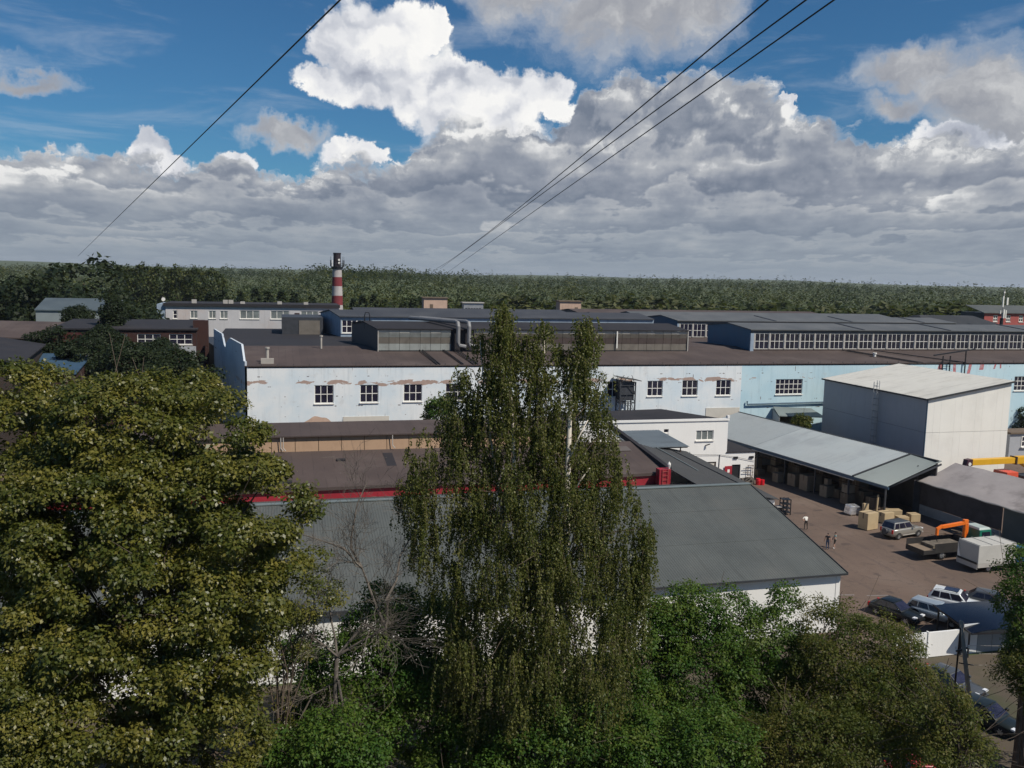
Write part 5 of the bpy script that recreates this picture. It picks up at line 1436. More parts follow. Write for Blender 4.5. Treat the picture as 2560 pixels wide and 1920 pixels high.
# --- the weeping birch
def build_birch():
    D = 43.0
    base = at(1400, 2000, D); base = Vector((base.x, base.y, 0))
    t = thing('birch_tree', 'tall weeping birch with white stems in the middle of the picture', 'tree', base)
    k = D / 2217
    cm = cam.matrix_world.to_3x3()
    right = (cm @ Vector((1, 0, 0))); right.z = 0; right.normalize()
    fwd = Vector((-right.y, right.x, 0))
    def P(px, py, dz=0.0):
        return at(px, py, D + dz) - base
    # columns of hanging foliage: centre x, top y, bottom y, half width, depth offset
    cols = [(1312, 850, 1250, 46, 0.1), (1412, 880, 1300, 46, 0.2), (1150, 930, 1200, 40, 0.4), (1262, 772, 1150, 36, 0.0), (1262, 770, 900, 26, 0.1), (1255, 900, 1480, 62, -0.3), (1200, 845, 1120, 38, 0.6), (1360, 812, 1180, 46, 0.3), (1370, 940, 1560, 70, -0.6), (1465, 812, 1060, 52, 0.2), (1462, 808, 960, 34, 0.1),
            (1480, 960, 1330, 52, 0.4), (1170, 985, 1400, 72, 0.5), (1100, 1060, 1420, 74, 0.2), (1030, 1140, 1320, 46, 0.0), (1440, 1120, 1560, 60, -1.0), (1510, 1040, 1560, 48, 0.2),
            (1300, 1180, 1760, 80, -1.4), (1190, 1240, 1800, 80, -0.6), (1560, 1210, 1520, 56, -0.2), (1610, 1320, 1480, 26, 0.0), (1420, 1400, 1860, 90, -1.6), (1520, 1480, 1860, 70, -1.0),
            (1300, 1520, 1880, 90, -1.8), (1180, 1500, 1820, 60, -0.8), (1105, 1330, 1560, 44, 0.3), (1590, 1430, 1640, 34, 0.2)]
    Vs, Rs = [], []
    twig = MB()
    tips = []
    for ci, (cx, yt, yb, hw, dz) in enumerate(cols):
        ln = yb - yt
        nd = max(3, int(ln / 62))
        for q in range(nd):
            f = q / nd
            y0 = yt + ln * f * 0.86
            taper = min(1.0, 0.35 + 1.6 * f) if yt < 1000 else min(1.0, 0.6 + f)
            w = hw * taper
            sub = max(4, int(w / 11))
            for s in range(sub):
                x0 = cx + random.uniform(-w, w); d0 = dz + random.uniform(-1, 1) * (0.5 + w * k * 0.8)
                head = P(x0, y0 + random.uniform(-18, 18), d0)
                tips.append(head)
                L = random.uniform(0.9, 2.7) * (0.55 + 0.6 * min(1, f + 0.4))
                nst = random.randint(9, 13)
                for _ in range(nst):
                    a = random.uniform(0, 6.283); rr = abs(random.gauss(0, 0.26))
                    p = head + right * math.cos(a) * rr + fwd * math.sin(a) * rr + Vector((0, 0, random.uniform(-0.25, 0.22)))
                    L2 = L * random.uniform(0.55, 1.1)
                    sway = right * random.uniform(-0.10, 0.10) + fwd * random.uniform(-0.1, 0.1) + right * math.cos(a) * 0.12
                    nl = int(L2 * 19) + 5
                    tt = np.sort(rng.random(nl))
                    base_p = np.array(p)[None] + np.array(sway * L2)[None] * np.sin(tt * 1.5)[:, None] + np.stack([np.zeros(nl), np.zeros(nl), -L2 * tt], 1)
                    dirs = rdir(nl); dirs[:, 2] = -np.abs(dirs[:, 2]) - 0.55
                    off = rdir(nl) * 0.05
                    N = rdir(nl); N[:, 2] *= 0.5
                    Vs.append(leaves(base_p + off, N, dirs, rng.uniform(0.085, 0.15, nl), 0.62, 0.06))
                    Rs.append(np.clip(rng.normal(0.5, 0.17, nl) + rng.normal(0, 0.10), 0, 1))
                    if random.random() < 0.22:
                        twig.tube([p, p + sway * L2 * 0.6 + Vector((0, 0, -L2 * 0.5)), p + sway * L2 + Vector((0, 0, -L2 * 0.95))], [0.010, 0.007, 0.004], 3, cap=False)
    V = np.concatenate(Vs); rn = np.concatenate(Rs)
    link('crown', quads_mesh('birch_crown', V, rn, L_BIRCH), t)
    # stems
    mb = MB()
    stems = [[(1405, 2000, 0), (1410, 1700, 0), (1415, 1400, -.5), (1419, 1180, -.6), (1424, 1060, -.6), (1428, 960, -.3), (1455, 880, 0.1), (1465, 835, 0.2)],
             [(1405, 2000, 0), (1385, 1750, .2), (1340, 1500, .3), (1295, 1300, .2), (1285, 1150, -.7), (1280, 1020, 0), (1268, 900, 0.2), (1262, 795, 0.1)],
             [(1412, 1600, 0), (1385, 1350, .8), (1370, 1150, .5), (1364, 1000, .3), (1360, 815, .3)],
             [(1345, 1500, .3), (1262, 1320, .3), (1236, 1160, .4), (1212, 1000, .5), (1200, 850, .5)]]
    rad = [0.27, 0.22, 0.16, 0.13]
    for st, r in zip(stems, rad):
        n = len(st)
        mb.tube([P(*q) for q in st], [r * (1 - i / (n - 1)) ** 1.15 + 0.010 for i in range(n)], 8)
    mb.build('stem', M_BIRCH, t, smooth=True)
    mb = MB()
    arr = [P(*q) for st in stems for q in st[2:-1]]
    for h in tips[::6]:
        near = min(arr, key=lambda a: (a - h).length + max(0, a.z - h.z) * 1.5)
        mid = near.lerp(h, 0.6) + Vector((0, 0, 0.5))
        mb.tube([near, mid, h + Vector((0, 0, 0.05))], [0.032, 0.020, 0.008], 5, cap=False)
    # a few pale limbs
    PALE = (((1419, 1160, -.7), (1470, 1050, -1.0)), ((1425, 1250, -.7), (1475, 1170, -1.2)))
    mb.build('limbs', M_BARK, t, smooth=True)['kind'] = 'stuff'
    for a, b in PALE:
        MB().tube([P(*a), P((a[0] + b[0]) / 2, (a[1] + b[1]) / 2 - 8, (a[2] + b[2]) / 2), P(*b)], [0.05, 0.04, 0.02], 5).build('pale_limb', M_BIRCH, t, smooth=True)
    twig.build('twigs', M_BARK, t)['kind'] = 'stuff'
build_birch()

# --- the dead, leafless tree
def build_dead():
    D = 42.0
    base = at(850, 2010, D); base = Vector((base.x, base.y, 0))
    t = thing('dead_tree', 'leafless dead tree with grey-brown branches between linden and birch', 'tree', base)
    mb = MB()
    def P(px, py, dz=0.0):
        return at(px, py, D + dz) - base
    def grow(p, d, L, r, lev):
        n = 4
        pts = [p]; q = p.copy(); dd = d.copy()
        for i in range(n):
            dd = (dd + Vector((random.gauss(0, .13), random.gauss(0, .13), random.gauss(0, .10)))).normalized()
            q = q + dd * (L / n); pts.append(q.copy())
        mb.tube(pts, [max(r * (1 - 0.75 * i / n), 0.006) for i in range(n + 1)], 5 if lev < 2 else 3, cap=False)
        if lev >= 4:
            return
        for i in range(1, n + 1):
            for _ in range(2 if lev < 3 else 1):
                if random.random() < 0.85:
                    side = d.cross(Vector((random.gauss(0, 1), random.gauss(0, 1), random.gauss(0, 1)))).normalized()
                    nd = (dd * 0.75 + side * random.uniform(0.4, 0.9) + Vector((0, 0, 0.12))).normalized()
                    grow(pts[i], nd, L * random.uniform(0.45, 0.7), max(r * 0.45, 0.007), lev + 1)
    stem = [P(850, 2010), P(862, 1850), P(838, 1740), P(842, 1640)]
    mb.tube(stem, [0.12, 0.12, 0.12, 0.10], 8)
    limbs = [((842, 1640), (905, 1560), (975, 1590, .5)), ((842, 1640), (965, 1570), (970, 1500)), ((965, 1570), (905, 1420), (880, 1400)), ((905, 1420), (860, 1370), (700, 1320)),
             ((905, 1420), (880, 1330), (920, 1200)), ((842, 1640), (760, 1580), (690, 1640)), ((845, 1700), (780, 1740), (720, 1860)), ((842, 1640), (830, 1560), (820, 1450)), ((845, 1700), (860, 1800), (900, 1880)), ((965, 1500), (1000, 1390), (1030, 1280))]
    for a, b, c in limbs:
        a_, b_, c_ = P(a[0], a[1], random.uniform(-.3, .3)), P(b[0], b[1], random.uniform(-.5, .5)), P(c[0], c[1], random.uniform(-.8, .8))
        m1 = a_.lerp(b_, .5) + Vector((random.gauss(0, .15), 0, random.gauss(0, .15))); m2 = b_.lerp(c_, .5) + Vector((random.gauss(0, .15), 0, random.gauss(0, .15)))
        mb.tube([a_, m1, b_, m2, c_], [0.07, 0.055, 0.045, 0.03, 0.014], 6, cap=False)
        for (u, v) in ((a_, b_), (b_, c_)):
            for _ in range(5):
                s = u.lerp(v, random.uniform(0.25, 1.0))
                d = ((v - u).normalized() * 0.8 + Vector((random.gauss(0, .5), random.gauss(0, .5), random.gauss(0.1, .4)))).normalized()
                grow(s, d, random.uniform(0.9, 2.2), 0.020, 2)
    mb.build('branches', M_BARKD, t)['kind'] = 'stuff'
build_dead()

# --- the green thicket of maples along the hall and the box elders to the right
mp = [('young_maple', 'green bushy maple left of the birch, under the dead tree', [(890, 1690, 130, 150), (960, 1560, 85, 110), (800, 1830, 110, 110)], 45, L_MAPLE, 1.0),
      ('young_maple', 'green maple between the dead tree and the birch against the white wall', [(1085, 1590, 90, 110), (1010, 1680, 90, 100), (760, 1640, 60, 60)], 47, L_MAPLE, 0.9),
      ('young_maple', 'green maple behind the birch hiding the hall wall', [(1230, 1620, 80, 70), (1330, 1700, 110, 100)], 49, L_MAPLE, 0.8),
      ('young_maple', 'low green maple hiding the foot of the dead tree', [(850, 1870, 120, 90), (740, 1890, 90, 70)], 39.5, L_MAPLE, 0.9),
      ('young_maple', 'green maple filling the foot of the birch', [(1060, 1780, 130, 140), (1150, 1880, 140, 110)], 44, L_MAPLE, 1.0),
      ('young_maple', 'low green maple at the bottom edge below the birch', [(1330, 1880, 150, 110), (1420, 1800, 100, 110)], 42.5, L_MAPLE, 1.0),
      ('young_maple', 'upright green maple just right of the birch', [(1600, 1590, 100, 130), (1580, 1740, 130, 150), (1680, 1560, 60, 100)], 49, L_MAPLE, 1.0),
      ('young_maple', 'tall green maple before the white wall of the green-roofed hall', [(1740, 1560, 90, 110), (1760, 1700, 130, 150), (1830, 1590, 70, 120)], 50, L_MAPLE, 1.0),
      ('young_maple', 'green maple whose tip stands against the white hall corner', [(1920, 1620, 85, 110), (1900, 1740, 120, 130), (1960, 1520, 36, 70)], 51, L_MAPLE, 0.95),
      ('young_maple', 'broad dark green maple at the bottom edge right of centre', [(1600, 1880, 150, 110), (1760, 1870, 130, 110)], 43, L_MAPLE, 1.0),
      ('box_elder', 'olive box elder reaching over the parked black car', [(2080, 1580, 110, 90), (2180, 1640, 130, 110), (2060, 1700, 120, 120)], 49, L_ELDER, 0.75),
      ('box_elder', 'olive box elder with bare twigs at the bottom right of centre', [(2060, 1850, 150, 120), (1930, 1860, 110, 90)], 44, L_ELDER, 0.70),
      ('box_elder', 'olive box elder in front of the white fence', [(2220, 1760, 130, 120), (2270, 1690, 70, 70), (2270, 1850, 110, 80)], 46, L_ELDER, 0.68),
      ('box_elder', 'sparse olive box elder over the dark parked cars', [(2370, 1800, 80, 90), (2420, 1890, 110, 50)], 41, L_ELDER, 0.28),
      ('ash_tree', 'dark green ash at the right edge beside the tented truck', [(2575, 1470, 75, 100), (2590, 1590, 70, 110), (2620, 1700, 90, 120)], 50, L_MAPLE, 0.9),
      ('ash_tree', 'low dark ash behind the utility pole at the right edge', [(2560, 1680, 60, 50), (2600, 1660, 80, 80)], 48, L_ELDER, 0.6)]
for nm, lab, es, dep, lm, dens in mp:
    E = [ell_px(a, b, c, d, dep + random.uniform(-.6, .6)) for a, b, c, d in es]
    cx = sum(e[0] for e in E) / len(E); cy = sum(e[1] for e in E) / len(E)
    area = sum(c * d for a, b, c, d in es) / 1000.0
    elder = lm is L_ELDER
    broad_tree(nm, lab, E, (cx, cy, 0), max(1.2, min(e[2] - e[5] * 0.7 for e in E)), int((4.0 if not elder else 5.6) * area * dens) + 30, 150, (0.32, 0.70), (0.11, 0.20), lm, M_BARK,
               0.12, 34 if elder else 20, flat=0.75, front=0.4, stems=3, fill=0.16 if not elder else 0.10, lo=0.45 if elder else 0.62, hang=0.25, aspect=0.45 if elder else 0.6)

# --- shrubs against the factory
def shrub(label, px, py, rx, ry, dep, lm, n=40):
    E = [ell_px(px, py, rx, ry, dep)]
    broad_tree('shrub', label, E, (E[0][0], E[0][1], 0), max(1.0, E[0][2] - E[0][5]), n, 110, (0.5, 1.0), (0.22, 0.40), lm, M_BARK, 0.10, 8, front=0.2, fill=0.1)
shrub('blue-green bush against the white factory wall left of the birch', 1100, 1040, 34, 42, 118, L_MAPLE)
shrub('small bush beside the grey porch under the blue wall', 2003, 1058, 16, 18, 138, L_ELDER, 24)
shrub('bush with dark shade in its leaf colour at the right end of the blue wall', 2560, 1062, 22, 45, 160, L_SHADETONE, 30)  # tree shadow around this bush put into its dark leaves
for (px, py, rx, ry, dep, lm, lab) in ((470, 985, 75, 110, 108, L_SHADETONE, 'dark tree in the gap left of the factory end wall'), (330, 930, 80, 70, 125, L_SHADETONE, 'dark tree before the brick workshop, behind the big linden'),
                                       (430, 930, 60, 60, 135, L_SHADETONE, 'dark bush below the workshop windows'), (215, 900, 60, 60, 140, L_SHADETONE, 'dark bush left of the brick workshop'),
                                       (500, 1010, 50, 80, 100, L_LINDEN, 'yellowish young tree at the foot of the factory end wall'), (282, 800, 22, 60, 158, L_SHADETONE, 'slim dark tree before the brick workshop wall'),
                                       (130, 870, 60, 50, 150, L_SHADETONE, 'dark tree before the timber shed, left of the brick workshop'), (255, 862, 50, 45, 148, L_SHADETONE, 'dark tree covering the left part of the workshop wall'), (395, 900, 55, 45, 142, L_SHADETONE, 'dark bush under the right workshop windows'),
                                       (195, 790, 25, 22, 190, L_SHADETONE, 'dark bush before the grey barn')):
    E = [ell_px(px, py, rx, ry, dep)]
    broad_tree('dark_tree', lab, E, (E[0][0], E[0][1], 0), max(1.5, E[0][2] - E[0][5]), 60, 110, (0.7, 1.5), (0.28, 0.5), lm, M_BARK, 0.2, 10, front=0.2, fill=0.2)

# ------------------------------------------------------------------ middle distance trees, one by one
def proto(kind_, lm):
    """returns crown mesh and trunk mesh, about 12 m tall"""
    if kind_ == 'conifer':
        h = 13.0; K = 900
        z = h * (1 - rng.random(K) ** 0.6 * 0.92); r = (h - z) * 0.24 * (0.6 + 0.5 * rng.random(K)); a = rng.random(K) * 6.283
        P = np.stack([np.cos(a) * r, np.sin(a) * r, z], 1)
        N = unit(np.stack([np.cos(a), np.sin(a), 0.6 + 0 * a], 1) + rng.normal(size=(K, 3)) * 0.3)
        T = np.stack([np.cos(a), np.sin(a), -0.45 + 0 * a], 1) + rng.normal(size=(K, 3)) * 0.2
        V = leaves(P, N, T, rng.uniform(0.7, 1.3, K), 0.6); rn = rng.random(K)
    else:
        E = {'round': [(0, 0, 8.5, 3.6, 3.6, 3.6), (1.6, .4, 6.8, 2.6, 2.6, 2.6), (-1.5, -.5, 7.0, 2.5, 2.5, 2.4)],
             'tall': [(0, 0, 8, 2.3, 2.3, 5.2), (0.8, 0.2, 5, 2.0, 2.0, 3.0)],
             'bush': [(0, 0, 3.0, 3.2, 3.2, 2.6), (2.0, 0, 2.2, 2.2, 2.2, 2.0)]}[kind_]
        C, n = ell_points(E, 70, 0.7, 1.0)
        V, rn = clump_leaves(C, n, 26, (0.7, 1.3), (0.45, 0.85), 0.7, 0.3)
    cm = quads_mesh('tree_crown', V, rn, lm)
    mb = MB(); mb.tube([(0, 0, 0), (0.1, 0, 4), (0, 0.1, 9 if kind_ != 'bush' else 3)], [0.22, 0.17, 0.05], 6)
    o = mb.build('tree_trunk', M_BARK); tm = o.data; bpy.data.objects.remove(o)
    return cm, tm
PR = {('round', 'd'): proto('round', L_SHADETONE), ('round', 'f'): proto('round', L_FOREST), ('tall', 'f'): proto('tall', L_FOREST), ('conifer', 'd'): proto('conifer', L_SHADETONE), ('bush', 'w'): proto('bush', L_WILLOW), ('bush', 'f'): proto('bush', L_FOREST)}
def far_tree(key, name, label, group, px, ytop, dep, hgt=None, sx=1.0):
    cm, tm = PR[key]
    top = at(px, ytop, dep)
    zg = float(terrain(top.x, top.y))
    h0 = {'round': 13.2, 'tall': 14.2, 'conifer': 13.0, 'bush': 5.6}[key[0]]
    h = max(top.z - zg, 3.0)
    s = h / h0
    t = thing(name, label, 'tree', (top.x, top.y, zg), random.uniform(0, 6.28), group)
    t.scale = (s * sx, s * sx, s)
    link('crown', cm, t); link('trunk', tm, t)
ORD = ['first', 'second', 'third', 'fourth', 'fifth', 'sixth', 'seventh', 'eighth', 'ninth', 'tenth', 'eleventh', 'twelfth', 'thirteenth', 'fourteenth', 'fifteenth', 'sixteenth', 'seventeenth', 'eighteenth', 'nineteenth', 'twentieth']
ORD += ['twenty-' + o for o in ORD[:9]] + ['thirtieth'] + ['thirty-' + o for o in ORD[:9]]
def ranked(pts):
    """(x, y) list -> (ordinal from the left, x, y)"""
    return [(ORD[i], *p) for i, p in enumerate(sorted(pts))]
G1, G2, G3, G4 = 'dark trees beyond the brick workshop', 'poplars behind the office', 'spruces along the far side of the works', 'bushes along the forest edge'
far_tree(('round', 'd'), 'dark_tree', 'tallest dark tree on the left skyline, where the single wire ends', None, 205, 618, 262, sx=1.15)
for i, (o_, x, y) in enumerate(ranked(((20, 655), (70, 650), (112, 652), (150, 668), (45, 690), (110, 705), (260, 690), (300, 715), (340, 725), (385, 730), (-20, 700), (60, 735), (150, 740), (225, 735), (280, 755), (330, 765), (20, 770), (80, 775), (10, 745), (300, 790), (345, 740)))):
    far_tree(('round', 'd'), 'dark_tree', o_ + ' dark tree from the left in the shaded far left clump', G1, x, y + 14, 250 - i * 3 + (i % 3) * 15, sx=0.95)
for i, (o_, x, y) in enumerate(ranked(((318, 656), (356, 650), (398, 655), (440, 656), (485, 660), (530, 664)))):
    far_tree(('round', 'f'), 'poplar_tree', o_ + ' poplar from the left in the raised row above the office', G2, x, y, 420, sx=0.8)
for i, (o_, x, y) in enumerate(ranked(((560, 716), (600, 722), (640, 712), (672, 720), (705, 716), (735, 726), (885, 738), (908, 730), (936, 728), (960, 742), (1035, 738), (1008, 748), (780, 735), (525, 722)))):
    far_tree(('conifer', 'd'), 'spruce_tree', o_ + ' dark spruce from the left behind the factory roofs', G3, x, y, 335 + 7 * (i % 4))
for i, x in enumerate(np.linspace(1000, 2460, 34)):
    k = [('bush', 'w'), ('bush', 'f'), ('round', 'f')][i % 3]
    far_tree(k, 'forest_edge_tree', ORD[i] + ' bush from the left along the forest edge behind the roofs', G4, x + random.uniform(-15, 15), 752 + 0.012 * (x - 1000) + random.uniform(-8, 10), 345 + random.uniform(-15, 25), sx=1.5 if k[0] == 'bush' else 0.9)

# ------------------------------------------------------------------ the forest: one far-off mass
def build_forest():
    tm = []; tf = []
    for kd in range(6):
        if kd < 4:
            E = [(0, 0, 0.62, 0.30, 0.30, 0.33), (0.12, 0, 0.5, 0.22, 0.22, 0.25), (-0.12, 0.05, 0.5, 0.22, 0.22, 0.22)]
            C, n = ell_points(E, 22, 0.7, 1.0)
            V, _ = clump_leaves(C, n, 8, (0.06, 0.11), (0.045, 0.085), 0.8, 0.2, jitter=0.012)
        else:
            K = 150
            z = 1 - rng.random(K) ** 0.6 * 0.8; r = (1.03 - z) * 0.26; a = rng.random(K) * 6.283
            P = np.stack([np.cos(a) * r, np.sin(a) * r, z], 1); N = unit(np.stack([np.cos(a), np.sin(a), 0.6 + 0 * a], 1))
            V = leaves(P, N, np.stack([np.cos(a), np.sin(a), -0.3 + 0 * a], 1), rng.uniform(0.06, 0.11, K), 0.7)
        tm.append(V)
        tf.append((V[:: 3] - V[:: 3].mean(1, keepdims=True)) * 1.45 + V[:: 3].mean(1, keepdims=True))
    parts, rnds = [], []
    rows = list(np.geomspace(350, 1750, 28))
    for ri, d in enumerate(rows):
        step = 5.2 + d * 0.0042
        na = int(1.02 * d / step)
        a = np.linspace(-0.53, 0.53, na) + rng.normal(0, 0.25 * step / d, na)
        dd = d * (1 + rng.normal(0, 0.018, na))
        x, y = dd * np.sin(a + R(15)), dd * np.cos(a + R(15))
        z = terrain(x, y)
        for i in range(na):
            con = (rng.random() < (0.10 if d < 900 else 0.45)) and a[i] > -0.05
            bank = tm if d < 520 else tf
            V = bank[4 + rng.integers(2)] if con else bank[rng.integers(4)]
            h = max(9.0, rng.normal(15.0, 2.6) + 6.5 * mnoise.noise(Vector((x[i] / 75, y[i] / 75, 9)))) * (1.18 if con else 1.0) * (0.72 if d < 420 else 1.0)
            w = h * (0.9 if not con else 0.75) * (1 + d / 2600)
            c, s = math.cos(i * 2.4 + ri), math.sin(i * 2.4 + ri)
            q = V * np.array([w, w, h])
            q = np.stack([q[..., 0] * c - q[..., 1] * s, q[..., 0] * s + q[..., 1] * c, q[..., 2]], -1) + np.array([x[i], y[i], z[i] - 0.5])
            parts.append(q)
            tr = 0.5 + 0.9 * mnoise.noise(Vector((x[i] / 90, y[i] / 90, 0))) + 0.5 * mnoise.noise(Vector((x[i] / 25, y[i] / 25, 4))) + rng.normal(0, 0.12) - (0.28 if con else 0)
            rnds.append(np.clip(tr + rng.normal(0, 0.05, len(q)), 0, 1))
    me = quads_mesh('forest', np.concatenate(parts), np.concatenate(rnds), L_FOREST)
    kind(link('forest', me), 'stuff', 'mixed forest covering the whole horizon behind the works')
build_forest()


# ------------------------------------------------------------------ vehicles
WHEEL = {}
def wheel(parent, x, y, r, w, side, rim_m=None):
    k = (round(r, 2), round(w, 2))
    if k not in WHEEL:
        n = 22
        mb = MB()
        prof = [(r * 0.62, -w / 2), (r * 0.93, -w / 2), (r, -w * 0.32), (r, w * 0.32), (r * 0.93, w / 2), (r * 0.62, w / 2)]
        vs = [(q * math.cos(2 * math.pi * i / n), yy, q * math.sin(2 * math.pi * i / n)) for i in range(n) for q, yy in prof]
        m_ = len(prof)
        fs = [(i * m_ + j, ((i + 1) % n) * m_ + j, ((i + 1) % n) * m_ + j + 1, i * m_ + j + 1) for i in range(n) for j in range(m_ - 1)]
        mb.add(vs, fs); o = mb.build('tyre', M_TYRE, smooth=True); ty = o.data; bpy.data.objects.remove(o)
        mb = MB()
        mb.tube([(0, -w * 0.30, 0), (0, w * 0.38, 0)], r * 0.60, 20)
        mb.tube([(0, w * 0.38, 0), (0, w * 0.46, 0)], r * 0.2, 10)
        for i in range(6):
            a = math.pi * 2 * i / 6
            mb.beam((0.12 * r * math.cos(a), w * 0.42, 0.12 * r * math.sin(a)), (0.58 * r * math.cos(a), w * 0.40, 0.58 * r * math.sin(a)), 0.09 * r / 0.35, 0.05)
        o = mb.build('rim', M_RIM); rm = o.data; bpy.data.objects.remove(o)
        WHEEL[k] = (ty, rm)
    ty, rm = WHEEL[k]
    wh = link('wheel', None, parent, (x, y, r), 0.0 if side > 0 else math.pi)
    link('tyre', ty, wh); link('rim', rm, wh)
    return wh

def car(name, label, cat, loc, heading, L, Wd, H, paint, style='suv', group=None, sunroof=False, roof_m=None):
    """car pointing along local +x; body lofted from side stations, glazed cabin, wheels with tyres and rims"""
    t = thing(name, label, cat, loc, R(heading), group)
    hw = Wd / 2; r = 0.36 if style == 'suv' else 0.32
    zs = 0.30 if style == 'suv' else 0.22
    belt = H * (0.60 if style == 'suv' else 0.62)
    a, b = -L / 2, L / 2
    if style == 'suv':
        st = [(a, zs + .22, belt * .92, .86), (a + .10, zs + .05, belt, .96), (a + .9, zs, belt, 1.0), (0, zs, belt * 1.0, 1.0), (b - 1.55, zs, belt * .985, 1.0), (b - 1.2, zs, belt * .955, .985), (b - .45, zs, belt * .91, .95), (b - .10, zs + .08, belt * .80, .88), (b, zs + .2, belt * .62, .80)]
        cab = [(a + .10, a + .42), (b - 1.50, b - 2.15)]
    else:
        st = [(a, zs + .22, belt * .78, .82), (a + .12, zs + .06, belt * .96, .93), (a + .7, zs, belt, .99), (0, zs, belt * .98, 1.0), (b - 1.5, zs, belt * .95, 1.0), (b - 1.1, zs, belt * .89, .985), (b - .4, zs, belt * .80, .94), (b - .10, zs + .08, belt * .68, .86), (b, zs + .2, belt * .55, .76)]
        cab = [(a + .35, a + 1.05), (b - 1.15, b - 2.0)]
    mb = MB(); vs = []
    for x, z0, z1, k in st:
        w = hw * k
        ring = [(-w * .80, z0), (-w * .96, z0 + .06), (-w, z0 + (z1 - z0) * .45), (-w * .985, z1 - .12), (-w * .93, z1 - .02), (-w * .5, z1 + .03), (0, z1 + .045)]
        ring = ring + [(-y, z) for y, z in ring[-2::-1]]
        vs += [(x, y, z) for y, z in ring]
    m_ = 13
    fs = [(i * m_ + j, i * m_ + (j + 1) % m_, (i + 1) * m_ + (j + 1) % m_, (i + 1) * m_ + j) for i in range(len(st) - 1) for j in range(m_)]
    fs += [tuple(range(m_))[::-1], tuple(range((len(st) - 1) * m_, len(st) * m_))]
    mb.add(vs, fs); mb.build('body', paint, t, smooth=True)
    # cabin shell
    (xb0, xt0), (xb1, xt1) = cab
    wb, wt = hw * 0.93, hw * 0.74
    z0, z1 = belt - 0.05, H
    lo = [(xb0, -wb, z0), (xb1, -wb, z0), (xb1, wb, z0), (xb0, wb, z0)]
    hi = [(xt0, -wt, z1 - .05), (xt1, -wt, z1 - .07), (xt1, wt, z1 - .07), (xt0, wt, z1 - .05)]
    mb = MB(); mb.hull8(lo, hi); mb.build('cabin', paint, t, bevel=0.05, smooth=True)
    mb = MB()
    n = 6; vs = []
    for i in range(n + 1):
        x = xt0 + (xt1 - xt0) * i / n
        for j in range(7):
            y = -wt + 2 * wt * j / 6
            vs.append((x, y * 0.985, z1 - 0.045 + 0.055 * math.sin(math.pi * i / n) ** 0.6 * math.sin(math.pi * j / 6) ** 0.5 + 0.0))
    mb.add(vs, [(i * 7 + j, (i + 1) * 7 + j, (i + 1) * 7 + j + 1, i * 7 + j + 1) for i in range(n) for j in range(6)])
    mb.build('roof', roof_m or paint, t, smooth=True)
    def side_pt(u, v, s):
        """u along 0..1 rear->front, v 0 belt .. 1 roof"""
        xl = xb0 + (xb1 - xb0) * u; xh = xt0 + (xt1 - xt0) * u
        return (xl + (xh - xl) * v, s * (wb + (wt - wb) * v + 0.008), z0 + (z1 - .06 - z0) * v)
    cuts = [(0.05, 0.27), (0.30, 0.60), (0.63, 0.95)] if style == 'suv' else [(0.12, 0.46), (0.49, 0.93)]
    for s in (-1, 1):
        for u0, u1 in cuts:
            q = [side_pt(u0, .16, s), side_pt(u1, .16, s), side_pt(u1, .86, s), side_pt(u0, .86, s)]
            mb = MB(); mb.add(q, [(0, 1, 2, 3) if s < 0 else (3, 2, 1, 0)]); mb.build('side_window', M_GLASS, t)
    def end_pt(front, v, w_, e=0.012):
        xl, xh = (xb1, xt1) if front else (xb0, xt0)
        ww = (wb + (wt - wb) * v) * w_
        return (xl + (xh - xl) * v + (e if front else -e), ww, z0 + (z1 - .06 - z0) * v + 0.012)
    for fr, nm in ((True, 'windscreen'), (False, 'rear_window')):
        q = [end_pt(fr, .14, -.9), end_pt(fr, .14, .9), end_pt(fr, .90, .9), end_pt(fr, .90, -.9)]
        mb = MB(); mb.add(q, [(0, 1, 2, 3) if fr else (3, 2, 1, 0)]); mb.build(nm, M_GLASS, t)
    if sunroof:
        mb = MB(); mb.box(xt0 + (xt1 - xt0) * .40, xt1 - 0.12 * 1, -wt * .74, wt * .74, z1 + 0.012, z1 + 0.03); mb.build('sunroof', M_GLASS, t)
        for s in (-1, 1):
            mb = MB(); mb.tube([(xt0 + .15, s * wt * .93, z1 - .02), (xt0 + .3, s * wt * .93, z1 + .06), (xt1 - .35, s * wt * .93, z1 + .05), (xt1 - .2, s * wt * .93, z1 - .03)], 0.02, 5); mb.build('roof_rail', M_DARKSTEEL, t)
    for s in (-1, 1):
        for x in (a + L * .185, b - L * .185):
            wheel(t, x, s * (hw - 0.10), r, 0.22, s)
            mb = MB(); n = 16
            pts = [(x + (r + .075) * math.cos(q), s * (hw + .004), r + (r + .075) * math.sin(q)) for q in np.linspace(-0.35, math.pi + 0.35, n)]
            mb.add([(x, s * (hw + .004), r)] + pts, [(0, i + 1, i + 2) if s < 0 else (0, i + 2, i + 1) for i in range(n - 1)]); mb.build('wheel_arch', M_TYRE, t)
        MB().box(b - .30, b - .02, s * hw * .66 - .19, s * hw * .66 + .19, belt * .68, belt * .82).build('headlight', M_LAMPW, t, bevel=0.03)
        MB().box(a - .01, a + .12, s * hw * .80 - .10, s * hw * .80 + .10, belt * .62, belt * .98).build('tail_light', M_LAMPR, t, bevel=0.02)
        MB().box(xb1 - .42, xb1 - .22, s * (hw + .12) - .09, s * (hw + .12) + .09, belt + .02, belt + .18).build('mirror', paint, t, bevel=0.03)
        MB().box(a + L * .3, b - L * .3, s * (hw + .012) - .008, s * (hw + .012) + .008, zs + .12, zs + .22).build('sill_trim', M_FRAMEG if style == 'suv' else M_TYRE, t)
    MB().box(b - .09, b + .03, -hw * .42, hw * .42, belt * .42, belt * .70).build('grille', M_BLACKM, t)
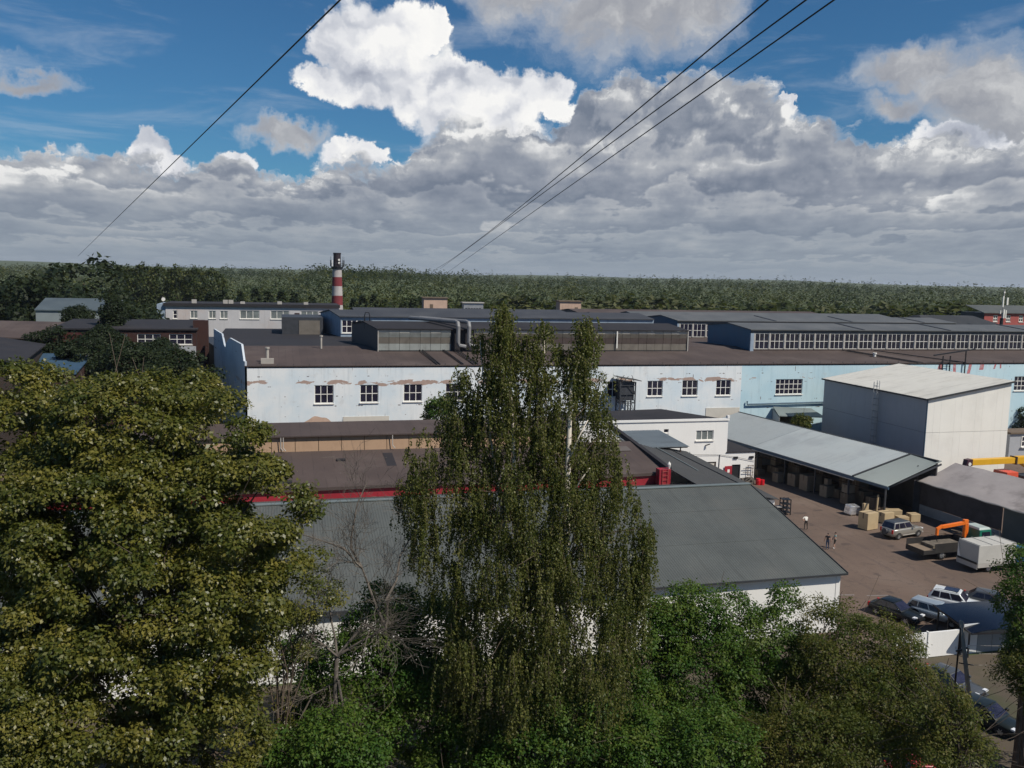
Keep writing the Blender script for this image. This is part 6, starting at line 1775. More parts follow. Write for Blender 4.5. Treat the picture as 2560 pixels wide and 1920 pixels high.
    MB().box(b - .08, b + .05, -hw * .84, hw * .84, zs + .08, zs + .24).build('bumper', paint if style != 'suv' else M_FRAMEG, t, bevel=0.03)
    if style == 'suv' and cat == 'SUV' and not sunroof:
        mb = MB(); mb.tube([(a - .22, .1, belt * .72), (a - .02, .1, belt * .72)], 0.34, 18); mb.build('spare_wheel_cover', M_DARKSTEEL, t)
    return t

car('silver_suv', 'silver off-road SUV with spare wheel parked by plywood boxes', 'SUV', (66.35, 80.6, 0.01), 12, 4.85, 1.88, 1.92, M_SILVER, 'suv', roof_m=M_CARGREY)
car('black_hatchback', 'black hatchback with rounded tail parked beside the white hall corner', 'car', (49.6, 60.2, 0.01), -68, 4.2, 1.78, 1.5, M_CARBLACK, 'car')
car('pale_silver_estate', 'pale silver car with its bonnet under the dark carport', 'car', (52.6, 58.9, 0.01), -62, 4.7, 1.82, 1.55, M_CARPALE, 'suv')
car('white_suv', 'white SUV with black panoramic roof behind the carport', 'SUV', (56.0, 60.5, 0.01), -50, 4.6, 1.88, 1.72, M_CARWHITE, 'suv', sunroof=True)
car('grey_saloon', 'grey car between the white SUV and the ash tree', 'car', (59.3, 60.3, 0.01), -50, 4.5, 1.8, 1.5, M_CARGREY, 'car')
car('dark_saloon', 'dark green car nose-on at the bottom right below the pole', 'car', (43.2, 43.6, 0.01), -72, 4.5, 1.78, 1.45, M_CARDARK, 'car')
car('dark_blue_saloon', 'dark car behind the utility pole, half hidden by leaves', 'car', (44.4, 48.0, 0.01), -70, 4.4, 1.76, 1.45, M_CARGREY, 'car')
car('red_hatchback', 'red car glimpsed through leaves at the bottom edge', 'car', (34.6, 38.6, 0.01), -15, 4.1, 1.72, 1.5, M_CARRED, 'car')

def truck_chassis(t, xa, xb, y, wheels, r=0.48):
    MB().box(xa, xb, -0.42, -0.3, r + .05, r + .27).build('chassis_rail', M_BLACKM, t); MB().box(xa, xb, 0.3, 0.42, r + .05, r + .27).build('chassis_rail', M_BLACKM, t)
    for x in wheels:
        for s in (-1, 1):
            wheel(t, x, s * 0.98, r, 0.3, s)
        MB().tube([(x, -0.9, r), (x, 0.9, r)], 0.09, 8).build('axle', M_BLACKM, t)

def build_flatbed():
    t = thing('crane_flatbed_truck', 'dark flatbed truck with orange loader crane and green cab', 'truck', (62.3, 73.55, 0.01), R(3))
    truck_chassis(t, 0.3, 8.7, 0, (2.4, 7.6), 0.48)
    MB().box(0, 6.0, -1.22, 1.22, 0.98, 1.10).build('bed_floor', M_WOODDK, t)
    for y0, y1, x0, x1 in ((-1.25, -1.2, 1.35, 6.0), (1.2, 1.25, 0, 6.0)):
        MB().box(x0, x1, y0, y1, 0.75, 1.72).build('side_board', M_TRUCKBED, t)
    MB().box(0, 1.33, -1.25, -1.2, 0.72, 1.14).build('side_board', M_TRUCKBED, t)
    MB().box(-0.05, 0.0, -1.24, 1.24, 0.62, 1.16).build('tail_board', M_TRUCKBED, t)
    MB().box(5.95, 6.0, -1.2, 1.2, 1.1, 1.8).build('head_board', M_TRUCKBED, t)
    for z0, z1 in ((1.105, 1.30), (1.305, 1.42)):
        MB().box(1.5, 5.2, -0.8, 0.9, z0, z1).build('load', M_SOIL, t)
    # loader crane
    c = link('loader_crane', None, t, (6.35, 0.2, 0))
    MB().box(-0.35, 0.35, -0.9, 0.9, 0.9, 1.25).build('base', M_DARKSTEEL, c)
    MB().tube([(0, 0, 1.2), (0, 0, 3.2)], [0.2, 0.17], 12).build('column', M_ORANGE, c)
    MB().beam((0.32, 0.0, 1.8), (0.3, 0.0, 3.2), 0.2).build('ram', M_ORANGE, c)
    mb = MB(); mb.beam((0.25, 0, 3.25), (-2.9, 0.1, 2.95), 0.30, 0.34); mb.beam((0.30, 0, 3.4), (-0.25, 0, 3.42), 0.3, 0.3); mb.build('boom', M_ORANGE, c, bevel=0.03)
    mb = MB(); mb.beam((-2.8, 0.1, 3.05), (-3.5, 0.12, 2.72), 0.26, 0.28); mb.beam((-3.42, 0.12, 2.8), (-3.42, 0.12, 2.1), 0.24, 0.26); mb.build('jib', M_ORANGE, c, bevel=0.03)
    MB().tube([(-3.42, 0.12, 2.1), (-3.42, 0.12, 1.6), (-3.3, 0.12, 1.45), (-3.42, 0.12, 1.35)], 0.05, 6).build('hook', M_BLACKM, c)
    # cab
    cb = link('cab', None, t, (7.0, 0, 0))
    MB().hull8([(0, -1.12, 0.75), (1.75, -1.12, 0.75), (1.75, 1.12, 0.75), (0, 1.12, 0.75)], [(0.05, -1.06, 2.72), (1.55, -1.04, 2.72), (1.55, 1.04, 2.72), (0.05, 1.06, 2.72)]).build('shell', M_TEALCAB, cb, bevel=0.06)
    MB().hull8([(0.0, -1.05, 2.70), (1.6, -1.03, 2.70), (1.6, 1.03, 2.70), (0.0, 1.05, 2.70)], [(0.15, -0.9, 2.92), (1.4, -0.9, 2.90), (1.4, 0.9, 2.90), (0.15, 0.9, 2.92)]).build('roof', M_CABROOF, cb, bevel=0.05)
    for y, s in ((-1.115, -1), (1.115, 1)):
        mb = MB(); mb.add([(0.35, y, 1.75), (1.45, y, 1.75), (1.38, y - s * 0.025, 2.5), (0.35, y - s * 0.025, 2.5)], [(0, 1, 2, 3) if s < 0 else (3, 2, 1, 0)]); mb.build('side_window', M_GLASS, cb)
        MB().tube([(1.5, y * 1.05, 2.5), (1.62, y * 1.22, 2.45), (1.62, y * 1.22, 1.95)], 0.03, 5).build('mirror_arm', M_BLACKM, cb)
    mb = MB(); mb.add([(1.70, -0.95, 1.75), (1.70, 0.95, 1.75), (1.60, 0.9, 2.55), (1.60, -0.9, 2.55)], [(0, 1, 2, 3)]); mb.build('windscreen', M_GLASS, cb)
build_flatbed()

def build_tent_truck():
    t = thing('tented_truck', 'truck with grey canvas tilt, its rear towards the yard', 'truck', (64.9, 69.4, 0.01), R(2))
    truck_chassis(t, 0.2, 6.6, 0, (1.55, 5.6), 0.42)
    mb = MB(); mb.hull8([(0, -1.32, 0.95), (4.6, -1.32, 0.95), (4.6, 1.32, 0.95), (0, 1.32, 0.95)], [(0.03, -1.28, 2.78), (4.57, -1.28, 2.78), (4.57, 1.28, 2.78), (0.03, 1.28, 2.78)]); mb.build('tilt', M_CANVAS, t, bevel=0.07)
    mb = MB()
    for k in range(4):
        x = 0.15 + 1.43 * k
        mb.beam((x, -1.30, 2.80), (x, 1.30, 2.80), 0.07, 0.05)
    mb.build('tilt_hoop', M_CANVAS, t)
    MB().box(-0.06, 0.0, -1.3, 1.3, 0.45, 0.92).build('tail_board', M_FRAMEG, t)
    for y0, y1 in ((-1.34, -1.29), (1.29, 1.34)):
        MB().box(0, 4.6, y0, y1, 0.6, 0.96).build('side_board', M_FRAMEG, t)
    MB().box(-0.075, -0.06, -1.2, 1.2, 0.92, 1.12).build('lacing_gap', M_BLACKM, t)
    mb = MB(); mb.add([(-0.03, 0.85, 1.1), (-0.03, 1.26, 1.05), (-0.05, 1.22, 2.55)], [(0, 1, 2)]); mb.add([(-0.02, 0.85, 1.1), (-0.02, 1.26, 1.05), (-0.04, 1.22, 2.55)], [(2, 1, 0)]); mb.build('loose_flap', M_FRAME, t)
    cb = link('cab', None, t, (4.75, 0, 0))
    MB().hull8([(0, -1.0, 0.5), (1.9, -1.0, 0.5), (1.9, 1.0, 0.5), (0, 1.0, 0.5)], [(0.05, -0.92, 2.15), (1.25, -0.9, 2.15), (1.25, 0.9, 2.15), (0.05, 0.92, 2.15)]).build('shell', M_BLUECAB, cb, bevel=0.08)
    for s in (-1, 1):
        mb = MB(); mb.add([(0.3, s * .985, 1.3), (1.35, s * .985, 1.3), (1.15, s * .945, 2.0), (0.3, s * .945, 2.0)], [(0, 1, 2, 3) if s < 0 else (3, 2, 1, 0)]); mb.build('side_window', M_GLASS, cb)
build_tent_truck()

def build_crane_truck():
    t = thing('mobile_crane', 'yellow telescopic boom crane with orange cab behind the tarpaulin shelter', 'crane truck', (86.6, 94.2, 0.01), R(2))
    truck_chassis(t, 2.5, 13, 0, (5.0, 9.5, 10.9), 0.52)
    MB().box(2.6, 13, -1.2, 1.2, 0.9, 1.25).build('deck', M_DARKSTEEL, t)
    cb = link('cab', None, t, (5.4, 0, 0))
    MB().hull8([(-0.1, -1.2, 0.8), (2.3, -1.2, 0.8), (2.3, 1.2, 0.8), (-0.1, 1.2, 0.8)], [(0.35, -1.12, 3.35), (2.2, -1.12, 3.35), (2.2, 1.12, 3.35), (0.35, 1.12, 3.35)]).build('shell', M_ORCAB, cb, bevel=0.07)
    MB().box(1.0, 1.85, -1.225, -1.19, 2.05, 2.75).build('side_window', M_GLASS, cb)
    mb = MB(); mb.add([(0.02, -1.0, 1.9), (0.02, 1.0, 1.9), (0.26, 0.95, 3.0), (0.26, -0.95, 3.0)], [(3, 2, 1, 0)]); mb.build('windscreen', M_GLASS, cb)
    bm_ = link('boom', None, t, (0, 0, 0))
    MB().box(0.6, 14, -0.42, 0.42, 4.35, 5.10).build('inner_section', M_YELLOW, bm_, bevel=0.04)
    MB().box(7.9, 15, -0.50, 0.50, 4.28, 5.18).build('outer_section', M_YELLOW, bm_, bevel=0.04)
    MB().box(7.7, 7.9, -0.55, 0.55, 4.2, 5.24).build('collar', M_RUST, bm_)
    MB().hull8([(-0.3, -0.36, 4.1), (0.65, -0.44, 4.3), (0.65, 0.44, 4.3), (-0.3, 0.36, 4.1)], [(-0.1, -0.36, 5.1), (0.65, -0.44, 5.16), (0.65, 0.44, 5.16), (-0.1, 0.36, 5.1)]).build('head', mat('maroon_steel', (0.055, 0.018, 0.03), 0.5, 0.2), bm_)
    MB().tube([(0.2, -0.46, 4.55), (0.2, -0.40, 4.55)], 0.24, 12).build('pulley', M_FRAME, bm_)
    MB().tube([(8.6, 0, 4.4), (12, 0, 2.6)], 0.16, 10).build('ram', M_YELLOW, bm_)
    MB().box(9.2, 13.5, -1.15, 1.15, 1.25, 2.6).build('engine_housing', M_DARKSTEEL, t, bevel=0.06)
    for k in range(5):
        MB().box(8.0 + .3 * k, 8.15 + .3 * k, -1.15, -0.9, 1.25, 2.2 + .1 * (k % 2)).build('hydraulic_box', M_FRAMEG if k == 2 else M_BLACKM, t)
build_crane_truck()

# ------------------------------------------------------------------ goods in and before the canopy
def crate(nm, lab, x, y, w, d, h, m_, rz=0.0, z=0.01, group=None, cat='box', lid=True):
    t = thing(nm, lab, cat, (x, y, z), R(rz), group)
    MB().box(-w / 2, w / 2, -d / 2, d / 2, 0.06, h).build('carton', m_, t, bevel=0.02)
    if lid:
        for q in (-w * .32, 0, w * .32):
            MB().box(q - .05, q + .05, -d / 2, d / 2, 0, 0.06).build('pallet_runner', M_WOODDK, t)
    MB().box(-w / 2 - .004, w / 2 + .004, -d * .06, d * .06, h - .35 * h, h + .006).build('tape', M_CARD if m_ is not M_CARD else M_CARDP, t)
    return t
crate('plywood_box', 'tall plywood box standing behind the silver SUV', 64.5, 83.9, 1.75, 1.3, 1.95, M_PLY, 14)
crate('plywood_box', 'pale plywood box on the pile directly above the SUV roof', 68.3, 85.9, 1.5, 1.2, 1.25, M_PLY, 10)
crate('plywood_box', 'rear plywood box of the row of four behind the SUV', 70.4, 87.3, 1.9, 0.9, 1.05, M_PLY, -12)
crate('plywood_box', 'low plywood box in the middle of the row behind the SUV', 70.2, 85.4, 1.3, 0.9, 0.75, M_PLY, -8)
crate('plywood_box', 'rightmost plywood box of the row behind the SUV', 71.9, 85.6, 1.2, 1.0, 0.95, M_PLY, -5)
crate('plywood_board', 'upright plywood board beside the silver wrapped pallet', 67.6, 88.6, 0.75, 0.3, 1.6, M_PLY, 8, cat='board', lid=False)
mb = MB(); mb.beam((0, 0, 0), (0.1, 0, 2.6), 0.16)
tag(mb.build('timber_post', M_PLY, None, (69.0, 88.4, 0.01)), 'pale timber post leaning among the plywood boxes', 'post')
s_ = thing('wrapped_pallet', 'pallet wrapped in shiny silver film at the canopy edge', 'pallet', (66.6, 89.6, 0.01), R(5))
MB().hull8([(-0.85, -0.6, 0.12), (0.85, -0.6, 0.12), (0.85, 0.6, 0.12), (-0.85, 0.6, 0.12)], [(-0.75, -0.5, 1.2), (0.7, -0.55, 1.05), (0.75, 0.5, 1.2), (-0.7, 0.5, 1.25)]).build('film', M_FOIL, s_, bevel=0.1)
for q in (-0.6, 0, 0.6):
    MB().box(q - .06, q + .06, -0.6, 0.6, 0, 0.12).build('pallet_runner', M_WOODDK, s_)
cart = [(68.2, 113.5, 1.0, 1.0, 2.0, 0, 'tall pale carton at the far end of the canopy'), (70.3, 112.0, 1.9, 1.3, 1.1, 0, 'wide brown carton third from the far end of the canopy'), (70.3, 112.0, 1.2, 1.0, 1.2, 1.12, 'pale carton stacked on the wide brown one'),
        (68.9, 108.9, 1.3, 1.2, 1.5, 0, 'brown carton before the first inner post of the canopy'), (70.6, 106.5, 1.4, 1.3, 2.3, 0, 'tall grey-wrapped carton deep under the canopy'),
        (68.4, 104.2, 1.5, 1.4, 1.7, 0, 'pale carton left of the widest carton under the canopy'), (69.0, 101.6, 2.4, 1.6, 2.1, 0, 'widest pale carton under the canopy'), (71.6, 102.6, 1.4, 1.2, 3.0, 0, 'tall carton stack behind the widest carton'),
        (69.0, 98.0, 1.4, 1.2, 1.5, 0, 'pale carton in the middle of the canopy front row'), (70.4, 97.2, 1.5, 1.2, 1.2, 0, 'low brown carton in the canopy front row'), (69.2, 98.2, 0.7, 0.6, 0.8, 1.52, 'small pale parcel on top of a front row carton'),
        (69.3, 94.2, 1.3, 1.2, 1.4, 0, 'lower carton of the stack beside the silver pallet'), (69.3, 94.2, 1.1, 1.1, 1.1, 1.42, 'upper carton of the stack beside the silver pallet'), (71.4, 93.8, 1.5, 1.3, 1.7, 0, 'brown carton behind the silver pallet'),
        (72.4, 98.8, 1.3, 1.2, 2.4, 0, 'dim carton against the canopy back wall'), (66.9, 110.8, 1.2, 1.0, 0.9, 0, 'low carton at the edge of the canopy shade, far end'), (67.4, 106.6, 1.3, 1.1, 1.3, 0, 'brown carton left of the pale carton pair in the canopy'),
        (71.8, 109.4, 1.5, 1.2, 2.6, 0, 'tall brown stack deep at the far end of the canopy'), (71.2, 100.0, 1.2, 1.1, 1.3, 0, 'brown carton right behind the widest carton'), (72.2, 95.8, 1.6, 1.3, 2.6, 0, 'tall brown stack behind the middle of the front row'), (71.0, 91.6, 1.3, 1.2, 1.5, 0, 'brown carton near the open end of the canopy')]
for i, (x, y, w, d, h, z, lab) in enumerate(cart):
    crate('carton_on_pallet', lab, x + skx(y) * 0.15, y, w, d, h, M_CARDP if ('pale' in lab or 'upper' in lab) else M_CARD, 6 + (i % 3) * 3, 0.01 + z, 'goods stored under the canopy', lid=z == 0)
t = thing('scrap_pile', 'heap of rusty scrap bars between SUV and flatbed truck', 'scrap', (70.4, 79.0, 0.01))
for k in range(16):
    a = random.uniform(-0.5, 0.5); x, y = random.uniform(-2.6, 2.6), random.uniform(-0.9, 0.9); L_ = random.uniform(1.0, 2.2)
    MB().beam((x, y, 0.06 + 0.04 * k), (x + L_ * math.cos(a), y + L_ * math.sin(a) - 0.4, 0.10 + 0.05 * k * random.random()), 0.09, 0.06).build('bar', M_RUST if k % 3 else M_WOODDK, t)
t = thing('pallet_rack', 'dark steel rack standing in the yard beside the hall roof edge', 'rack', (58.5, 91.3, 0.01), R(-12))
for x in (-0.45, 0.0, 0.5):
    for y in (-0.5, 0.5):
        MB().box(x - .05, x + .05, y - .05, y + .05, 0, 1.9).build('post', M_BLACKM, t)
for z in (0.25, 0.75, 1.25, 1.8):
    MB().box(-0.5, 0.55, -0.54, 0.54, z, z + .06).build('shelf', M_BLACKM, t)
MB().box(-1.1, -0.4, -0.5, 0.2, 0.9, 1.0).build('tray', M_FRAMEG, t); MB().box(-1.0, -0.5, -0.4, 0.1, 0, 0.9).build('leg_box', M_BLACKM, t)
mb = MB(); mb.beam((0, 0, 0.06), (4.2, 0.25, 0.06), 0.16, 0.12)  # dark strip on the ground built as a bar
tag(mb.build('dark_bar', M_RUST, None, (52.6, 86.6, 0.01)), 'dark bar lying on the yard beside the man in white', 'bar')

# ------------------------------------------------------------------ carport, fence, pole
def build_carport():
    t = thing('carport', 'dark glossy arched carport roof over the parked cars', 'carport', (0, 0, 0))
    n, m_ = 14, 10
    A, B, C_, D_ = Vector((50.6, 57.2)), Vector((58.4, 56.0)), Vector((53.9, 51.2)), Vector((49.3, 51.7))
    vs = []
    for i in range(n + 1):
        u = i / n
        for j in range(m_ + 1):
            v = j / m_
            p = A.lerp(B, u).lerp(D_.lerp(C_, u), v)
            vs.append((p.x, p.y, 2.0 + 0.36 * math.sin(math.pi * (0.08 + 0.84 * u)) ** 1.0 + 0.10 * math.sin(math.pi * v)))
    fs = [(i * (m_ + 1) + j, (i + 1) * (m_ + 1) + j, (i + 1) * (m_ + 1) + j + 1, i * (m_ + 1) + j + 1) for i in range(n) for j in range(m_)]
    mb = MB(); mb.add(vs, [f[::-1] for f in fs]); mb.add([(a, b, c - .03) for a, b, c in vs], fs); mb.build('roof', M_GREENBIT, t, smooth=True)
    for p in ((50.8, 56.8), (57.8, 55.9), (49.6, 52.2), (53.6, 51.7), (50.0, 54.8)):
        MB().box(-.05, .05, -.05, .05, 0, 2.05).build('post', M_BLACKM, t, (p[0], p[1], 0.0))
    MB().beam((49.3, 51.7, 2.07), (53.9, 51.2, 2.07), 0.08, 0.12).build('edge_beam', M_BLACKM, t)
    MB().beam((49.3, 51.7, 2.07), (50.6, 57.2, 2.1), 0.08, 0.12).build('edge_beam', M_BLACKM, t)
build_carport()
def build_fence():
    t = thing('white_fence', 'white concrete panel fence in the trees beside the carport', 'fence', (0, 0, 0))
    for k in range(2):
        xa = 43.6 + 2.9 * k
        MB().box(xa, xa + 2.84, 52.8, 52.95, 0.05, 1.95).build('panel', M_WHITE, t)
        MB().box(xa - .06, xa + .06, 52.74, 53.0, 0, 2.02).build('post', M_WHITE, t)
    g = thing('grey_gate', 'tall grey sheet metal gate right of the white fence', 'gate', (49.5, 52.75, 0))
    for k in range(3):
        MB().box(1.35 * k + .02, 1.35 * k + 1.33, -0.03, 0.05, 0.05, 2.35).build('leaf_panel', M_ZINC if k else mat('white_gate_sheet', (0.62, 0.63, 0.62), 0.5, 0.1, 0.5, streak=0.2), g)
    for x in (-.05, 4.15):
        MB().box(x - .06, x + .06, -.08, .08, 0, 2.5).build('post', M_DARKSTEEL, g)
build_fence()
def build_pole():
    t = thing('utility_pole', 'leaning pale utility pole with dark strut at lower right', 'pole', (39.66, 40.45, 0))
    MB().tube([(0, 0, 0), (-0.5, 0.5, 4), (-0.99, 0.98, 8.0)], [0.15, 0.13, 0.11], 10).build('pole', M_POLE, t, smooth=True)
    MB().tube([(-0.75, 1.35, 0), (-1.02, 0.92, 7.6)], [0.06, 0.05], 8).build('strut', M_BLACKM, t)
    MB().beam((-1.4, 0.7, 6.3), (-0.3, 1.0, 6.3), 0.08).build('cross_arm', M_BLACKM, t)
    MB().beam((-1.2, 0.6, 5.6), (0.1, 0.9, 5.2), 0.06).build('brace', M_BLACKM, t)
    for x in (-1.3, -0.85, -0.4):
        MB().tube([(x, .85, 6.34), (x, .85, 6.5)], 0.045, 8).build('insulator', M_FRAME, t)
    for k, (z, lab) in enumerate(((6.5, 'upper thin wire from the utility pole to the right edge'), (6.0, 'middle thin wire from the utility pole to the right edge'), (5.3, 'lower thin wire from the utility pole to the right edge'))):
        p0 = Vector((38.9, 41.35, z)); p1 = Vector((62, 38.0, z + 0.2))
        pts = [p0.lerp(p1, i / 14) - Vector((0, 0, 0.35 * math.sin(math.pi * i / 14))) for i in range(15)]
        tag(MB().tube(pts, 0.011, 4).build('service_wire', M_FRAMEG), lab, 'wire', 'thin wires from the utility pole')
build_pole()
mb = MB(); mb.add([(a, b, 0.014) for a, b in ((45.0, 66.5), (49.5, 65.6), (49.5, 65.45), (45.0, 66.35))], [(3, 2, 1, 0)]); mb.add([(a, b, 0.014) for a, b in ((50.5, 65.2), (52.5, 64.9), (52.5, 64.78), (50.5, 65.1))], [(3, 2, 1, 0)])
kind(mb.build('worn_yard_line', mat('worn_white_line', (0.24, 0.22, 0.21), 0.9, 0.2)), 'structure')

# ------------------------------------------------------------------ overhead cables crossing the sky
def cable(label, pxs, d0, d1, r=0.0085):
    """through three photo points, near end d0 metres off, far end d1"""
    (x0, y0), (xm, ym), (x1, y1) = pxs
    A, B = at(x0, y0, d0), at(x1, y1, d1)
    tm = None; best = 1e9
    for i in range(1, 400):                      # point of the straight span seen nearest the middle pixel
        p = A.lerp(B, i / 400); q = cam.matrix_world.inverted() @ p
        e = abs(q.x / -q.z * 2217 + 1280 - xm)
        if e < best:
            best, tm, dep = e, i / 400, -q.z
    sag = max(0.0, (A.lerp(B, tm).z - at(xm, ym, dep).z)) / (4 * tm * (1 - tm))
    pts = []
    ex = 0.25
    for i in range(61):
        u = -ex + (1 + ex) * i / 60
        pts.append(A.lerp(B, u) - Vector((0, 0, 4 * sag * u * (1 - u))))
    tag(MB().tube(pts, r, 5).build('overhead_cable', M_WIRE), label, 'cable', 'overhead cables')
cable('single black cable running from top to the tall dark tree at left', ((850, 0), (560, 275), (195, 640)), 8, 60)
cable('upper of the three cables crossing the sky on the right', ((1920, 0), (1450, 395), (1085, 675)), 8, 62)
cable('middle of the three cables crossing the sky on the right', ((2015, 0), (1470, 395), (1100, 672)), 8, 62)
cable('lower of the three cables crossing the sky on the right', ((2085, 0), (1520, 395), (1120, 680)), 8, 62)

# ------------------------------------------------------------------ people
def skin_body(V, E, Rr, root=0):
    me = bpy.data.meshes.new('body'); me.from_pydata(V, E, [])
    o = bpy.data.objects.new('body', me); COL.objects.link(o)
    md = o.modifiers.new('s', 'SKIN'); md.use_smooth_shade = True
    sv = me.skin_vertices[0].data
    for i, r in enumerate(Rr):
        sv[i].radius = (r, r) if not isinstance(r, tuple) else r
        sv[i].use_root = i == root
    sb = o.modifiers.new('u', 'SUBSURF'); sb.levels = 2; sb.render_levels = 2
    dg = bpy.context.evaluated_depsgraph_get()
    res = bpy.data.meshes.new_from_object(o.evaluated_get(dg))
    bpy.data.objects.remove(o)
    return res
def person(label, loc, face, J, mats_, sleeve, shorts):
    """J: joints in metres, person faces local -y. mats_: skin, shirt, trousers, shoes, hair"""
    t = thing('person', label, 'person', loc, R(face))
    V, Rr, E, reg = [], [], [], []
    ix = {}
    def v(nm, p, r, rg):
        ix[nm] = len(V); V.append(tuple(p)); Rr.append(r); reg.append(rg)
    def e(a, b):
        E.append((ix[a], ix[b]))
    v('pelvis', J['pelvis'], (.155, .12), 2); v('waist', J['waist'], (.145, .11), 1); v('chest', J['chest'], (.175, .125), 1); v('neckb', J['neckb'], (.075, .07), 1)
    v('neck', J['neck'], .058, 0); v('head', J['head'], (.082, .098), 0); v('crown', J['crown'], (.07, .08), 0)
    for a, b in (('pelvis', 'waist'), ('waist', 'chest'), ('chest', 'neckb'), ('neckb', 'neck'), ('neck', 'head'), ('head', 'crown')):
        e(a, b)
    for s in 'LR':
        v('sh' + s, J['sh' + s], .066, 1); v('el' + s, J['el' + s], .045, 1 if sleeve > .9 else 0); v('wr' + s, J['wr' + s], .030, 0)
        w = Vector(J['wr' + s]); d = (w - Vector(J['el' + s])).normalized()
        pm = w + d * .07; v('pm' + s, pm, (.036, .02), 0)
        e('chest', 'sh' + s); e('sh' + s, 'el' + s); e('el' + s, 'wr' + s); e('wr' + s, 'pm' + s)
        sd = d.cross(Vector((0, 1, 0.2))).normalized()
        for k in range(4):
            a_ = pm + d * .03 + sd * (.012 * (k - 1.5) * 1.6); b_ = a_ + d * (.055 + .012 * (1 - abs(k - 1.4))) + Vector((0, -.02, -.01))
            v('f%d%s' % (k, s), b_, .0095, 0); E.append((ix['pm' + s], ix['f%d%s' % (k, s)]))
        v('th' + s, w + d * .045 + sd * .055, .011, 0); E.append((ix['wr' + s], ix['th' + s]))
        v('hip' + s, J['hip' + s], (.105, .10), 2); v('kn' + s, J['kn' + s], .062, 2); v('an' + s, J['an' + s], .042, 0 if shorts else 2); v('toe' + s, J['toe' + s], (.045, .035), 3)
        e('pelvis', 'hip' + s); e('hip' + s, 'kn' + s); e('kn' + s, 'an' + s); e('an' + s, 'toe' + s)
    me = skin_body(V, E, Rr)
    for m_ in mats_[:4]:
        me.materials.append(m_)
    A = np.array(V); segs = []
    for a, b in E:
        segs.append((A[a], A[b], reg[a], reg[b]))
    for p in me.polygons:
        c = np.array(p.center); best = 1e9; rg = 0
        for a, b, ra, rb in segs:
            d = b - a; tt = float(np.clip(np.dot(c - a, d) / max(np.dot(d, d), 1e-9), 0, 1)); q = np.linalg.norm(c - a - d * tt)
            if q < best:
                best = q
                if ra == 1 and rb == 0 and a[2] > 0.9 and abs(a[0]) > .1:
                    rg = 1 if tt < sleeve else 0
                elif ra == 2 and rb == 0:
                    rg = 0 if tt > 0.05 else 2
                elif ra == 2 and rb == 2 and shorts and c[2] < 0.52:
                    rg = 0
                elif rb == 3:
                    rg = 3
                else:
                    rg = ra if tt < .5 else rb
        p.material_index = rg
    me.polygons.foreach_set('use_smooth', [True] * len(me.polygons))
    link('body', me, t)
    hd = Vector(J['head']); cr = Vector(J['crown'])
    mb = MB(); ax = (cr - hd).normalized()
    back = Vector((0, 1, 0))
    n = 10; vs = []
    for i in range(6):
        for j in range(n):
            a_ = 2 * math.pi * j / n; b_ = math.pi * 0.52 * i / 5
            side = Vector((1, 0, 0)); bk = (back - ax * back.dot(ax)).normalized()
            vs.append(hd + ax * .03 + bk * .018 + (ax * math.cos(b_) * .125 + (side * math.cos(a_) * .088 + bk * math.sin(a_) * .105) * math.sin(b_)))
    mb.add(vs, [(i * n + j, i * n + (j + 1) % n, (i + 1) * n + (j + 1) % n, (i + 1) * n + j) for i in range(5) for j in range(n)]); mb.build('hair', mats_[4], t, smooth=True)
    # face: nose, ears, eyes
    fd = Vector((0, -1, 0)); fd = (fd - ax * fd.dot(ax)).normalized()
    MB().tube([hd + fd * .085 + ax * .0, hd + fd * .115 - ax * .03], [.012, .016], 6).build('nose', mats_[0], t)
    for s in (-1, 1):
        MB().tube([hd + Vector((s * .078, 0, 0)), hd + Vector((s * .098, .01, .0))], [.03, .022], 8).build('ear', mats_[0], t)
        MB().tube([hd + fd * .082 + Vector((s * .03, 0, 0)) + ax * .015, hd + fd * .09 + Vector((s * .03, 0, 0)) + ax * .015], .010, 6).build('eye', M_HAIR, t)
    MB().tube([hd + fd * .088 + Vector((-.022, 0, 0)) - ax * .062, hd + fd * .088 + Vector((.022, 0, 0)) - ax * .062], .006, 5).build('mouth', M_REDPAINT, t)
    return t
stand = dict(pelvis=(0, 0, .95), waist=(0, 0, 1.12), chest=(0, .01, 1.33), neckb=(0, .01, 1.47), neck=(0, 0, 1.53), head=(0, -.01, 1.63), crown=(0, 0, 1.72),
             shL=(-.19, 0, 1.42), elL=(-.27, .03, 1.14), wrL=(-.28, -.06, .90), shR=(.19, 0, 1.42), elR=(.27, .03, 1.14), wrR=(.28, -.06, .90),
             hipL=(-.09, 0, .90), knL=(-.12, -.02, .50), anL=(-.13, .02, .09), toeL=(-.14, -.14, .04), hipR=(.09, 0, .90), knR=(.12, -.02, .50), anR=(.13, .02, .09), toeR=(.14, -.14, .04))
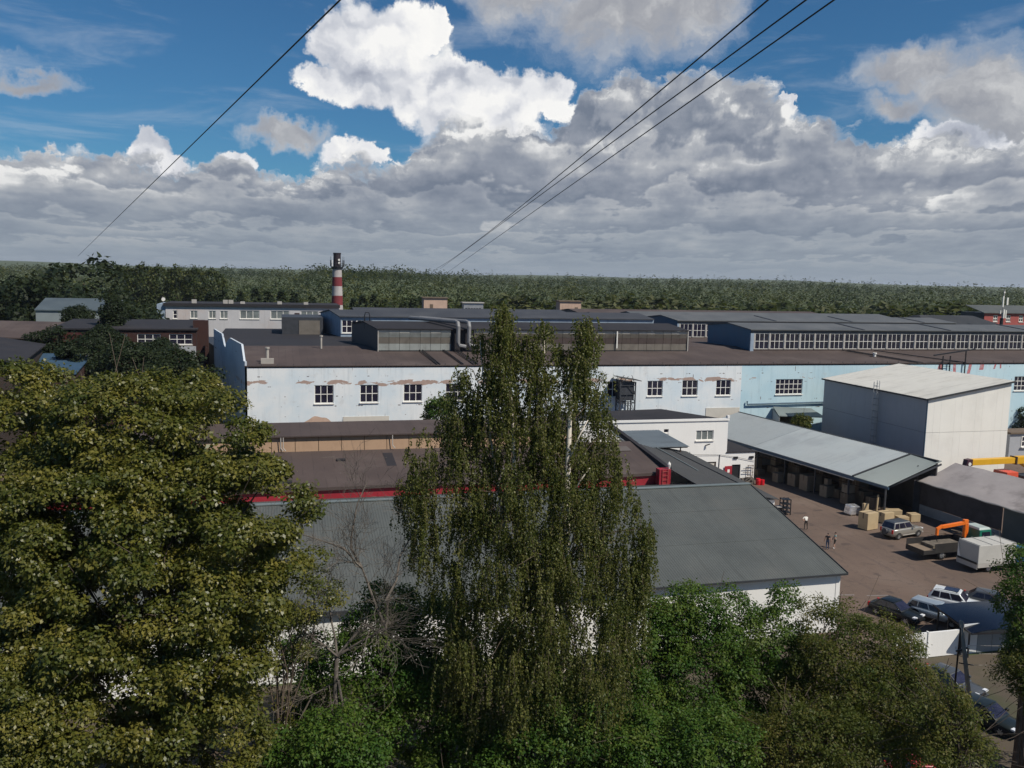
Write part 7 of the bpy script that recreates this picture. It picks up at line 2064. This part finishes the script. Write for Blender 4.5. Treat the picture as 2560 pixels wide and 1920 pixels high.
bent = dict(stand, waist=(0, -.05, 1.10), chest=(-.02, -.17, 1.28), neckb=(-.03, -.27, 1.37), neck=(-.03, -.32, 1.39), head=(-.04, -.41, 1.38), crown=(-.04, -.49, 1.40),
            shL=(-.21, -.2, 1.34), elL=(-.27, -.30, 1.08), wrL=(-.16, -.40, .92), shR=(.17, -.2, 1.36), elR=(.40, -.05, 1.18), wrR=(.20, -.06, .98),
            knL=(-.15, -.03, .50), anL=(-.17, .02, .09), toeL=(-.18, -.14, .04), knR=(.14, -.02, .50), anR=(.17, .05, .09), toeR=(.18, -.11, .04))
person('man in white shirt and dark trousers bending forward with hand on hip', (57.2, 84.9, .012), 170, bent, [M_SKIN, M_SHIRTW, M_TROUSD, M_BLACKM, M_HAIR], 0.85, False)
walk = dict(stand, elL=(-.31, .06, 1.14), wrL=(-.33, .02, .90), elR=(.31, -.02, 1.14), wrR=(.33, -.12, .92), knL=(-.11, -.10, .50), anL=(-.12, -.03, .09), toeL=(-.12, -.19, .05), knR=(.11, .03, .50), anR=(.12, .13, .10), toeR=(.13, -.02, .04))
person('man in black shirt and blue jeans standing in the yard', (55.15, 77.85, .012), 150, walk, [M_SKIN, M_SHIRTB, M_JEANS, M_BLACKM, M_HAIR], 0.45, False)
side = dict(stand, elL=(-.22, -.12, 1.12), wrL=(-.10, -.30, 1.02), elR=(.22, -.10, 1.12), wrR=(.08, -.30, 1.02), knR=(.10, -.12, .50), anR=(.10, -.02, .09), toeR=(.10, -.18, .04))
person('person in teal shirt and dark shorts beside the man in black', (56.1, 77.95, .012), 250, side, [M_SKIN, M_SHIRTT, M_TROUSD, M_FRAME, M_HAIR], 0.4, True)

# ------------------------------------------------------------------ haze over the whole place
def build_haze():
    m = bpy.data.materials.new('haze_air'); m.use_nodes = True; m.node_tree.nodes.clear()
    T = NT(m.node_tree)
    out = T.n('ShaderNodeOutputMaterial'); v = T.n('ShaderNodeVolumePrincipled')
    v.inputs['Color'].default_value = (0.80, 0.88, 1.0, 1.0); v.inputs['Density'].default_value = 0.00006; v.inputs['Anisotropy'].default_value = 0.2
    m.node_tree.links.new(v.outputs[0], out.inputs['Volume'])
    o = MB().box(-17000, 17000, -17000, 17000, -1.5, 52).build('haze', m)
    kind(o, 'stuff', 'thin bluish air between the works and the horizon')
build_haze()
